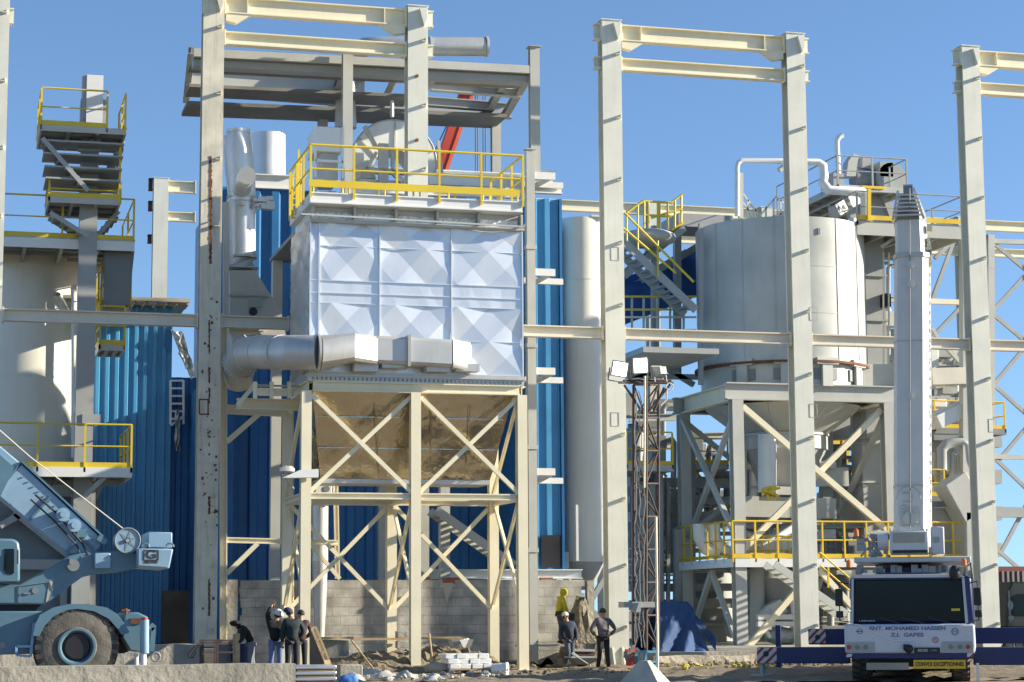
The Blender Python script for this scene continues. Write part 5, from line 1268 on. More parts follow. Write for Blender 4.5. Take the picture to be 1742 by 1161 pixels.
def flood(px, py, w_, h_, tilt, lit, label, yaw=0, dy=0):
    c = T(px, py, dy-.25); t = thing('floodlight', label, 'floodlight', c, 'floodlights on the lattice mast')
    R = Matrix.Rotation(yaw, 3, 'Z') @ Matrix.Rotation(tilt, 3, 'Y') @ Matrix.Rotation(R_(8), 3, 'X')
    def tr(mbx): mbx.v = [c + R @ (v) for v in mbx.v]; return mbx
    a, b = w_/2, h_/2
    obj('housing', tr(MB().loft([[Vector(p) for p in ((-a, 0, -b), (a, 0, -b), (a, 0, b), (-a, 0, b))], [Vector(p) for p in ((-a*.6, .28, -b*.6), (a*.6, .28, -b*.6), (a*.6, .28, b*.6), (-a*.6, .28, b*.6))]])), M['grey'], t)
    fr_ = MB()
    for p, q in (((-a, -.01, -b), (a, -.01, -b)), ((-a, -.01, b), (a, -.01, b)), ((-a, -.01, -b), (-a, -.01, b)), ((a, -.01, -b), (a, -.01, b))): fr_.bar(p, q, .04, .05)
    obj('bezel', tr(fr_), M['dgrey'], t)
    obj('lamp_glass', tr(MB().box((-a+.02, -.03, -b+.02), (a-.02, -.015, b-.02))), M['lamp'] if lit else M['glass'], t)
    obj('bracket', tr(MB().bar((-a-.03, .1, 0), (-a-.03, .1, -b-.15), .03).bar((a+.03, .1, 0), (a+.03, .1, -b-.15), .03).bar((-a-.03, .1, -b-.15), (a+.03, .1, -b-.15), .03)), M['dgrey'], t)
flood(1054, 628, .44, .40, R_(8), True, 'left one of two lit floodlights on the rusty mast')
flood(1089, 622, .42, .42, R_(-5), True, 'right one of two lit floodlights on the rusty mast', dy=.1)
flood(1118, 634, .36, .34, R_(3), False, 'unlit floodlight turned away at the right of the rusty mast', yaw=R_(200), dy=.5)

# concrete foot block of the mast (pyramid) and low walls
YPy = -16
q = P(1097, 1161, YPy)
cb = thing('concrete_block', 'sunlit pale pyramid shaped concrete block below the floodlight mast', 'concrete block', (q.x, YPy, 0))
top = P(1096, 1124, YPy)
hw = 46*mpp(1097, YPy)
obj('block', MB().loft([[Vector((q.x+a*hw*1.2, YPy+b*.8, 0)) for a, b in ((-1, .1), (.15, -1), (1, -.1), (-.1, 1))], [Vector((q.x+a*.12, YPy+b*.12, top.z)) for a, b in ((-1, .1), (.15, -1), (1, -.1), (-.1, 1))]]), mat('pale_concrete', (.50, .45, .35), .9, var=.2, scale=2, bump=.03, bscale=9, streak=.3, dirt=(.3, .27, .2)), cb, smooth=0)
def wall(label, px0, px1, py, Y, th, z0, m='concrete', name='low_wall', cat='wall', jag=.02, ex0=0, ex1=0):
    a = P(px0, py, Y); b = P(px1, py, Y); rd = random.Random(int(px0)+7); x0, x1 = a.x-ex0, b.x+ex1; n = max(4, int((x1-x0)*3)); rings = []
    for i in range(n+1):
        x = x0+(x1-x0)*i/n; zt = (a.z+b.z)/2+rd.uniform(-jag, jag)
        rings.append([Vector((x, Y+rd.uniform(-jag, jag), z0)), Vector((x, Y+th, z0)), Vector((x, Y+th, zt)), Vector((x, Y+rd.uniform(-jag, jag), zt))])
    t = thing(name, label, cat, ((x0+x1)/2, Y+th/2, z0)); obj('wall_body', MB().loft(rings), M[m], t, smooth=0); return t
wall('long stained concrete barrier in front of the pale blue crane at the lower left', 0, 503, 1132, -17, .5, 0, ex0=6, jag=.008)
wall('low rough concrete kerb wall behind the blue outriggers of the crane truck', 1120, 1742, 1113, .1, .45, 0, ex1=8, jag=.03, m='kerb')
wall('sandy curb slab between the pale blue crane and the rusty column', -40, 345, 1098, -2.2, .6, 0, jag=.02)
bs = thing('concrete_block', 'striped grey concrete block lying beside the sheet stack', 'concrete block', P(600, 1160, -9))
obj('block', MB().box(tuple(P(578, 1158, -9)-Vector((0, 0, .2))), tuple(P(617, 1131, -9)+Vector((0, .6, 0)))), M['concrete'], bs, bevel=.02)

# ---------------------------------------------------------------- pale blue rough terrain crane (left)
YK2 = -12
K = lambda px, py, d=0: P(px, py, YK2+d)
gc = thing('mobile_crane', 'pale blue rough terrain crane with raised boom at the lower left', 'crane', K(60, 1176))
kp = mpp(100, YK2)
def poly(pts, d0, depth): return MB().prism([K(*p, d0) for p in pts], (0, depth, 0))
obj('superstructure', poly([(-60, 990), (34, 995), (60, 980), (92, 962), (118, 945), (150, 939), (165, 939), (200, 936), (236, 940), (240, 965), (205, 973), (165, 976), (140, 982), (118, 998), (98, 1014), (76, 1028), (-60, 1028)], 0, 1.2), M['craneblue'], gc, bevel=.03)
obj('turntable', poly([(-60, 1029), (70, 1029), (60, 1040), (-60, 1042)], .3, 1.6), M['black'], gc)
cabn = obj('cab', poly([(-60, 915), (22, 917), (32, 922), (34, 935), (34, 990), (-60, 994)], -.5, 1.1), M['craneblue'], gc, bevel=.05)
obj('cab_window', poly([(8, 934), (24, 934), (24, 975), (20, 978), (10, 976), (6, 970)], -.515, .012), M['glass'], cabn)
obj('cab_window', poly([(-50, 934), (-6, 934), (-6, 990), (-50, 990)], -.515, .012), M['glass'], cabn)
obj('grab_handle', MB().tube([K(31, 936, -.6), K(31, 960, -.6)], .03, 6), M['dgrey'], cabn)
mb = poly([(161, 941), (188, 941), (188, 967), (161, 967)], -.12, .118); obj('tool_box', mb, M['craneboom'], gc, bevel=.02)
q = K(125, 962, -.12); mb = MB().tube([q, q+Vector((0, .118, 0))], .13, 16); mb.box(tuple(K(118, 960, -.2)), tuple(K(121, 950, 0))); obj('side_valve', mb, M['dgrey'], gc)
# counterweight
cw_ = obj('counterweight', poly([(234, 933), (295, 934), (288, 968), (281, 967), (234, 964)], -.45, 2.2), M['craneboom'], gc, bevel=.03)
obj('counterweight_top', poly([(252, 905), (293, 906), (293, 932), (252, 932)], -.1, 1.6), M['craneboom'], cw_, bevel=.02)
mb = MB()
for px in (247, 289): q = K(px, 931, -.3); mb.tube([q+Vector((math.cos(t)*.08, 0, math.sin(t)*.08)) for t in [k*.5 for k in range(7)]], .02, 6)
obj('lifting_eye', mb, M['craneblue'], cw_)
yq = YK2-.456
q = P(257, 945, yq); s_ = kp
mb = MB()
lg = [(-12, -8), (12, -8), (12, 8), (-12, 8)]
for a, b in zip(lg, lg[1:]+lg[:1]): mb.bar((q.x+a[0]*s_, yq, q.z+a[1]*s_), (q.x+b[0]*s_, yq, q.z+b[1]*s_), .022, .008)
obj('logo_frame', mb, M['inkd'], cw_)
text_mb('G', 15*s_*1.3, (q.x, yq-.002, q.z+.01), (1, 0, 0), (0, 0, 1), 'inkd', cw_, bold=.006, sx=1.3)
text_mb('GROVE', 4.6*s_*1.2, (q.x, yq-.002, q.z-11.5*s_), (1, 0, 0), (0, 0, 1), 'inkd', cw_, bold=.004, sx=1.25)
text_mb('RT 59 S', 4*s_*1.1, (q.x, yq-.002, q.z-17*s_), (1, 0, 0), (0, 0, 1), 'inkd', cw_, sx=1.2) if 0 else None
# winch drum
q = K(217, 920, -.1); dr = obj('winch_drum', MB().tube([q, q+Vector((0, .7, 0))], 21*s_, 32).tube([q, q-Vector((0, .04, 0))], 3.5*s_, 12), M['craneboom'], gc)
mb = MB()
for k in range(6):
    a = math.pi/3*k+.3; v = Vector((math.cos(a), 0, math.sin(a))); p2 = Vector((-v.z, 0, v.x))*.05; c_ = q+Vector((0, -.006, 0))
    mb.prism([c_+p2, c_+v*18*s_, c_-p2], (0, .005, 0))
obj('drum_spoke', mb, M['dgrey'], dr)
obj('drum_rim', MB().tube([q+Vector((math.cos(t)*21*s_, -.01, math.sin(t)*21*s_)) for t in [2*math.pi*k/32 for k in range(33)]], .018, 6), M['dgrey'], dr)
obj('hoist_rope', MB().tube([K(-20, 715, .3), K(52, 778, .3), K(210, 900, .2)], .014, 5), M['beam'], gc)
# boom
bm_ = obj('boom', poly([(178, 921), (164, 940), (118, 944), (-80, 781), (-80, 691), (36, 789)], .25, .9), M['craneboom'], gc, bevel=.03)
obj('inner_boom', poly([(25, 796), (-60, 722), (-60, 768), (2, 842)], .17, .079), M['craneblue'], bm_)
mb = MB()
for a, b in (((36, 789), (0, 832)), ((30, 800), (36, 789)), ((86, 846), (50, 886)), ((148, 899), (113, 940)), ((133, 908), (160, 935))): mb.bar(K(*a, .22), K(*b, .22), .05, .06)
obj('boom_collar', mb, M['craneblue'], bm_)
obj('boom_top_plate', MB().bar(K(36, 788, .7), K(180, 921, .7), .04, 1.0), M['craneblue'], bm_)
mb = MB()
for px, py in ((106, 877), (125, 895)):
    q = K(px, py, .24); mb.tube([q, q-Vector((0, .40, 0))], .145, 24); mb.tube([q-Vector((0, .40, 0)), q-Vector((0, .48, 0))], .07, 12)
obj('boom_roller', mb, M['craneboom'], bm_)
q = K(138, 910, .24); obj('boom_lug', MB().box((q.x-.1, q.y-.15, q.z-.06), (q.x+.1, q.y, q.z+.12)), M['craneblue'], bm_)
obj('boom_end_bracket', MB().bar(K(166, 915, .1), K(180, 924, .1), .12, .3), M['craneblue'], bm_)
mb = MB()
mb.tube([K(60, 842, .1), K(95, 872, .05), K(140, 925, .1), K(150, 945, .0)], .025, 6).tube([K(52, 850, .12), K(90, 884, .08), K(132, 930, .1), K(138, 950, .0)], .02, 6)
obj('hydraulic_hose', mb, M['black'], bm_)
mb = MB()
for k in range(14): q = K(40+k*9, 812+k*8.2, .24); mb.tube([q, q-Vector((0, .02, 0))], .02, 6)
obj('boom_rivets', mb, M['dgrey'], bm_)
mb = MB().bar(K(34, 997, -.02), K(34, 1026, -.02), .015).bar(K(34, 997, -.02), K(84, 990, -.02), .015).bar(K(84, 990, -.02), K(90, 1005, -.02), .015)
mb.bar(K(40, 1010, -.02), K(52, 1010, -.02), .03)
obj('access_door_outline', mb, M['dgrey'], gc)
obj('grease_streak', MB().prism([K(84, 988, -.012), K(90, 990, -.012), K(82, 1022, -.012), K(78, 1025, -.012)], (0, .008, 0)), M['roofm'], gc)
for px, py in ((4, 1098), (60, 1005)): q = K(px, py, -.01); obj('decal', MB().tube([q, q-Vector((0, .008, 0))], .07, 14), M['dgrey'], gc)
# chassis
obj('chassis', poly([(-60, 1040), (82, 1040), (80, 1112), (-60, 1116)], .0, 2.2), M['craneblue'], gc, bevel=.03)
obj('frame_dark', poly([(20, 1060), (245, 1062), (240, 1100), (210, 1112), (70, 1112), (20, 1112)], .9, 1.0), M['black'], gc)
obj('step_frame', MB().bar(K(28, 1100, -.1), K(28, 1115, -.1), .05).bar(K(28, 1115, -.1), K(52, 1117, -.1), .05).bar(K(28, 1100, -.1), K(54, 1100, -.1), .05).bar(K(52, 1117, -.1), K(58, 1060, -.1), .06), M['craneboom'], gc)
# mudguard
mb = MB(); c_ = (130, 1098); ang_ = [R_(20+140*k/20) for k in range(21)]
pts = [(220, 1075), (213, 1062), (200, 1045), (182, 1034), (150, 1028), (118, 1028), (90, 1034), (68, 1046), (60, 1062), (56, 1082), (67, 1083), (75, 1066), (92, 1048), (115, 1038), (132, 1036), (160, 1040), (185, 1053), (200, 1070), (207, 1080), (218, 1078)]
obj('mudguard', poly(pts, -.25, .9), M['craneblue'], gc, smooth=20)
rear = obj('rear_box', poly([(212, 1042), (235, 1042), (252, 1050), (254, 1070), (250, 1105), (238, 1110), (222, 1108), (208, 1085)], .1, 1.8), M['craneblue'], gc, bevel=.03)
rd = random.Random(3); mb = MB()
for k in range(10): mb.bar(K(203+rd.uniform(0, 14), 1038+rd.uniform(0, 4), -.1), K(206+rd.uniform(0, 14), 1036+rd.uniform(0, 6), .1), .04)
mb.bar(K(222, 1057, .08), K(240, 1057, .08), .12, .03)
obj('rusty_fittings', mb, M['rust'], gc)
for px in (246,):
    og = obj('outrigger', MB().tube([K(px, 1055, -.3), K(px, 1112, -.3)], 7.5*s_, 16), M['craneboom'], gc)
    obj('outrigger_cap', MB().tube([K(px, 1051, -.3), K(px, 1056, -.3)], 6*s_, 16), M['red'], og)
    obj('outrigger_foot', MB().tube([K(px-2, 1112, -.3), K(px-2, 1165, -.3)], 5*s_, 12).tube([K(px-14, 1112, 0), K(px-14, 1165, 0)], 4*s_, 12), M['white'], og)
    q = K(265, 1118, -.3); obj('tow_ring', MB().tube([q+Vector((math.cos(t)*.09, 0, math.sin(t)*.09)) for t in [k*.5236 for k in range(13)]], .03, 8), M['dgrey'], og)
    obj('outrigger_bracket', MB().bar(K(255, 1064, -.2), K(262, 1070, -.2), .14, .2).bar(K(261, 1068, -.2), K(258, 1108, -.2), .1, .2), M['craneblue'], og)
# wheels
def tyre(parent, c, r, w_, ax=Vector((0, 1, 0)), nm='wheel', hub='craneblue'):
    prof_ = [(0, r*.44), (.04, r*.48), (.02, r*.80), (.10, r*.955), (.16, r*.985), (.5, r*.99), (.84, r*.985), (.90, r*.955), (.98, r*.80), (.96, r*.48), (1, r*.44)]
    c = Vector(c); mb = MB(); rings = []
    for t, rr_ in prof_: rings.append(circ(c+ax*(w_*t), rr_, 48, ax))
    mb.loft(rings, cap=False); o = obj(nm, mb, M['dusty'], parent)
    lug = MB(); n = 26; a_ = Vector((0, 0, 1)).cross(ax).normalized(); b_ = ax.cross(a_)
    for k in range(n):
        for sd2 in (0, 1):
            t = 2*math.pi*(k+.5*sd2)/n; v = a_*math.cos(t)+b_*math.sin(t); tg = -a_*math.sin(t)+b_*math.cos(t)
            w0 = c+ax*(w_*(0.03 if sd2 == 0 else .97)); w1 = c+ax*(w_*.5)
            hw_ = r*.055
            p = [w0+v*r*.84, w0+v*r*.995, w1+v*r*1.03+tg*r*.08*(1 if sd2 else 1), w1+v*r*.97+tg*r*.08]
            lug.prism([x-tg*hw_ for x in p], tg*hw_*2)
    obj('tread', lug, M['rubber'], o)
    rim = MB().loft([circ(c+ax*(w_*t), r*k, 40, ax) for t, k in ((-.01, .45), (-.01, .40), (.08, .36))], cap=False); obj('rim', rim, M[hub], o)
    obj('wheel_dish', MB().loft([circ(c+ax*(w_*t), r*k, 40, ax) for t, k in ((.08, .36), (.30, .31), (.32, .02))], cap=False), M['dgrey'], o)
    obj('hub', MB().tube([c+ax*(w_*.06), c+ax*(w_*.34)], r*.28, 32), M['black'], o)
    return o
q = K(131, 1101, -.25); tyre(gc, (q.x, q.y, q.z), 69*s_, .75)
q = K(131, 1101, 1.7); tyre(gc, (q.x, q.y, q.z), 69*s_, .75)

# ---------------------------------------------------------------- white/blue crane truck (right)
YTr = -14.5
o_ = P(1548, 1100, YTr); tp_ = mpp(1548, YTr)
azt = R_(-26.5)
ct_ = thing('crane_truck', 'white and blue mobile crane truck with a tall upright boom at the lower right', 'crane truck', (o_.x, o_.y, 0), rz=azt)
KD = 1.0; DT = tp_*F_
tz = lambda py: 1.66+((P(1548, py, YTr)).z-1.66)*KD
tx = lambda px: (px-1548)*tp_*KD
def tb_(px0, py0, px1, py1, y0, y1): return MB().box((tx(px0), y0, tz(py1)), (tx(px1), y1, tz(py0)))
def tp2_(pts, y0, d): return MB().prism([(tx(a), y0, tz(b)) for a, b in pts], (0, d, 0))
def to(nm, mbb, m, par=None, **k): return obj(nm, mbb, M[m] if isinstance(m, str) else m, par or ct_, **k)
ORG[ct_.name] = Vector((0, 0, 0))
lower = to('cab_front', tp2_([(1440, 1062), (1655, 1062), (1656, 1100), (1654, 1112), (1441, 1112), (1440, 1100)], 0, 2.0), 'cab', bevel=.05)
to('bumper_strip', tp2_([(1441, 1112.2), (1654, 1112.2), (1652, 1121), (1444, 1120)], .02, 1.8), 'navy')
cabt = to('cab', tp2_([(1451, 1061.5), (1655, 1061.5), (1652, 984), (1640, 978), (1458, 978), (1451, 984)], .22, 2.0), 'navy', bevel=.05)
to('roof_band', tp2_([(1454, 983), (1460, 977), (1636, 977), (1642, 983)], .17, 1.6), 'cab', cabt, bevel=.015)
wsx = to('windscreen', tp2_([(1457, 1059), (1640, 1059), (1636, 986), (1459, 986)], .19, .05), 'glass', cabt, bevel=.02)
to('pillar', tp2_([(1640, 1061), (1645, 1061), (1641, 984), (1637, 984)], .17, .1).add([], []), 'cab', cabt)
to('pillar', tp2_([(1451.5, 1061), (1455, 1061), (1457.5, 984), (1454, 984)], .17, .1), 'cab', cabt)
mb = MB()
for px, e in ((1532, 1500), (1573, 1535), (1616, 1580)): mb.bar((tx(px), .14, tz(1061)), (tx(e), .15, tz(1051)), .03)
to('wiper', mb, 'black', cabt)
to('sticker', tb_(1618, 1036, 1632, 1040, .18, .188), 'yellow', cabt)
def ttext(s, size, px, py, m, par=lower, y=-.004, sx=1., bold=0): return text_mb(s, size, (tx(px), y, tz(py)), (1, 0, 0), (0, 0, 1), m, par, sx=sx, bold=bold)
ttext('ENT. MOHAMED HASSEN', .118, 1544.5, 1069.5, 'ink', sx=1.28, bold=.004)
ttext('Z.I.  GABES', .118, 1544, 1080.5, 'ink', sx=1.28, bold=.004)
ttext('LIEBHERR', .05, 1478, 1056.5, 'inkw', par=cabt, y=.183, sx=1.7)
hl = MB()
for a, b in ((1443, 1490), (1600, 1651)):
    to('headlight_panel', tb_(a, 1092, b, 1111, -.012, .05), 'grey', lower)
for px in (1447, 1461, 1475, 1615, 1630, 1643):
    c2 = Vector((tx(px), -.015, tz(1101))); to('headlight', MB().tube([c2, c2-Vector((0, .015, 0))], .05, 16), 'inkr' if px in (1447, 1643) else 'dgrey', lower)
def ring_logo(px, py, r, m, txt):
    c2 = Vector((tx(px), -.008, tz(py))); to('round_emblem', MB().tube([c2+Vector((math.cos(t)*r, 0, math.sin(t)*r)) for t in [2*math.pi*k/24 for k in range(25)]], .009, 6), m, lower); ttext(txt, r*.9, px, py, m)
ring_logo(1622.5, 1075, .07, 'ink', 'TAD'); ring_logo(1590, 1089, .06, 'inkr', '90'); ring_logo(1466, 1074, .055, 'ink', 'B') if 0 else None
c2 = (tx(1466), -.006, tz(1074)); to('arrow_emblem', MB().box((c2[0]-.09, -.008, c2[2]-.012), (c2[0]+.06, -.002, c2[2]+.012)).tube([Vector((c2[0]+math.cos(t)*.06, -.006, c2[2]+math.sin(t)*.055)) for t in [2*math.pi*k/20 for k in range(21)]], .006, 6), 'ink', lower)
to('number_plate', tb_(1555, 1102, 1597, 1112, -.03, -.012), 'black', lower); ttext('88285', .085, 1569, 1107, 'inkw', y=-.032, sx=1.1); ttext('GABES', .05, 1587, 1107, 'grey', y=-.032)
c2 = Vector((tx(1546), -.02, tz(1104))); to('tow_coupling', MB().tube([c2, c2-Vector((0, .16, 0))], .10, 16).blob(c2-Vector((0, .16, 0)), .08, (1, 1, 1), 10).box((c2.x-.12, -.1, c2.z-.03), (c2.x-.02, -.02, c2.z+.1)), 'black', lower)
to('bumper_marker', tb_(1442, 1112.5, 1452, 1118, 0, .02), 'stripe', lower); to('bumper_marker', tb_(1641, 1111.5, 1651, 1118, 0, .019), 'stripe', lower)
mb = MB().tube([(tx(1457), -.03, tz(1062.5)), (tx(1463), -.03, tz(1062.5)), (tx(1520), -.03, tz(1090)), (tx(1550), -.03, tz(1090.5))], .012, 6); to('grab_bar', mb, 'white', lower)
sg = to('sign_plate', tb_(1553, 1123, 1638, 1138, -.02, .02), 'plate'); text_mb('CONVOI EXCEPTIONNEL', .125, (tx(1596), -.024, tz(1130.5)), (1, 0, 0), (0, 0, 1), 'inkd', sg, bold=.004, sx=.76)
to('underbody', tb_(1470, 1121, 1630, 1136, .6, 9), 'black'); to('axle_beam', tb_(1475, 1128, 1545, 1140, .1, .24), 'roofm')
for s in (-1, 1):
    for yy in (1.2, 2.9, 6.2, 7.8):
        c2 = Vector((s*1.28-(.0 if s < 0 else .42)+(.0 if s > 0 else 0), yy, .66)); 
        tyre(ct_, (s*1.34-(.42 if s > 0 else 0), yy, .66), .66, .42, ax=Vector((1, 0, 0)), hub='navy')
to('carrier_body', tb_(1450, 1062, 1648, 1112, 2.1, 11.5), 'navy', bevel=.04)
# mirrors
for s, px in ((-1, 1433), (1, 1662)):
    mr_ = to('mirror', tb_(px-7, 1001, px+6, 1031, .0, .12), 'black', bevel=.03); 
    to('mirror_head', tb_(px-6, 1039, px+6, 1051, .0, .12), 'black', mr_, bevel=.02)
    q0 = 1448 if s < 0 else 1652
    to('mirror_arm', MB().tube([(tx(q0), .3, tz(992)), (tx(px), .08, tz(990)), (tx(px), .08, tz(1056)), (tx(q0), .3, tz(1058))], .016, 6), 'black', mr_)
to('roof_mirror', MB().blob((tx(1625), .1, tz(975)), .14, (.9, .5, 1.2), 12), 'black'); to('mirror_arm', MB().tube([(tx(1640), .3, tz(982)), (tx(1644), .1, tz(966)), (tx(1652), .15, tz(960)), (tx(1655), .3, tz(985))], .03, 8), 'dgrey')
# outriggers
og = to('outrigger_beam', MB().box((tx(1275), 3.0, tz(1135)), (tx(1440), 3.5, tz(1105))), 'navy', bevel=.02); to('warning_panel', MB().box((tx(1274.5), 2.985, tz(1134)), (tx(1310), 2.997, tz(1105.5))), 'stripe', og)
og2 = to('outrigger_beam', MB().box((tx(1343), 9.0, tz(1108)), (tx(1440), 9.5, tz(1076))), 'navy', bevel=.02); to('warning_panel', MB().box((tx(1342.5), 8.985, tz(1105)), (tx(1377), 8.997, tz(1077))), 'stripe', og2)
for par, px, py, y in ((og, 1291, 1117, 2.98), (og2, 1361, 1093, 8.98)): c2 = Vector((tx(px), y, tz(py))); to('hole', MB().tube([c2, c2-Vector((0, .01, 0))], .07, 16), 'black', par)
og3 = to('outrigger_beam', MB().box((tx(1656), 3.0, tz(1138)), (tx(1830), 3.5, tz(1106))), 'navy', bevel=.02)
og4 = to('outrigger_beam', MB().box((tx(1662), 9.0, tz(1107)), (tx(1830), 9.5, tz(1075))), 'navy', bevel=.02)
for par, px in ((og, 1283), (og3, 1815)): to('outrigger_leg', MB().tube([(tx(px), 3.25, tz(1136)), (tx(px), 3.25, .1)], .06, 12).tube([(tx(px), 3.25, .0), (tx(px), 3.25, .1)], .3, 16), 'grey', par)
to('rear_leg', MB().box((tx(1277), 9.0, .1), (tx(1287), 9.3, tz(1068))), 'navy', og2) ; to('outrigger_shoe', MB().tube([(tx(1350), 8.6, tz(1140)), (tx(1350), 8.6, tz(1128))], .3, 16), 'dgrey', og2)
to('side_post', tb_(1656, 1130, 1661, 1165, .5, .6), 'white')
# superstructure
KD = (DT+3.4)/DT
to('deck', MB().box((tx(1458), 3.2, tz(957)), (tx(1650), 8, tz(948))), 'boomw', bevel=.02)
to('slewing_ring', MB().tube([(0, 5.6, tz(975)), (0, 5.6, tz(958))], .85, 32), 'black')
wb = to('winch_box', MB().box((tx(1518), 3.0, tz(943)), (tx(1582), 4.5, tz(905))), 'boomw', bevel=.03)
to('data_plate', tb_(1524, 908, 1576, 924, 2.97, 2.99), 'roofm', wb); to('box_shadow_gap', tb_(1522, 937, 1580, 942, 2.97, 2.99), 'black', wb)
to('side_box', MB().box((tx(1586), 3.1, tz(944)), (tx(1608), 4.6, tz(898))), 'boomw', bevel=.03); to('vent_grille', tb_(1590, 915, 1600, 925, 3.08, 3.09), 'grey')
rd = random.Random(9); mb = MB()
for k in range(26): x = tx(rd.uniform(1464, 1516)); z = tz(rd.uniform(910, 946)); s = rd.uniform(.03, .12); mb.box((x-s, 3.5-s, z-s*.7), (x+s, 3.6+s, z+s*.7))
for k in range(7): mb.tube([(tx(rd.uniform(1464, 1515)), 3.4, tz(946)), (tx(rd.uniform(1464, 1515)), 3.3, tz(rd.uniform(905, 930))), (tx(rd.uniform(1480, 1515)), 3.4, tz(935))], .03, 6)
for k in range(14): x = tx(rd.uniform(1465, 1630)); mb.box((x-.08, 3.5, tz(974)), (x+.08, 3.8, tz(rd.uniform(960, 968))))
to('hydraulics', mb, 'grey')
to('winch_motor', MB().tube([(tx(1498), 3.3, tz(920)), (tx(1516), 3.3, tz(920))], .24, 20), 'boomw')
mb = MB()
for k in range(12): x = tx(1518+k*5.5); mb.box((x, 3.3, tz(905)), (x+.04, 3.5, tz(898+rd.uniform(0, 4))))
to('rope_guides', mb, 'boomw')
for px, py in ((1463, 906), (1455, 962), (1636, 962)):
    y_ = 3.2 if py < 950 else .9
    to('beacon', MB().tube([(tx(px), y_, tz(py+6)), (tx(px), y_, tz(py-4)), (tx(px), y_, tz(py-7))], [.065, .06, .02], 14), 'orange'); 
to('deck_front', MB().box((tx(1500), 4.0, tz(974)), (tx(1590), 5, tz(965))), 'navy')
# boom: upright telescopic box
KD = (DT+4.6)/DT
def bring(px, py, hw_, hd, y, n=None):
    x = tx(px+4+(930-py)*.028); z = tz(py); a, b = hw_*tp_*KD, hd
    return [Vector((x-a, y-b*.2, z)), Vector((x-a*.82, y-b, z)), Vector((x+a*.55, y-b, z)), Vector((x+a*.86, y-b*.72, z)), Vector((x+a, y, z)), Vector((x+a, y+b, z)), Vector((x-a, y+b, z))]
bs_ = to('boom', MB().loft([bring(1551, 930, 32, .62, 5.2), bring(1552, 436, 31, .62, 5.2)]), 'boomw', smooth=20)
to('boom_collar', MB().loft([bring(1552, 440, 33, .66, 5.2), bring(1552, 432, 33, .66, 5.2)]).loft([bring(1551, 828, 32.6, .65, 5.2), bring(1551, 825, 32.6, .65, 5.2)]).loft([bring(1551.5, 583, 31.5, .635, 5.2), bring(1551.5, 580, 31.5, .635, 5.2)]), 'lgrey', bs_, smooth=20)
to('boom_inner', MB().loft([bring(1551, 432, 28, .55, 5.2), bring(1549, 374, 27, .55, 5.2)]), 'boomw', bs_, smooth=20)
hd = to('boom_head', MB().loft([bring(1549, 376, 28, .58, 5.2), bring(1549, 362, 26, .55, 5.2), bring(1546, 330, 16, .4, 5.2)]), 'dgrey', bs_, smooth=20)
mb = MB()
for k in range(6): mb.box((tx(1565-26+k*1.6), 4.45+k*.02, tz(371-k*7)), (tx(1565+26-k*1.8), 4.62, tz(369-k*7)))
mb.bar((tx(1591), 4.6, tz(376)), (tx(1575), 4.7, tz(322)), .06).bar((tx(1539), 4.6, tz(376)), (tx(1549), 4.7, tz(326)), .06)
to('head_rungs', mb, 'boomw', hd)
to('head_sheave', MB().tube([(tx(1558), 4.9, tz(326)), (tx(1574), 4.9, tz(326))], .2, 16), 'dgrey', hd)
mb = MB(); rd = random.Random(14)
for k in range(22):
    y = 395+k*11+rd.uniform(-5, 5) if k < 6 else 450+(k-6)*28; x = tx(1584+(930-y)*.028+(rd.uniform(-2, 2) if k < 6 else 0)); s = rd.uniform(.03, .09) if k < 6 else .02; mb.box((x-s, 4.8, tz(y)-s), (x+s, 5.1, tz(y)+s*1.6))
to('cable_drum_gear', mb, 'cream', bs_)
mb = MB()
for y in (454, 486, 675): c2 = Vector((tx(1552+(930-y)*.028), 4.58, tz(y))); mb.tube([c2, c2-Vector((0, .10, 0))], .09, 16); mb.tube([c2-Vector((0, .1, 0)), c2-Vector((0, .13, 0))], .045, 10); mb.tube([c2+Vector((0, 0, 0)), c2-Vector((0, .02, 0))], .15, 20)
for y in (472, 494, 526, 597, 623, 632, 672, 760, 700): mb.box((tx(1550+(930-y)*.028), 4.565, tz(y)), (tx(1552.5+(930-y)*.028), 4.58, tz(y-3)))
to('boom_boss', mb, 'boomw', bs_)
c2 = Vector((tx(1551), 4.58, tz(882)))
mb = MB().tube([c2, c2-Vector((0, .08, 0))], .16, 20).box((tx(1535), 4.565, tz(895)), (tx(1568), 4.575, tz(862)))
mb.tube([Vector((tx(1551)+math.cos(t)*.3, 4.575, tz(850)+math.sin(t)*.32)) for t in [math.pi*k/14 for k in range(15)]], .012, 6)
for k in range(9): mb.tube([(tx(1535+rd.uniform(0, 34)), 4.58, tz(840+k*7)), (tx(1536+rd.uniform(0, 32)), 4.54, tz(840+k*7))], .02, 6)
to('boom_pivot_plate', mb, 'lgrey', bs_)
to('hoist_rope', MB().tube([(tx(1569), 4.5, tz(325)), (tx(1552), 4.5, tz(900))], .014, 6), 'dgrey', bs_)
mb = MB()
for k in range(26): z = tz(455+k*16); e_ = (930-455-k*16)*.028+4; mb.box((tx(1580.5+e_), 4.9, z), (tx(1582.5+e_), 5.0, z+.1))
to('edge_brackets', mb, 'white', bs_)

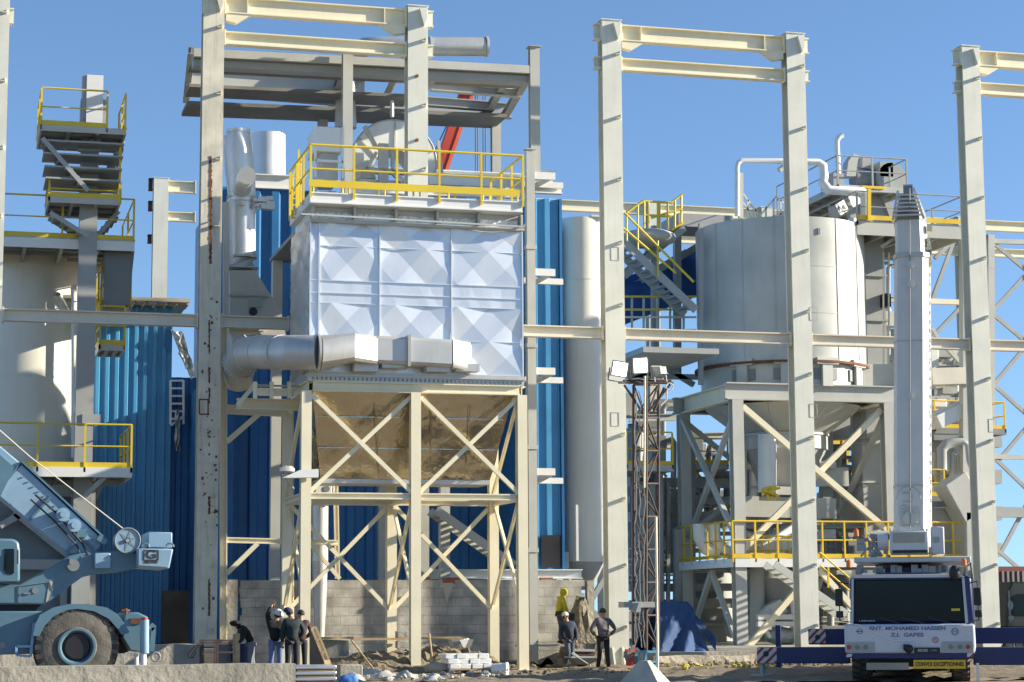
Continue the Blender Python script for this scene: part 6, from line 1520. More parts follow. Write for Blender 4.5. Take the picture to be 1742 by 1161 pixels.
# ---------------------------------------------------------------- tarp, bits at far right
tq = thing('tarpaulin', 'dark blue tarpaulin draped over a tall heap behind the low kerb wall', 'tarpaulin', P(1160, 1112, 1.9))
rd = random.Random(21)
def tf(u, v):
    pt = [(1120, 1024), (1150, 1022), (1170, 1024), (1180, 1036), (1192, 1075), (1208, 1112)]
    pb = [(1108, 1114), (1126, 1114), (1150, 1114), (1170, 1114), (1188, 1114), (1208, 1114)]
    k = u*5; i = min(4, int(k)); f = k-i
    a = Vector((*pt[i], 0)).lerp(Vector((*pt[i+1], 0)), f); b = Vector((*pb[i], 0)).lerp(Vector((*pb[i+1], 0)), f)
    c = a.lerp(b, v); return P(c.x, c.y, 2.6-.8*v+.18*math.sin(u*17+v*2)*v+rd.uniform(-.03, .03))
mb = MB().grid(tf, 30, 16); n0 = len(mb.v)
obj('cover_front', mb, M['tarp'], tq, smooth=50)
def tf2(u, v):
    a = tf(u, 0); b = a+Vector((-.2, 2.2, -1.6)); return a.lerp(b, v)
obj('cover_back', MB().grid(tf2, 20, 6), M['tarp'], tq, smooth=50)
obj('loose_fold', MB().grid(lambda u, v: P(1182+u*36, 1045+u*40+v*(14+10*u), 2.2+.15*math.sin(u*9+v*3)), 14, 6), M['tarp'], tq, smooth=50)
pt_ = thing('parked_vehicle', 'dark green parked vehicle cab cut off at the right edge of the photo', 'vehicle', P(1740, 1095, 3))
V = lambda px, py, d=0: P(px, py, 3+d)
obj('cab', MB().prism([V(1712, 1068), V(1712, 1012), V(1722, 990), V(1810, 990), V(1820, 1068)], (0, 2, 0)), mat('dark_green_paint', (.012, .02, .016), .4), pt_, bevel=.05)
obj('side_window', MB().prism([V(1722, 1048, -.02), V(1722, 1016, -.02), V(1730, 1011, -.02), V(1760, 1011, -.02), V(1760, 1048, -.02)], (0, .012, 0)), M['glass'], pt_)
obj('mirror', MB().blob(V(1719, 1030, -.3), .12, (.8, .6, 1.3), 10).blob(V(1720, 1052, -.3), .10, (1, .6, .9), 10).tube([V(1716, 1005, -.3), V(1719, 1060, -.3)], .02, 6), M['dgrey'], pt_)
obj('chassis', MB().box(tuple(V(1705, 1085, .2)), tuple(V(1820, 1066, 1.8))), M['black'], pt_)
for px in (1735, 1790): q = V(px, 1090, .1); tyre(pt_, (q.x, q.y, .5), .5, .3)
rc_ = thing('container', 'dark red container roof behind the parked vehicle at the right edge', 'container', P(1730, 1000, 9))
obj('box', MB().box(tuple(P(1700, 1090, 9)), tuple(P(1800, 964, 9)+Vector((0, 2.4, 0)))), mat('dark_red_paint', (.16, .04, .03), .6), rc_)
mb = MB()
for k in range(16): x = P(1700, 1000, 9).x+.1+k*.2; mb.box((x, 8.95, P(1700, 1085, 9).z), (x+.08, 8.998, P(1700, 972, 9).z))
obj('corrugation', mb, M['dgrey'], rc_)
# ---------------------------------------------------------------- people
def skinmesh(chains, sub=1):
    # chains: dict name->(pos, radius, parent)
    vs = []; es = []; rs = []; idx = {}
    for n, (p, r, par) in chains.items():
        idx[n] = len(vs); vs.append(Vector(p)); rs.append(r)
        if par: es.append((idx[par], idx[n]))
    me = bpy.data.meshes.new('t'); me.from_pydata(vs, es, []); ob = bpy.data.objects.new('t', me); C.objects.link(ob)
    m = ob.modifiers.new('s', 'SKIN'); m.use_smooth_shade = True
    if sub: s = ob.modifiers.new('u', 'SUBSURF'); s.levels = sub; s.render_levels = sub
    for i, r in enumerate(rs):
        rr_ = r if isinstance(r, tuple) else (r, r); me.skin_vertices[0].data[i].radius = rr_
    me.skin_vertices[0].data[0].use_root = True
    bpy.context.view_layer.update()
    dg = bpy.context.evaluated_depsgraph_get(); out = bpy.data.meshes.new_from_object(ob.evaluated_get(dg))
    C.objects.unlink(ob); bpy.data.objects.remove(ob); return out
def addmesh(nm, me, mt, par):
    me.materials.clear(); me.materials.append(mt)
    for p in me.polygons: p.use_smooth = True; p.material_index = 0
    o = bpy.data.objects.new(nm, me); C.objects.link(o); o.parent = par; ORG[o.name] = Vector((0, 0, 0)); return o
J0 = dict(pel=(0, 0, .95), sp=(0, .0, 1.12), ch=(0, 0, 1.32), nk=(0, 0, 1.47), hd=(0, 0, 1.56), ht=(0, 0, 1.68),
          ls=(-.18, 0, 1.40), le=(-.24, 0, 1.12), lw=(-.26, -.04, .88), rs=(.18, 0, 1.40), re=(.24, 0, 1.12), rw=(.26, -.04, .88),
          lh=(-.10, 0, .90), lk=(-.11, -.02, .50), la=(-.12, .02, .10), rh=(.10, 0, .90), rk=(.11, -.02, .50), ra=(.12, .02, .10), face=(0, 1, 0))
mcl = {}
def cloth(nm, col, rough=.85):
    if nm not in mcl: mcl[nm] = mat(nm, col, rough, var=.18, scale=6, bump=.015, bscale=9)
    return mcl[nm]
hairm = mat('dark_hair', (.015, .012, .01), .7, var=.2, scale=30, bump=.006, bscale=60)
def person(label, px, Y, z0, j, jacket, trousers, head='hair', hmat=None, shoe=(.03, .025, .02), yaw=0, s=1.):
    J = {k: Vector(v) for k, v in {**J0, **j}.items()}
    f = J['face'].normalized(); q = P(px, 1100, Y)
    t = thing('person', label, 'person', (q.x, Y, z0), 'workers on the site', rz=yaw); t.scale = (s, s, s)
    tv = (J['ht']-J['hd']).normalized(); side = f.cross(tv).normalized()
    hc = J['hd'].lerp(J['ht'], .45)
    ch = {'pel': (J['pel'], (.09, .065), None), 'sp': (J['sp'], (.09, .07), 'pel'), 'ch': (J['ch'], (.12, .085), 'sp'), 'nk': (J['nk'], .055, 'ch'), 'hd': (J['hd'], .07, 'nk'),
          'hc': (hc, (.078, .09), 'hd'), 'ht': (J['ht']-tv*.03, .055, 'hc')}
    for a in 'lr':
        w_ = J[a+'w']; e = J[a+'e']; d = (w_-e).normalized()
        ch[a+'s'] = (J[a+'s'], .055, 'ch'); ch[a+'e'] = (e, .042, a+'s'); ch[a+'w'] = (w_, .028, a+'e'); ch[a+'p'] = (w_+d*.05, (.038, .02), a+'w')
        ch[a+'h'] = (J[a+'h'], .055, 'pel'); ch[a+'k'] = (J[a+'k'], .048, a+'h'); ch[a+'a'] = (J[a+'a'], .038, a+'k'); ch[a+'t'] = (J[a+'a']+f*.0+Vector((f.x, f.y, 0)).normalized()*.14-Vector((0, 0, .06)), .035, a+'a')
    body = skinmesh(ch, 1)
    # hands: palm with five separate bent fingers, joined into the body mesh; nose and ears too
    import bmesh
    bm = bmesh.new(); bm.from_mesh(body)
    ex = MB()
    for a in 'lr':
        w_ = J[a+'w']; d = (w_-J[a+'e']).normalized(); sdv = d.cross(f); sdv = sdv.normalized() if sdv.length > .1 else Vector((1, 0, 0)); nn = d.cross(sdv)
        c0 = w_+d*.06
        for k, L in enumerate((.062, .072, .068, .054)):
            b0 = c0+sdv*(-.03+.02*k); ex.tube([b0, b0+d*L*.55, b0+d*L*.9+nn*.015, b0+d*L+nn*.035], [.010, .0095, .009, .006], 6)
        b0 = w_+d*.02-sdv*.028; ex.tube([b0, b0+d*.025-sdv*.02, b0+d*.055-sdv*.022+nn*.01], [.012, .011, .008], 6)
    ex.tube([hc+f*.085+tv*.02, hc+f*.112-tv*.012, hc+f*.09-tv*.03], [.009, .016, .010], 6)
    for sg_ in (-1, 1): ex.blob(hc+side*sg_*.082, .028, (.5, .8, 1.1), 8)
    m2 = bpy.data.meshes.new('x'); m2.from_pydata(ex.v, [], ex.f); bm.from_mesh(m2); bm.to_mesh(body); bm.free()
    bo = addmesh('body', body, M['skin'], t); body.materials.append(trousers)
    for p_ in body.polygons:
        c_ = p_.center
        if (c_-hc).length > .19 and min((c_-J['lw']).length, (c_-J['rw']).length) > .13 and c_.z < J['nk'].z-.02: p_.material_index = 1
    ey = MB()
    for sg_ in (-1, 1): ey.blob(hc+f*.088+side*sg_*.032+tv*.012, .009, (1, 1, 1), 8)
    ey.tube([hc+f*.092-tv*.05-side*.022, hc+f*.097-tv*.052, hc+f*.092-tv*.05+side*.022], .005, 5)
    addmesh('eyes_and_mouth', (lambda me: (me.from_pydata(ey.v, [], ey.f), me)[1])(bpy.data.meshes.new('eyes')), hairm, t)
    tw_ = (J['sp']-J['pel']).normalized()
    c = {'pel': (J['pel']-tw_*.05, (.17, .135), None), 'sp': (J['sp'], (.165, .13), 'pel'), 'ch': (J['ch'], (.185, .135), 'sp'), 'nk': (J['nk']-(J['nk']-J['ch']).normalized()*.02, .085, 'ch')}
    if head == 'hood': c['hdx'] = (J['hd'], .11, 'nk')
    for a in 'lr':
        e, w_ = J[a+'e'], J[a+'w']; c[a+'s'] = (J[a+'s'], .085, 'ch'); c[a+'e'] = (e, .068, a+'s'); c[a+'w'] = (w_-(w_-e).normalized()*.02, .048, a+'e')
    addmesh('jacket', skinmesh(c, 1), jacket, t)
    c = {'pel': (J['pel']+tw_*.07, (.15, .12), None)}
    for a in 'lr':
        c[a+'h'] = (J[a+'h'], .105, 'pel'); c[a+'m'] = (J[a+'h'].lerp(J[a+'k'], .5), .088, a+'h'); c[a+'k'] = (J[a+'k'], .074, a+'m'); c[a+'a'] = (J[a+'a'], .062, a+'k')
    addmesh('trousers', skinmesh(c, 1), trousers, t)
    sm_ = cloth('shoe_leather', shoe)
    for a in 'lr':
        fl = Vector((f.x, f.y, 0)).normalized(); b0 = J[a+'a']-Vector((0, 0, .055)); m3 = MB().tube([b0-fl*.06, b0+fl*.04, b0+fl*.13, b0+fl*.18], [.035, .05, .042, .02], 10)
        me = bpy.data.meshes.new('shoe'); me.from_pydata(m3.v, [], m3.f); addmesh('shoe', me, sm_, t)
    top = J['ht']
    def hm(nm, mbx, mt):
        me = bpy.data.meshes.new(nm); me.from_pydata(mbx.v, [], mbx.f); return addmesh(nm, me, mt, t)
    def cap_shape(r0, back, z_off, lo=-.1):
        out = MB(); rings = []
        for i in range(8):
            a = lo+(math.pi/2-lo)*i/7; r = max(.004, math.cos(a))*r0; cc = hc-f*back+tv*(z_off+math.sin(a)*r0)
            rings.append([cc+side*math.cos(2*math.pi*k/14)*r*.92+f*math.sin(2*math.pi*k/14)*r*1.06 for k in range(14)])
        return out.loft(rings)
    if head == 'hair': hm('hair', cap_shape(.105, .012, .015, -.25), hmat or hairm)
    elif head == 'hood':
        hm('hood', cap_shape(.125, .028, .0, -.9), hmat)
    elif head in ('cap', 'helmet'):
        hm('hair', cap_shape(.098, .02, -.01, -.3), hairm)
        o = hm('safety_helmet' if head == 'helmet' else 'cap', cap_shape(.125 if head == 'helmet' else .112, .0, .03, .0), hmat)
        if head == 'helmet':
            c3 = hc+tv*.032; br_ = MB().loft([[c3+tv*dz+side*math.cos(2*math.pi*k/16)*r+f*math.sin(2*math.pi*k/16)*r*1.1 for k in range(16)] for dz, r in ((0, .12), (-.008, .15), (.004, .15), (.012, .12))]); hm('helmet_brim', br_, hmat)
        else:
            c3 = hc+tv*.04+f*.09; br_ = MB().prism([c3-side*.07, c3-side*.055+f*.07, c3+side*.055+f*.07, c3+side*.07], tv*.012); hm('cap_peak', br_, hmat)
    return t
blk = cloth('black_jacket', (.012, .012, .013)); jn = cloth('grey_jeans', (.16, .18, .20)); jb = cloth('blue_jeans', (.13, .19, .34)); dk_ = cloth('dark_trousers', (.02, .022, .03))
# bending worker with hood, seen from the side facing left
person('worker in a black hood and pale jeans bending forward to the left', 423, -4.2, .0, dict(pel=(.07, 0, .92), sp=(.02, 0, 1.08), ch=(-.13, 0, 1.24), nk=(-.25, 0, 1.32), hd=(-.32, 0, 1.36), ht=(-.42, 0, 1.42),
    ls=(-.14, -.17, 1.25), le=(-.20, -.2, .98), lw=(-.36, -.16, .86), rs=(-.12, .17, 1.25), re=(-.22, .2, 1.0), rw=(-.40, .14, .92), lh=(.06, -.09, .88), lk=(.02, -.1, .48), la=(.06, -.1, .1), rh=(.08, .09, .88), rk=(.10, .1, .48), ra=(.18, .1, .1), face=(-.9, 0, -.35)), blk, jn, 'hood', blk)
person('worker in a white safety helmet and blue jeans raising one arm', 469, -4.6, .0, dict(le=(-.22, .02, 1.62), lw=(-.10, .06, 1.84), ls=(-.18, 0, 1.43), re=(.27, .06, 1.18), rw=(.24, .18, 1.0), ht=(.06, -.04, 1.68), hd=(.03, 0, 1.56), face=(.1, 1, .3)), blk, jb, 'helmet', cloth('white_helmet', (.7, .68, .6), .35))
person('worker in a dark green jacket and navy cap seen from behind', 497, -4.9, .0, dict(hd=(-.06, .02, 1.56), ht=(-.12, .04, 1.69), le=(-.25, .03, 1.12), lw=(-.24, .02, .86), re=(.30, 0, 1.14), rw=(.16, .1, .98), face=(-.5, 1, .1)), cloth('dark_green_jacket', (.018, .032, .035)), dk_, 'cap', cloth('navy_cap', (.03, .035, .08)), s=1.03)
person('worker in a dark maroon top half hidden behind the man in the green jacket', 511, -4.1, .0, dict(ht=(.02, .03, 1.7), re=(.30, .02, 1.16), rw=(.16, .12, 1.0)), cloth('maroon_top', (.06, .03, .035)), dk_, 'hair')
person('man in a bright yellow hooded jacket standing on the grey plank', 953, 1.0, .72, dict(pel=(-.02, 0, .93), ch=(.04, 0, 1.3), nk=(.09, 0, 1.42), hd=(.13, 0, 1.48), ht=(.18, 0, 1.61), ls=(.03, -.17, 1.36), le=(.12, -.2, 1.1), lw=(.22, -.14, .9), rs=(.04, .17, 1.36), re=(.14, .2, 1.1), rw=(.26, .12, .92), lk=(.03, -.1, .5), lh=(-.02, -.09, .9), la=(.0, -.1, .1), rh=(0, .09, .9), rk=(.06, .1, .5), ra=(.02, .12, .1), face=(.9, .2, -.4)), cloth('yellow_hoodie', (.50, .42, .02)), cloth('grey_trousers', (.06, .065, .07)), 'hood', cloth('yellow_hoodie', (.50, .42, .02)), s=.96)
person('walking worker in a dark blue sweater and pale cap', 966, -1.7, .0, dict(pel=(.06, 0, .90), sp=(.04, 0, 1.06), ch=(-.0, -.02, 1.25), nk=(-.04, -.04, 1.38), hd=(-.07, -.06, 1.45), ht=(-.10, -.07, 1.58), ls=(-.16, 0, 1.32), le=(-.19, .05, 1.06), lw=(-.14, -.04, .84), rs=(.17, 0, 1.3), re=(.26, .03, 1.04), rw=(.24, .0, .80), lh=(-.03, 0, .86), rh=(.12, 0, .86), lk=(-.02, -.12, .50), la=(-.06, .04, .10), rk=(.12, .0, .48), ra=(.02, .20, .10), face=(-.35, -1, -.1)), cloth('navy_sweater', (.025, .035, .06)), cloth('worn_jeans', (.07, .085, .11)), 'cap', cloth('pale_cap', (.55, .52, .45)))
person('man in a grey sweater with hands on his hips seen from behind', 1026, -3.1, .0, dict(le=(-.36, -.02, 1.14), lw=(-.20, .04, .98), re=(.38, -.02, 1.14), rw=(.20, .04, .98), ht=(-.01, 0, 1.70), lk=(-.10, .0, .5), la=(-.13, .1, .1), ra=(.14, -.04, .1)), cloth('grey_sweater', (.13, .125, .13)), cloth('black_trousers', (.015, .015, .018)), 'hair')

# ---------------------------------------------------------------- small things on the ground
def small(name, label, cat, mbm, loc, group=None, **k):
    t = thing(name, label, cat, loc, group)
    for nm, mbx, m in mbm: obj(nm, mbx, M[m] if isinstance(m, str) else m, t, **k)
    return t
# wheelbarrow
Yw = -2.6; W_ = lambda a, b, d=0: P(a, b, Yw+d)
rb0 = [W_(971, 1119), W_(1022, 1119)]
top_ = [rb0[0], rb0[1], rb0[1]+Vector((0, .55, 0)), rb0[0]+Vector((0, .55, 0))]
c = (W_(985, 1131), W_(1006, 1131)); bot_ = [c[0]+Vector((0, .15, 0)), c[1]+Vector((0, .15, 0)), c[1]+Vector((0, .4, 0)), c[0]+Vector((0, .4, 0))]
q = W_(991, 1139, .27)
small('wheelbarrow', 'dark steel wheelbarrow between the capped worker and the man in grey', 'wheelbarrow', [
 ('tray', MB().loft([bot_, top_]), 'dgrey'), ('tray_rim', MB().tube([top_[0], top_[1], top_[2], top_[3], top_[0]], .018, 6), 'grey'),
 ('handle', MB().tube([W_(1000, 1130), W_(972, 1112)], .02, 6).tube([W_(1000, 1130, .5), W_(974, 1110, .5)], .02, 6), 'grey'),
 ('wheel', MB().tube([q, q+Vector((0, .08, 0))], .18, 20), 'rubber'),
 ('leg', MB().tube([W_(1003, 1130), W_(1008, 1146)], .018, 6).tube([W_(1003, 1130, .5), W_(1008, 1146, .5)], .018, 6), 'grey')], W_(995, 1146))
# hand bucket held by yellow man
q = P(970, 1052, .6); small('bucket', 'black bucket held low by the man in yellow', 'bucket', [('pail', MB().tube([q-Vector((0, 0, .18)), q+Vector((0, 0, .14))], [.11, .15], 16), 'black'), ('handle', MB().tube([q+Vector((-.14, 0, .14)), q+Vector((0, 0, .27)), q+Vector((.14, 0, .14))], .01, 6), 'grey')], q)
q = P(1004, 1102, .6); small('bucket', 'small dark bucket on the mortar trough by the wheelbarrow', 'bucket', [('pail', MB().tube([q-Vector((0, 0, .14)), q+Vector((0, 0, .12))], [.12, .16], 16), 'dgrey')], q)
q = P(975, 1110, -.4); small('mortar_trough', 'rusty flat mortar trough behind the wheelbarrow', 'trough', [('trough', MB().box(tuple(P(968, 1120, -.6)), tuple(P(1012, 1108, -.6)+Vector((0, .8, 0)))), 'rustpaint'), ('rim', MB().bar(P(968, 1106, -.62), P(1012, 1107, -.62), .07, .06), 'grey')], q)
heap(988, 1094, 1.6, 1.2, 1.7, 'dark mortar heap piled against the ragged right end of the block wall', M['soil2'], 5, .6, z0=.3, name='mortar_heap', cat='mortar heap')
# oil drum blue, gas pole
q = P(410, 1118, -3); small('drum', 'blue drum with white band behind the bending worker', 'drum', [('shell', MB().cyl((q.x, q.y), .27, .0, .85, 24), 'navy'), ('band', MB().cyl((q.x, q.y), .274, .3, .38, 24), 'grey'), ('rim', MB().cyl((q.x, q.y), .285, .83, .86, 24).cyl((q.x, q.y), .285, .55, .575, 24), 'navy')], (q.x, q.y, 0))
small('timber_post', 'upright orange timber post beside the bending worker', 'post', [('post', MB().bar(P(404, 1078, -4.4), P(404, 1140, -4.4), .12, .05).bar(P(399, 1079, -4.37), P(399, 1140, -4.37), .08, .05), 'wood')], P(404, 1142, -4.4))
rk = thing('rebar_cage', 'dark rusty welded rack at the foot of the rusty column', 'steel rack', P(370, 1130, -3.4))
mb = MB()
for px in (341, 345, 366, 370, 398): mb.bar(P(px, 1088, -3.4), P(px, 1134, -3.4), .05)
for y in (1090, 1094, 1110): mb.bar(P(340, y, -3.4), P(402, y, -3.4), .045)
obj('frame', mb, M['rustpaint'], rk)
obj('lower_boards', MB().box(tuple(P(370, 1134, -3)), tuple(P(398, 1096, -3)+Vector((0, .3, 0)))), M['dgrey'], rk)
mb = MB().tube([P(325+8*math.cos(k*.7)+k*.6, 1108+12*math.sin(k*.55), -2.9) for k in range(16)], .012, 5); tag(obj('wire', mb, M['rust']), 'curled rusty wire on the kerb slab near the rusty column', 'wire')
# boards and frames leaning on filter leg
lb = thing('leaning_crate', 'wooden crate panel with slots leaning at the foot of the front left filter leg', 'crate panel', P(555, 1150, -8))
obj('back_board', MB().prism([P(527, 1066, -7.6), P(538, 1066, -7.6), P(560, 1132, -8.2), P(527, 1130, -7.9)], (0, .05, 0)), M['brown'], lb)
mb = MB(); a0_, a1_ = P(530, 1070, -7.9), P(556, 1134, -8.3); b0_, b1_ = P(537, 1068, -7.9), P(563, 1132, -8.3)
mb.bar(a0_, a1_, .05, .06).bar(b0_, b1_, .05, .06)
for k in range(4): t_ = [0, .33, .66, 1][k]; mb.bar(a0_.lerp(a1_, t_), b0_.lerp(b1_, t_), .07, .06)
obj('slotted_frame', mb, M['wood'], lb)
tag(obj('plank', MB().bar(P(555, 1125, -8.5), P(564, 1164, -9.5), .13, .06).bar(P(559, 1125, -8.45), P(566, 1164, -9.45), .05, .05), M['wood']), 'narrow timber plank standing against the metal sheet stack', 'plank')
stt_ = thing('sheet_stack', 'stack of folded zinc metal sheets in front of the concrete barrier end', 'sheet stack', P(535, 1180, -10.5))
for k in range(4):
    y = 1132+k*10; a = P(502, y+7, -10.5-.02*k); b = P(573, y, -10.5-.02*k)
    mb = MB().grid(lambda u, v, a=a, b=b: (a.x+(b.x-a.x)*u, a.y+(.0 if v < .5 else .9), (a.z+.10*(v) if v <= 1 else b.z)+.02*math.sin(u*25+a.z*9)), 20, 1)
    mb = MB().box((a.x, a.y, a.z), (b.x, a.y+1, b.z))
    obj('sheet', mb, M['pallet'], stt_, bevel=.02)
    if k < 3: obj('spacer', MB().box((a.x+.05, a.y+.03, a.z-.06), (b.x-.05, a.y+.95, a.z-.005)), M['brown'], stt_)
# sheets on ground right of it
rd = random.Random(31)
for k, (px, py, w_, lab) in enumerate(((628, 1148, .7, 'crumpled white plastic sheet right of the striped concrete block'), (655, 1153, .65, 'second crumpled pale sheet, in front of the dirt heap'), (690, 1154, .5, 'small crumpled sheet near the front middle filter leg'), (738, 1158, .45, 'white bag lying before the pallet of slabs'), (600, 1157, .5, 'crumpled pale sheet at the lower edge beside the blue bundle'))):
    q = G(px, py, .12)
    def cf(u, v, q=q, w_=w_): return (q.x+(u-.5)*w_, q.y+(v-.5)*w_*1.4, .10+.14*max(0, math.sin(u*3.1)*math.sin(v*3.1))+rd.uniform(0, .08))
    tag(obj('plastic_sheet', MB().grid(cf, 9, 9), M['lgrey'], smooth=40), lab, 'plastic sheet', 'crumpled sheets on the ground')
q = G(593, 1156, .2); tag(obj('cloth_bundle', MB().blob((q.x, q.y, .18), .18, (1.25, .8, .75), 14, .10, 4), mat('bright_blue_cloth', (.05, .16, .42), .6, var=.3, bump=.03)), 'blue cloth bundle lying at the bottom edge left of the dirt heap', 'cloth bundle')
# pallet with white slabs
pa = thing('pallet', 'wooden pallet under a stack of white slabs between the filter legs', 'pallet', P(800, 1141, -5))
p0, p1 = P(765, 1143, -5), P(841, 1143, -5)
mb = MB()
for f_ in (0, .45, .93): mb.box((p0.x+(p1.x-p0.x)*f_, -5, .05), (p0.x+(p1.x-p0.x)*f_+.1, -4, .15))
mb2 = MB()
for k in range(6): mb2.box((p0.x, -5+k*.18, .152), (p1.x, -4.88+k*.18, .18))
mb2.box((p0.x, -5.01, .02), (p1.x, -4.9, .048))
obj('block', mb, M['wood'], pa); obj('deck_board', mb2, M['wood'], pa)
rd = random.Random(17)
for layer in range(3):
    for k in range(4):
        x0_ = p0.x+.0+(p1.x-p0.x)*k/4-.05*layer; z = .185+layer*.13
        t = tag(obj('slab', MB().box((x0_+.01, -5.0+.05*layer+rd.uniform(-.04, .03), z), (x0_+(p1.x-p0.x)/4-.01, -4.1+rd.uniform(-.05, .05), z+.125)), M['white'], bevel=.015), 'white slab in the %s layer on the pallet, %s' % (('bottom', 'middle', 'top')[layer], ('leftmost', 'second from left', 'third from left', 'rightmost')[k]), 'slab', 'white slabs stacked on the pallet')
q = P(853, 1137, -5.2); small('bucket', 'white plastic bucket lying beside the pallet of slabs', 'bucket', [('pail', MB().tube([(q.x-.22, q.y+.1, .17), (q.x+.12, q.y-.1, .17)], [.14, .17], 20), 'white'), ('rim', MB().tube([(q.x+.1, q.y-.09, .17), (q.x+.14, q.y-.11, .17)], [.185, .185], 20), 'white')], (q.x, q.y, 0))
small('sack', 'yellowish cement sack slumped left of the pallet', 'sack', [('bag', MB().blob(P(742, 1137, -4.6), .3, (1.2, .7, .5), 14, .12, 9), 'roofm')], P(742, 1143, -4.6), smooth=30)
tag(obj('stick', MB().tube([P(730, 1078, -3.9), P(737, 1135, -4.3)], .025, 6), M['wood']), 'thin wooden pole standing right of the front middle filter leg', 'pole')
tag(obj('stick', MB().tube([P(598, 1090, -3.7), P(638, 1142, -5)], .025, 6), M['wood']), 'wooden pole leaning across from the scaffold plank to the dirt heap', 'pole')
for px0_, px1_, py, y_, lab in ((540, 602, 1086, -2.2, 'left scaffold plank resting on the pale board'), (600, 700, 1088, -1.0, 'middle scaffold plank behind the filter legs'), (716, 795, 1086, -2.4, 'right sunlit scaffold plank behind the pole'), (880, 985, 1099, 1.0, 'long grey plank behind the capped worker')):
    tag(obj('plank', MB().box((P(px0_, py, y_).x, y_, P(px0_, py, y_).z-.03), (P(px1_, py, y_).x, y_+.25, P(px0_, py, y_).z+.03)), M['wood'] if 'grey' not in lab else M['grey']), lab, 'plank', 'scaffold planks')
small('concrete_block', 'pale curved concrete panel leaning under the left scaffold plank', 'concrete panel', [('panel', MB().prism([P(548, 1088, -2), P(592, 1090, -2), P(594, 1100, -2), P(592, 1135, -2), P(545, 1135, -2)], (0, .12, 0)), 'concrete')], P(570, 1135, -2))
for k, y in enumerate((1077, 1094, 1122)):
    tag(obj('concrete_block', MB().box(tuple(P(676, y+9, -1.6)), tuple(P(697, y-(3 if k < 2 else 14), -1.6)+Vector((0, .3, 0)))), M['concrete'], bevel=.01), '%s pale block of the pile between the middle filter legs' % ('topmost', 'middle', 'lowest')[k], 'concrete block', 'blocks between the middle legs')
small('mortar_tub', 'mortar tub with dried cement drips hanging behind the right filter bay', 'tub', [('tub', MB().loft([[P(px, py, -.9)+Vector((0, d, 0)) for px, py, d in ((775, 1108, .1), (800, 1108, .1), (800, 1108, .4), (775, 1108, .4))], [P(px, py, -.9)+Vector((0, d, 0)) for px, py, d in ((768, 1088, 0), (806, 1088, 0), (806, 1088, .5), (768, 1088, .5))]]), 'grey'), ('mortar_drip', MB().prism([P(782, 1089, -.93), P(797, 1089, -.93), P(790, 1105, -.93)], (0, .02, 0)).blob(P(789, 1089, -.8), .14, (1.3, .8, .6), 8, .15, 1), 'white')], P(788, 1112, -.9))
heap(640, 1140, -2.6, 4.2, .62, 'brown dirt heap between the left and middle filter legs', None, 1, 1.6, z0=0)
heap(740, 1140, -1.6, 4.4, .75, 'brown dirt heap behind the pallet and middle filter leg', None, 2, 1.2, z0=0)
heap(1060, 1150, -2.5, 5.0, .22, 'sandy rubble heap at the foot of the middle steel column', M['sand'], 3, 1.4, z0=0)
# rubble stones
def stones(label, px0_, px1_, py, Y, n, m, seed, spread=1.2, group=None, name='rubble', s0=.04, s1=.13):
    rd = random.Random(seed); mb = MB(); a, b = P(px0_, py, Y), P(px1_, py, Y)
    for k in range(n):
        x = rd.uniform(a.x, b.x); y = Y+rd.uniform(-spread, spread); s = rd.uniform(s0, s1); mb.blob((x, y, .08+s*.3+rd.uniform(0, .08)), s, (rd.uniform(.7, 1.5), 1, rd.uniform(.4, .8)), 6, .25, rd.random())
    o = obj(name, mb, m, smooth=0); return tag(o, label, 'rubble', None, 'stuff')
stones('scattered stones and clods between the filter legs', 560, 960, 1138, -1.6, 160, M['soil'], 1, 1.2, s0=.03, s1=.09)
stones('pale stones scattered along the low kerb wall', 1120, 1742, 1140, -1.5, 260, M["sand"], 2, 1.2, s0=.03, s1=.08)
stones('white broken scraps near the bottom edge', 600, 860, 1156, -8.5, 45, M['lgrey'], 3, 1.6, s0=.03, s1=.08)
ml = mat('yellow_plastic_scraps', (.45, .40, .05), .6, var=.3)
stones('yellow plastic scraps and bags on the ground before the kerb wall', 1140, 1340, 1150, -4, 40, ml, 4, .9, s0=.03, s1=.08)
stones('broken stones in front of the grey sweatered man', 860, 1100, 1146, -7, 60, M['sand'], 5, 1.5, s0=.02, s1=.05)
# pallets & dark bits right of front right leg
small('pallet', 'weathered grey pallet lying right of the front right filter leg', 'pallet', [('deck', MB().box(tuple(P(930, 1144, -3.5)), tuple(P(960, 1141, -3.5)+Vector((0, .8, 0)))).box(tuple(P(927, 1140, -3.5)), tuple(P(962, 1138, -3.5)+Vector((0, .8, 0)))), 'wood')], P(945, 1146, -3.5))
mb = MB().grid(lambda u, v: P(902+u*50, 1126+4*math.sin(u*8), -1.5+v*1.2)+Vector((0, 0, -.25*v+.05*math.sin(u*13+v*4))), 12, 6); tag(obj('plastic_sheet', mb, M['glass'], smooth=40), 'dark glossy plastic sheet on the ground behind the front right filter leg', 'plastic sheet')
sl2 = small('slab', 'yellowish flat slab at the foot of the middle steel column', 'slab', [('slab', MB().box(tuple(P(1033, 1150, -1.4)), tuple(P(1062, 1141, -1.4)+Vector((0, 1.2, 0)))), 'sand')], P(1048, 1150, -1.4))
# triangular base gussets on the middle column
for px in (1044, 1061):
    q = P(px, 1140, -.02); 
    gsx = obj('base_gusset', MB().prism([(q.x-.07, .0, .04), (q.x-.04, -.25, .04), (q.x-.04, .0, .62)], (.05, 0, 0)), M['column'], bpy.data.objects['steel_column.003'])

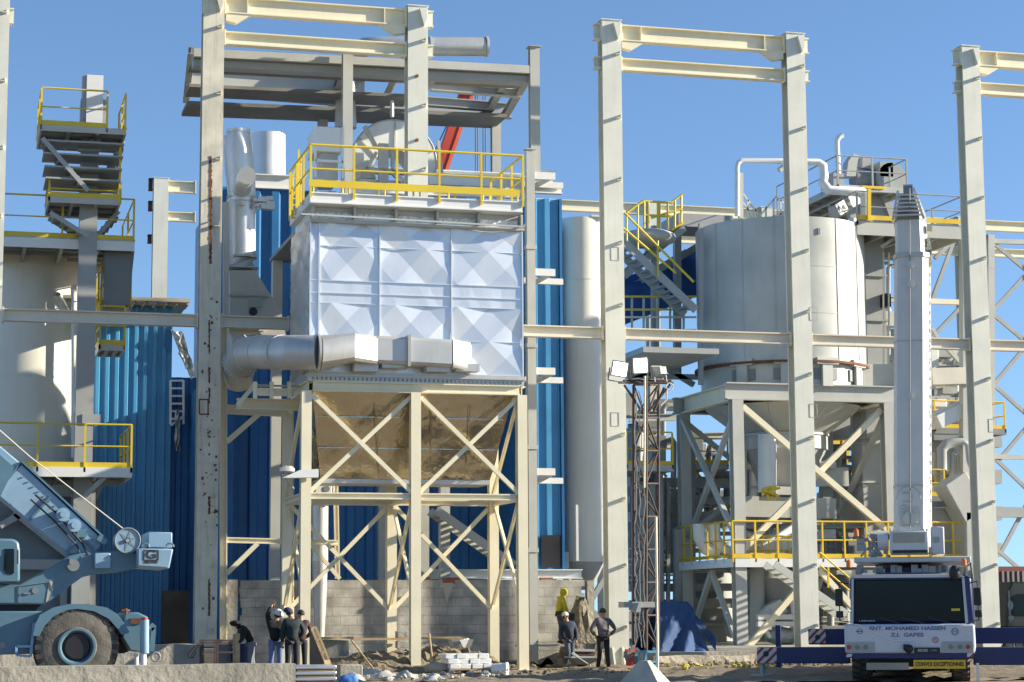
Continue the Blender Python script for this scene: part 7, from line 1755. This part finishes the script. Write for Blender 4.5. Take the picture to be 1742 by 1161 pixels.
# ---------------------------------------------------------------- denser pipework around the tank frame
def cluster(label, x0, x1, y0, y1, Y, dY, seed, npipe=6, nbox=6, nh=3, mats=('lgrey', 'grey', 'white'), cat='pipework', r=(.06, .22), name='pipework'):
    rd = random.Random(seed); q = P((x0+x1)/2, y1, Y); t = thing(name, label, cat, q)
    for k in range(npipe):
        px = rd.uniform(x0, x1); ya = rd.uniform(y0, y0+(y1-y0)*.4); yb = rd.uniform(y0+(y1-y0)*.6, y1); yy = Y+rd.uniform(0, dY); rr_ = rd.uniform(*r); dx = rd.choice((-1, 1))*rd.uniform(6, 26)
        dx = max(x0, min(x1, px+dx))-px
        o = obj('pipe_run', MB().tube([P(px, yb, yy), P(px, ya+6, yy), P(px+dx*.15, ya+1, yy), P(px+dx*.4, ya, yy), P(px+dx, ya+rd.uniform(-2, 2), yy)], rr_, 12), M[rd.choice(mats)], t)
        z_ = P(px, (ya+yb)/2, yy); f = MB().tube([z_-Vector((0, 0, .04)), z_+Vector((0, 0, .04))], rr_*1.45, 14); obj('pipe_flange', f, M['lgrey'], o)
    for k in range(nbox):
        px = rd.uniform(x0, x1); py = rd.uniform(y0, y1); yy = Y+rd.uniform(0, dY); c = P(px, py, yy); a = rd.uniform(.15, .55); b = rd.uniform(.12, .5)
        obj('equipment_box', MB().box((c.x-a, yy, c.z-b), (c.x+a, yy+.5, c.z+b)), M[rd.choice(mats+('dgrey',))], t, bevel=.02)
    for k in range(nh):
        py = rd.uniform(y0, y1); yy = Y+rd.uniform(0, dY); obj('cross_member', MB().ibar(P(x0, py, yy), P(x1, py+rd.uniform(-3, 3), yy), rd.uniform(.12, .3), .2), M['lgrey'], t)
    return t
cluster('tangle of grey pipes and boxes under the tank hopper, left of the front column', 1268, 1352, 760, 885, 14, 2, 41, 7, 6, 3)
cluster('grey pipes and ducts between the front column and the crane boom', 1398, 1520, 745, 885, 15, 2.5, 42, 9, 8, 4)
cluster('pale pumps and pipes on the yellow-railed platform behind the rail', 1270, 1500, 895, 948, 13.5, 2, 43, 10, 8, 2, mats=('white', 'lgrey', 'grey'), r=(.07, .2))
cluster('pipes and drives above the small yellow platform right of the crane boom', 1588, 1652, 592, 700, 14, 1.5, 44, 6, 8, 3)
cluster('grey pipes between crane boom and right column below the small platform', 1588, 1655, 745, 860, 13.2, 1.5, 45, 9, 7, 4)
cluster('dark machinery at ground level under the tank platform, left of the front column', 1262, 1358, 975, 1095, 15, 3, 46, 6, 9, 3, mats=('grey', 'dgrey', 'lgrey'))
cluster('dark machinery at ground level between the front column and the crane truck cab', 1398, 1440, 985, 1095, 14, 3, 47, 4, 6, 3, mats=('grey', 'dgrey'))
cluster('dim pipes between the tarpaulin and the left tank leg', 1170, 1245, 985, 1095, 18.5, 2, 48, 6, 5, 2, mats=('grey', 'dgrey'))
cluster('grey ducts left of the tank frame leg behind the floodlight mast', 1070, 1150, 680, 960, 19.5, 2, 49, 9, 8, 4, mats=('grey', 'dgrey', 'lgrey'))
cluster('pipes and boxes between the two left tank legs above the platform', 1175, 1240, 740, 930, 19, 2, 50, 7, 6, 4, mats=('grey', 'lgrey', 'dgrey'))
cluster('pipes climbing beside the bucket elevator between tank and crane boom', 1476, 1524, 400, 640, 15, .8, 51, 4, 2, 2, r=(.05, .14))
lv = thing('louvre_stack', 'stack of pale horizontal slats lit by the sun behind the floodlight mast', 'louvre', P(1138, 1010, 18))
for k in range(9):
    for px in (1074, 1134): obj('slat', MB().box(tuple(P(px, 935+k*9, 18)), tuple(P(px+14, 932+k*9, 18)+Vector((0, .5, 0)))), M['lgrey'], lv)
for a, b, lab in (((1420, 735), (1422, 790), 'left yellow post seen between tank legs under the hopper'), ((1436, 735), (1437, 790), 'right yellow post seen between tank legs under the hopper')):
    tag(obj('yellow_post', MB().bar(P(*a, 21), P(*b, 21), .3), M['ochre']), lab, 'post')

hw2 = thing('process_hall', 'dim grey panelled hall section behind the crane boom and right column', 'building', P(1615, 1095, 21))
for x0_, x1_, ya, yb, m in ((1588, 1636, 655, 735, 'dgrey'), (1586, 1632, 762, 842, 'dgrey'), (1586, 1660, 860, 1095, 'grey'), (1398, 1470, 690, 735, 'grey'), (1470, 1530, 560, 660, 'grey'), (1470, 1530, 860, 1095, 'dgrey')):
    p, q = P(x0_, yb, 21), P(x1_, ya, 21); obj('wall_panel', MB().box((p.x, 21, p.z), (q.x, 21.4, q.z)), M[m], hw2)
for lab, y, x0_, x1_, Y in (('narrow inner catwalk with yellow rail below the tank hopper', 800, 1392, 1480, 17.5), ('narrow catwalk with yellow rail between the left tank legs', 790, 1176, 1240, 17.5), ('inner catwalk with yellow rail low between front column and crane boom', 880, 1398, 1500, 17)):
    deck('catwalk', lab, y, Y, 1.6, x0_, x1_, th=.2, h=1.0, step=1.3, ry='ochre', rails='f', m='lgrey')
inr = thing('stair', 'grey inner stair with yellow handrails seen through the left tank legs', 'stair', P(1200, 960, 18.5))
stair(inr, P(1180, 820, 18.5), P(1250, 900, 18.5), .9, M['grey'], n=10); obj('handrail', MB().tube([P(1180, 798, 18.45), P(1250, 878, 18.45)], .04, 6), M['ochre'], inr)
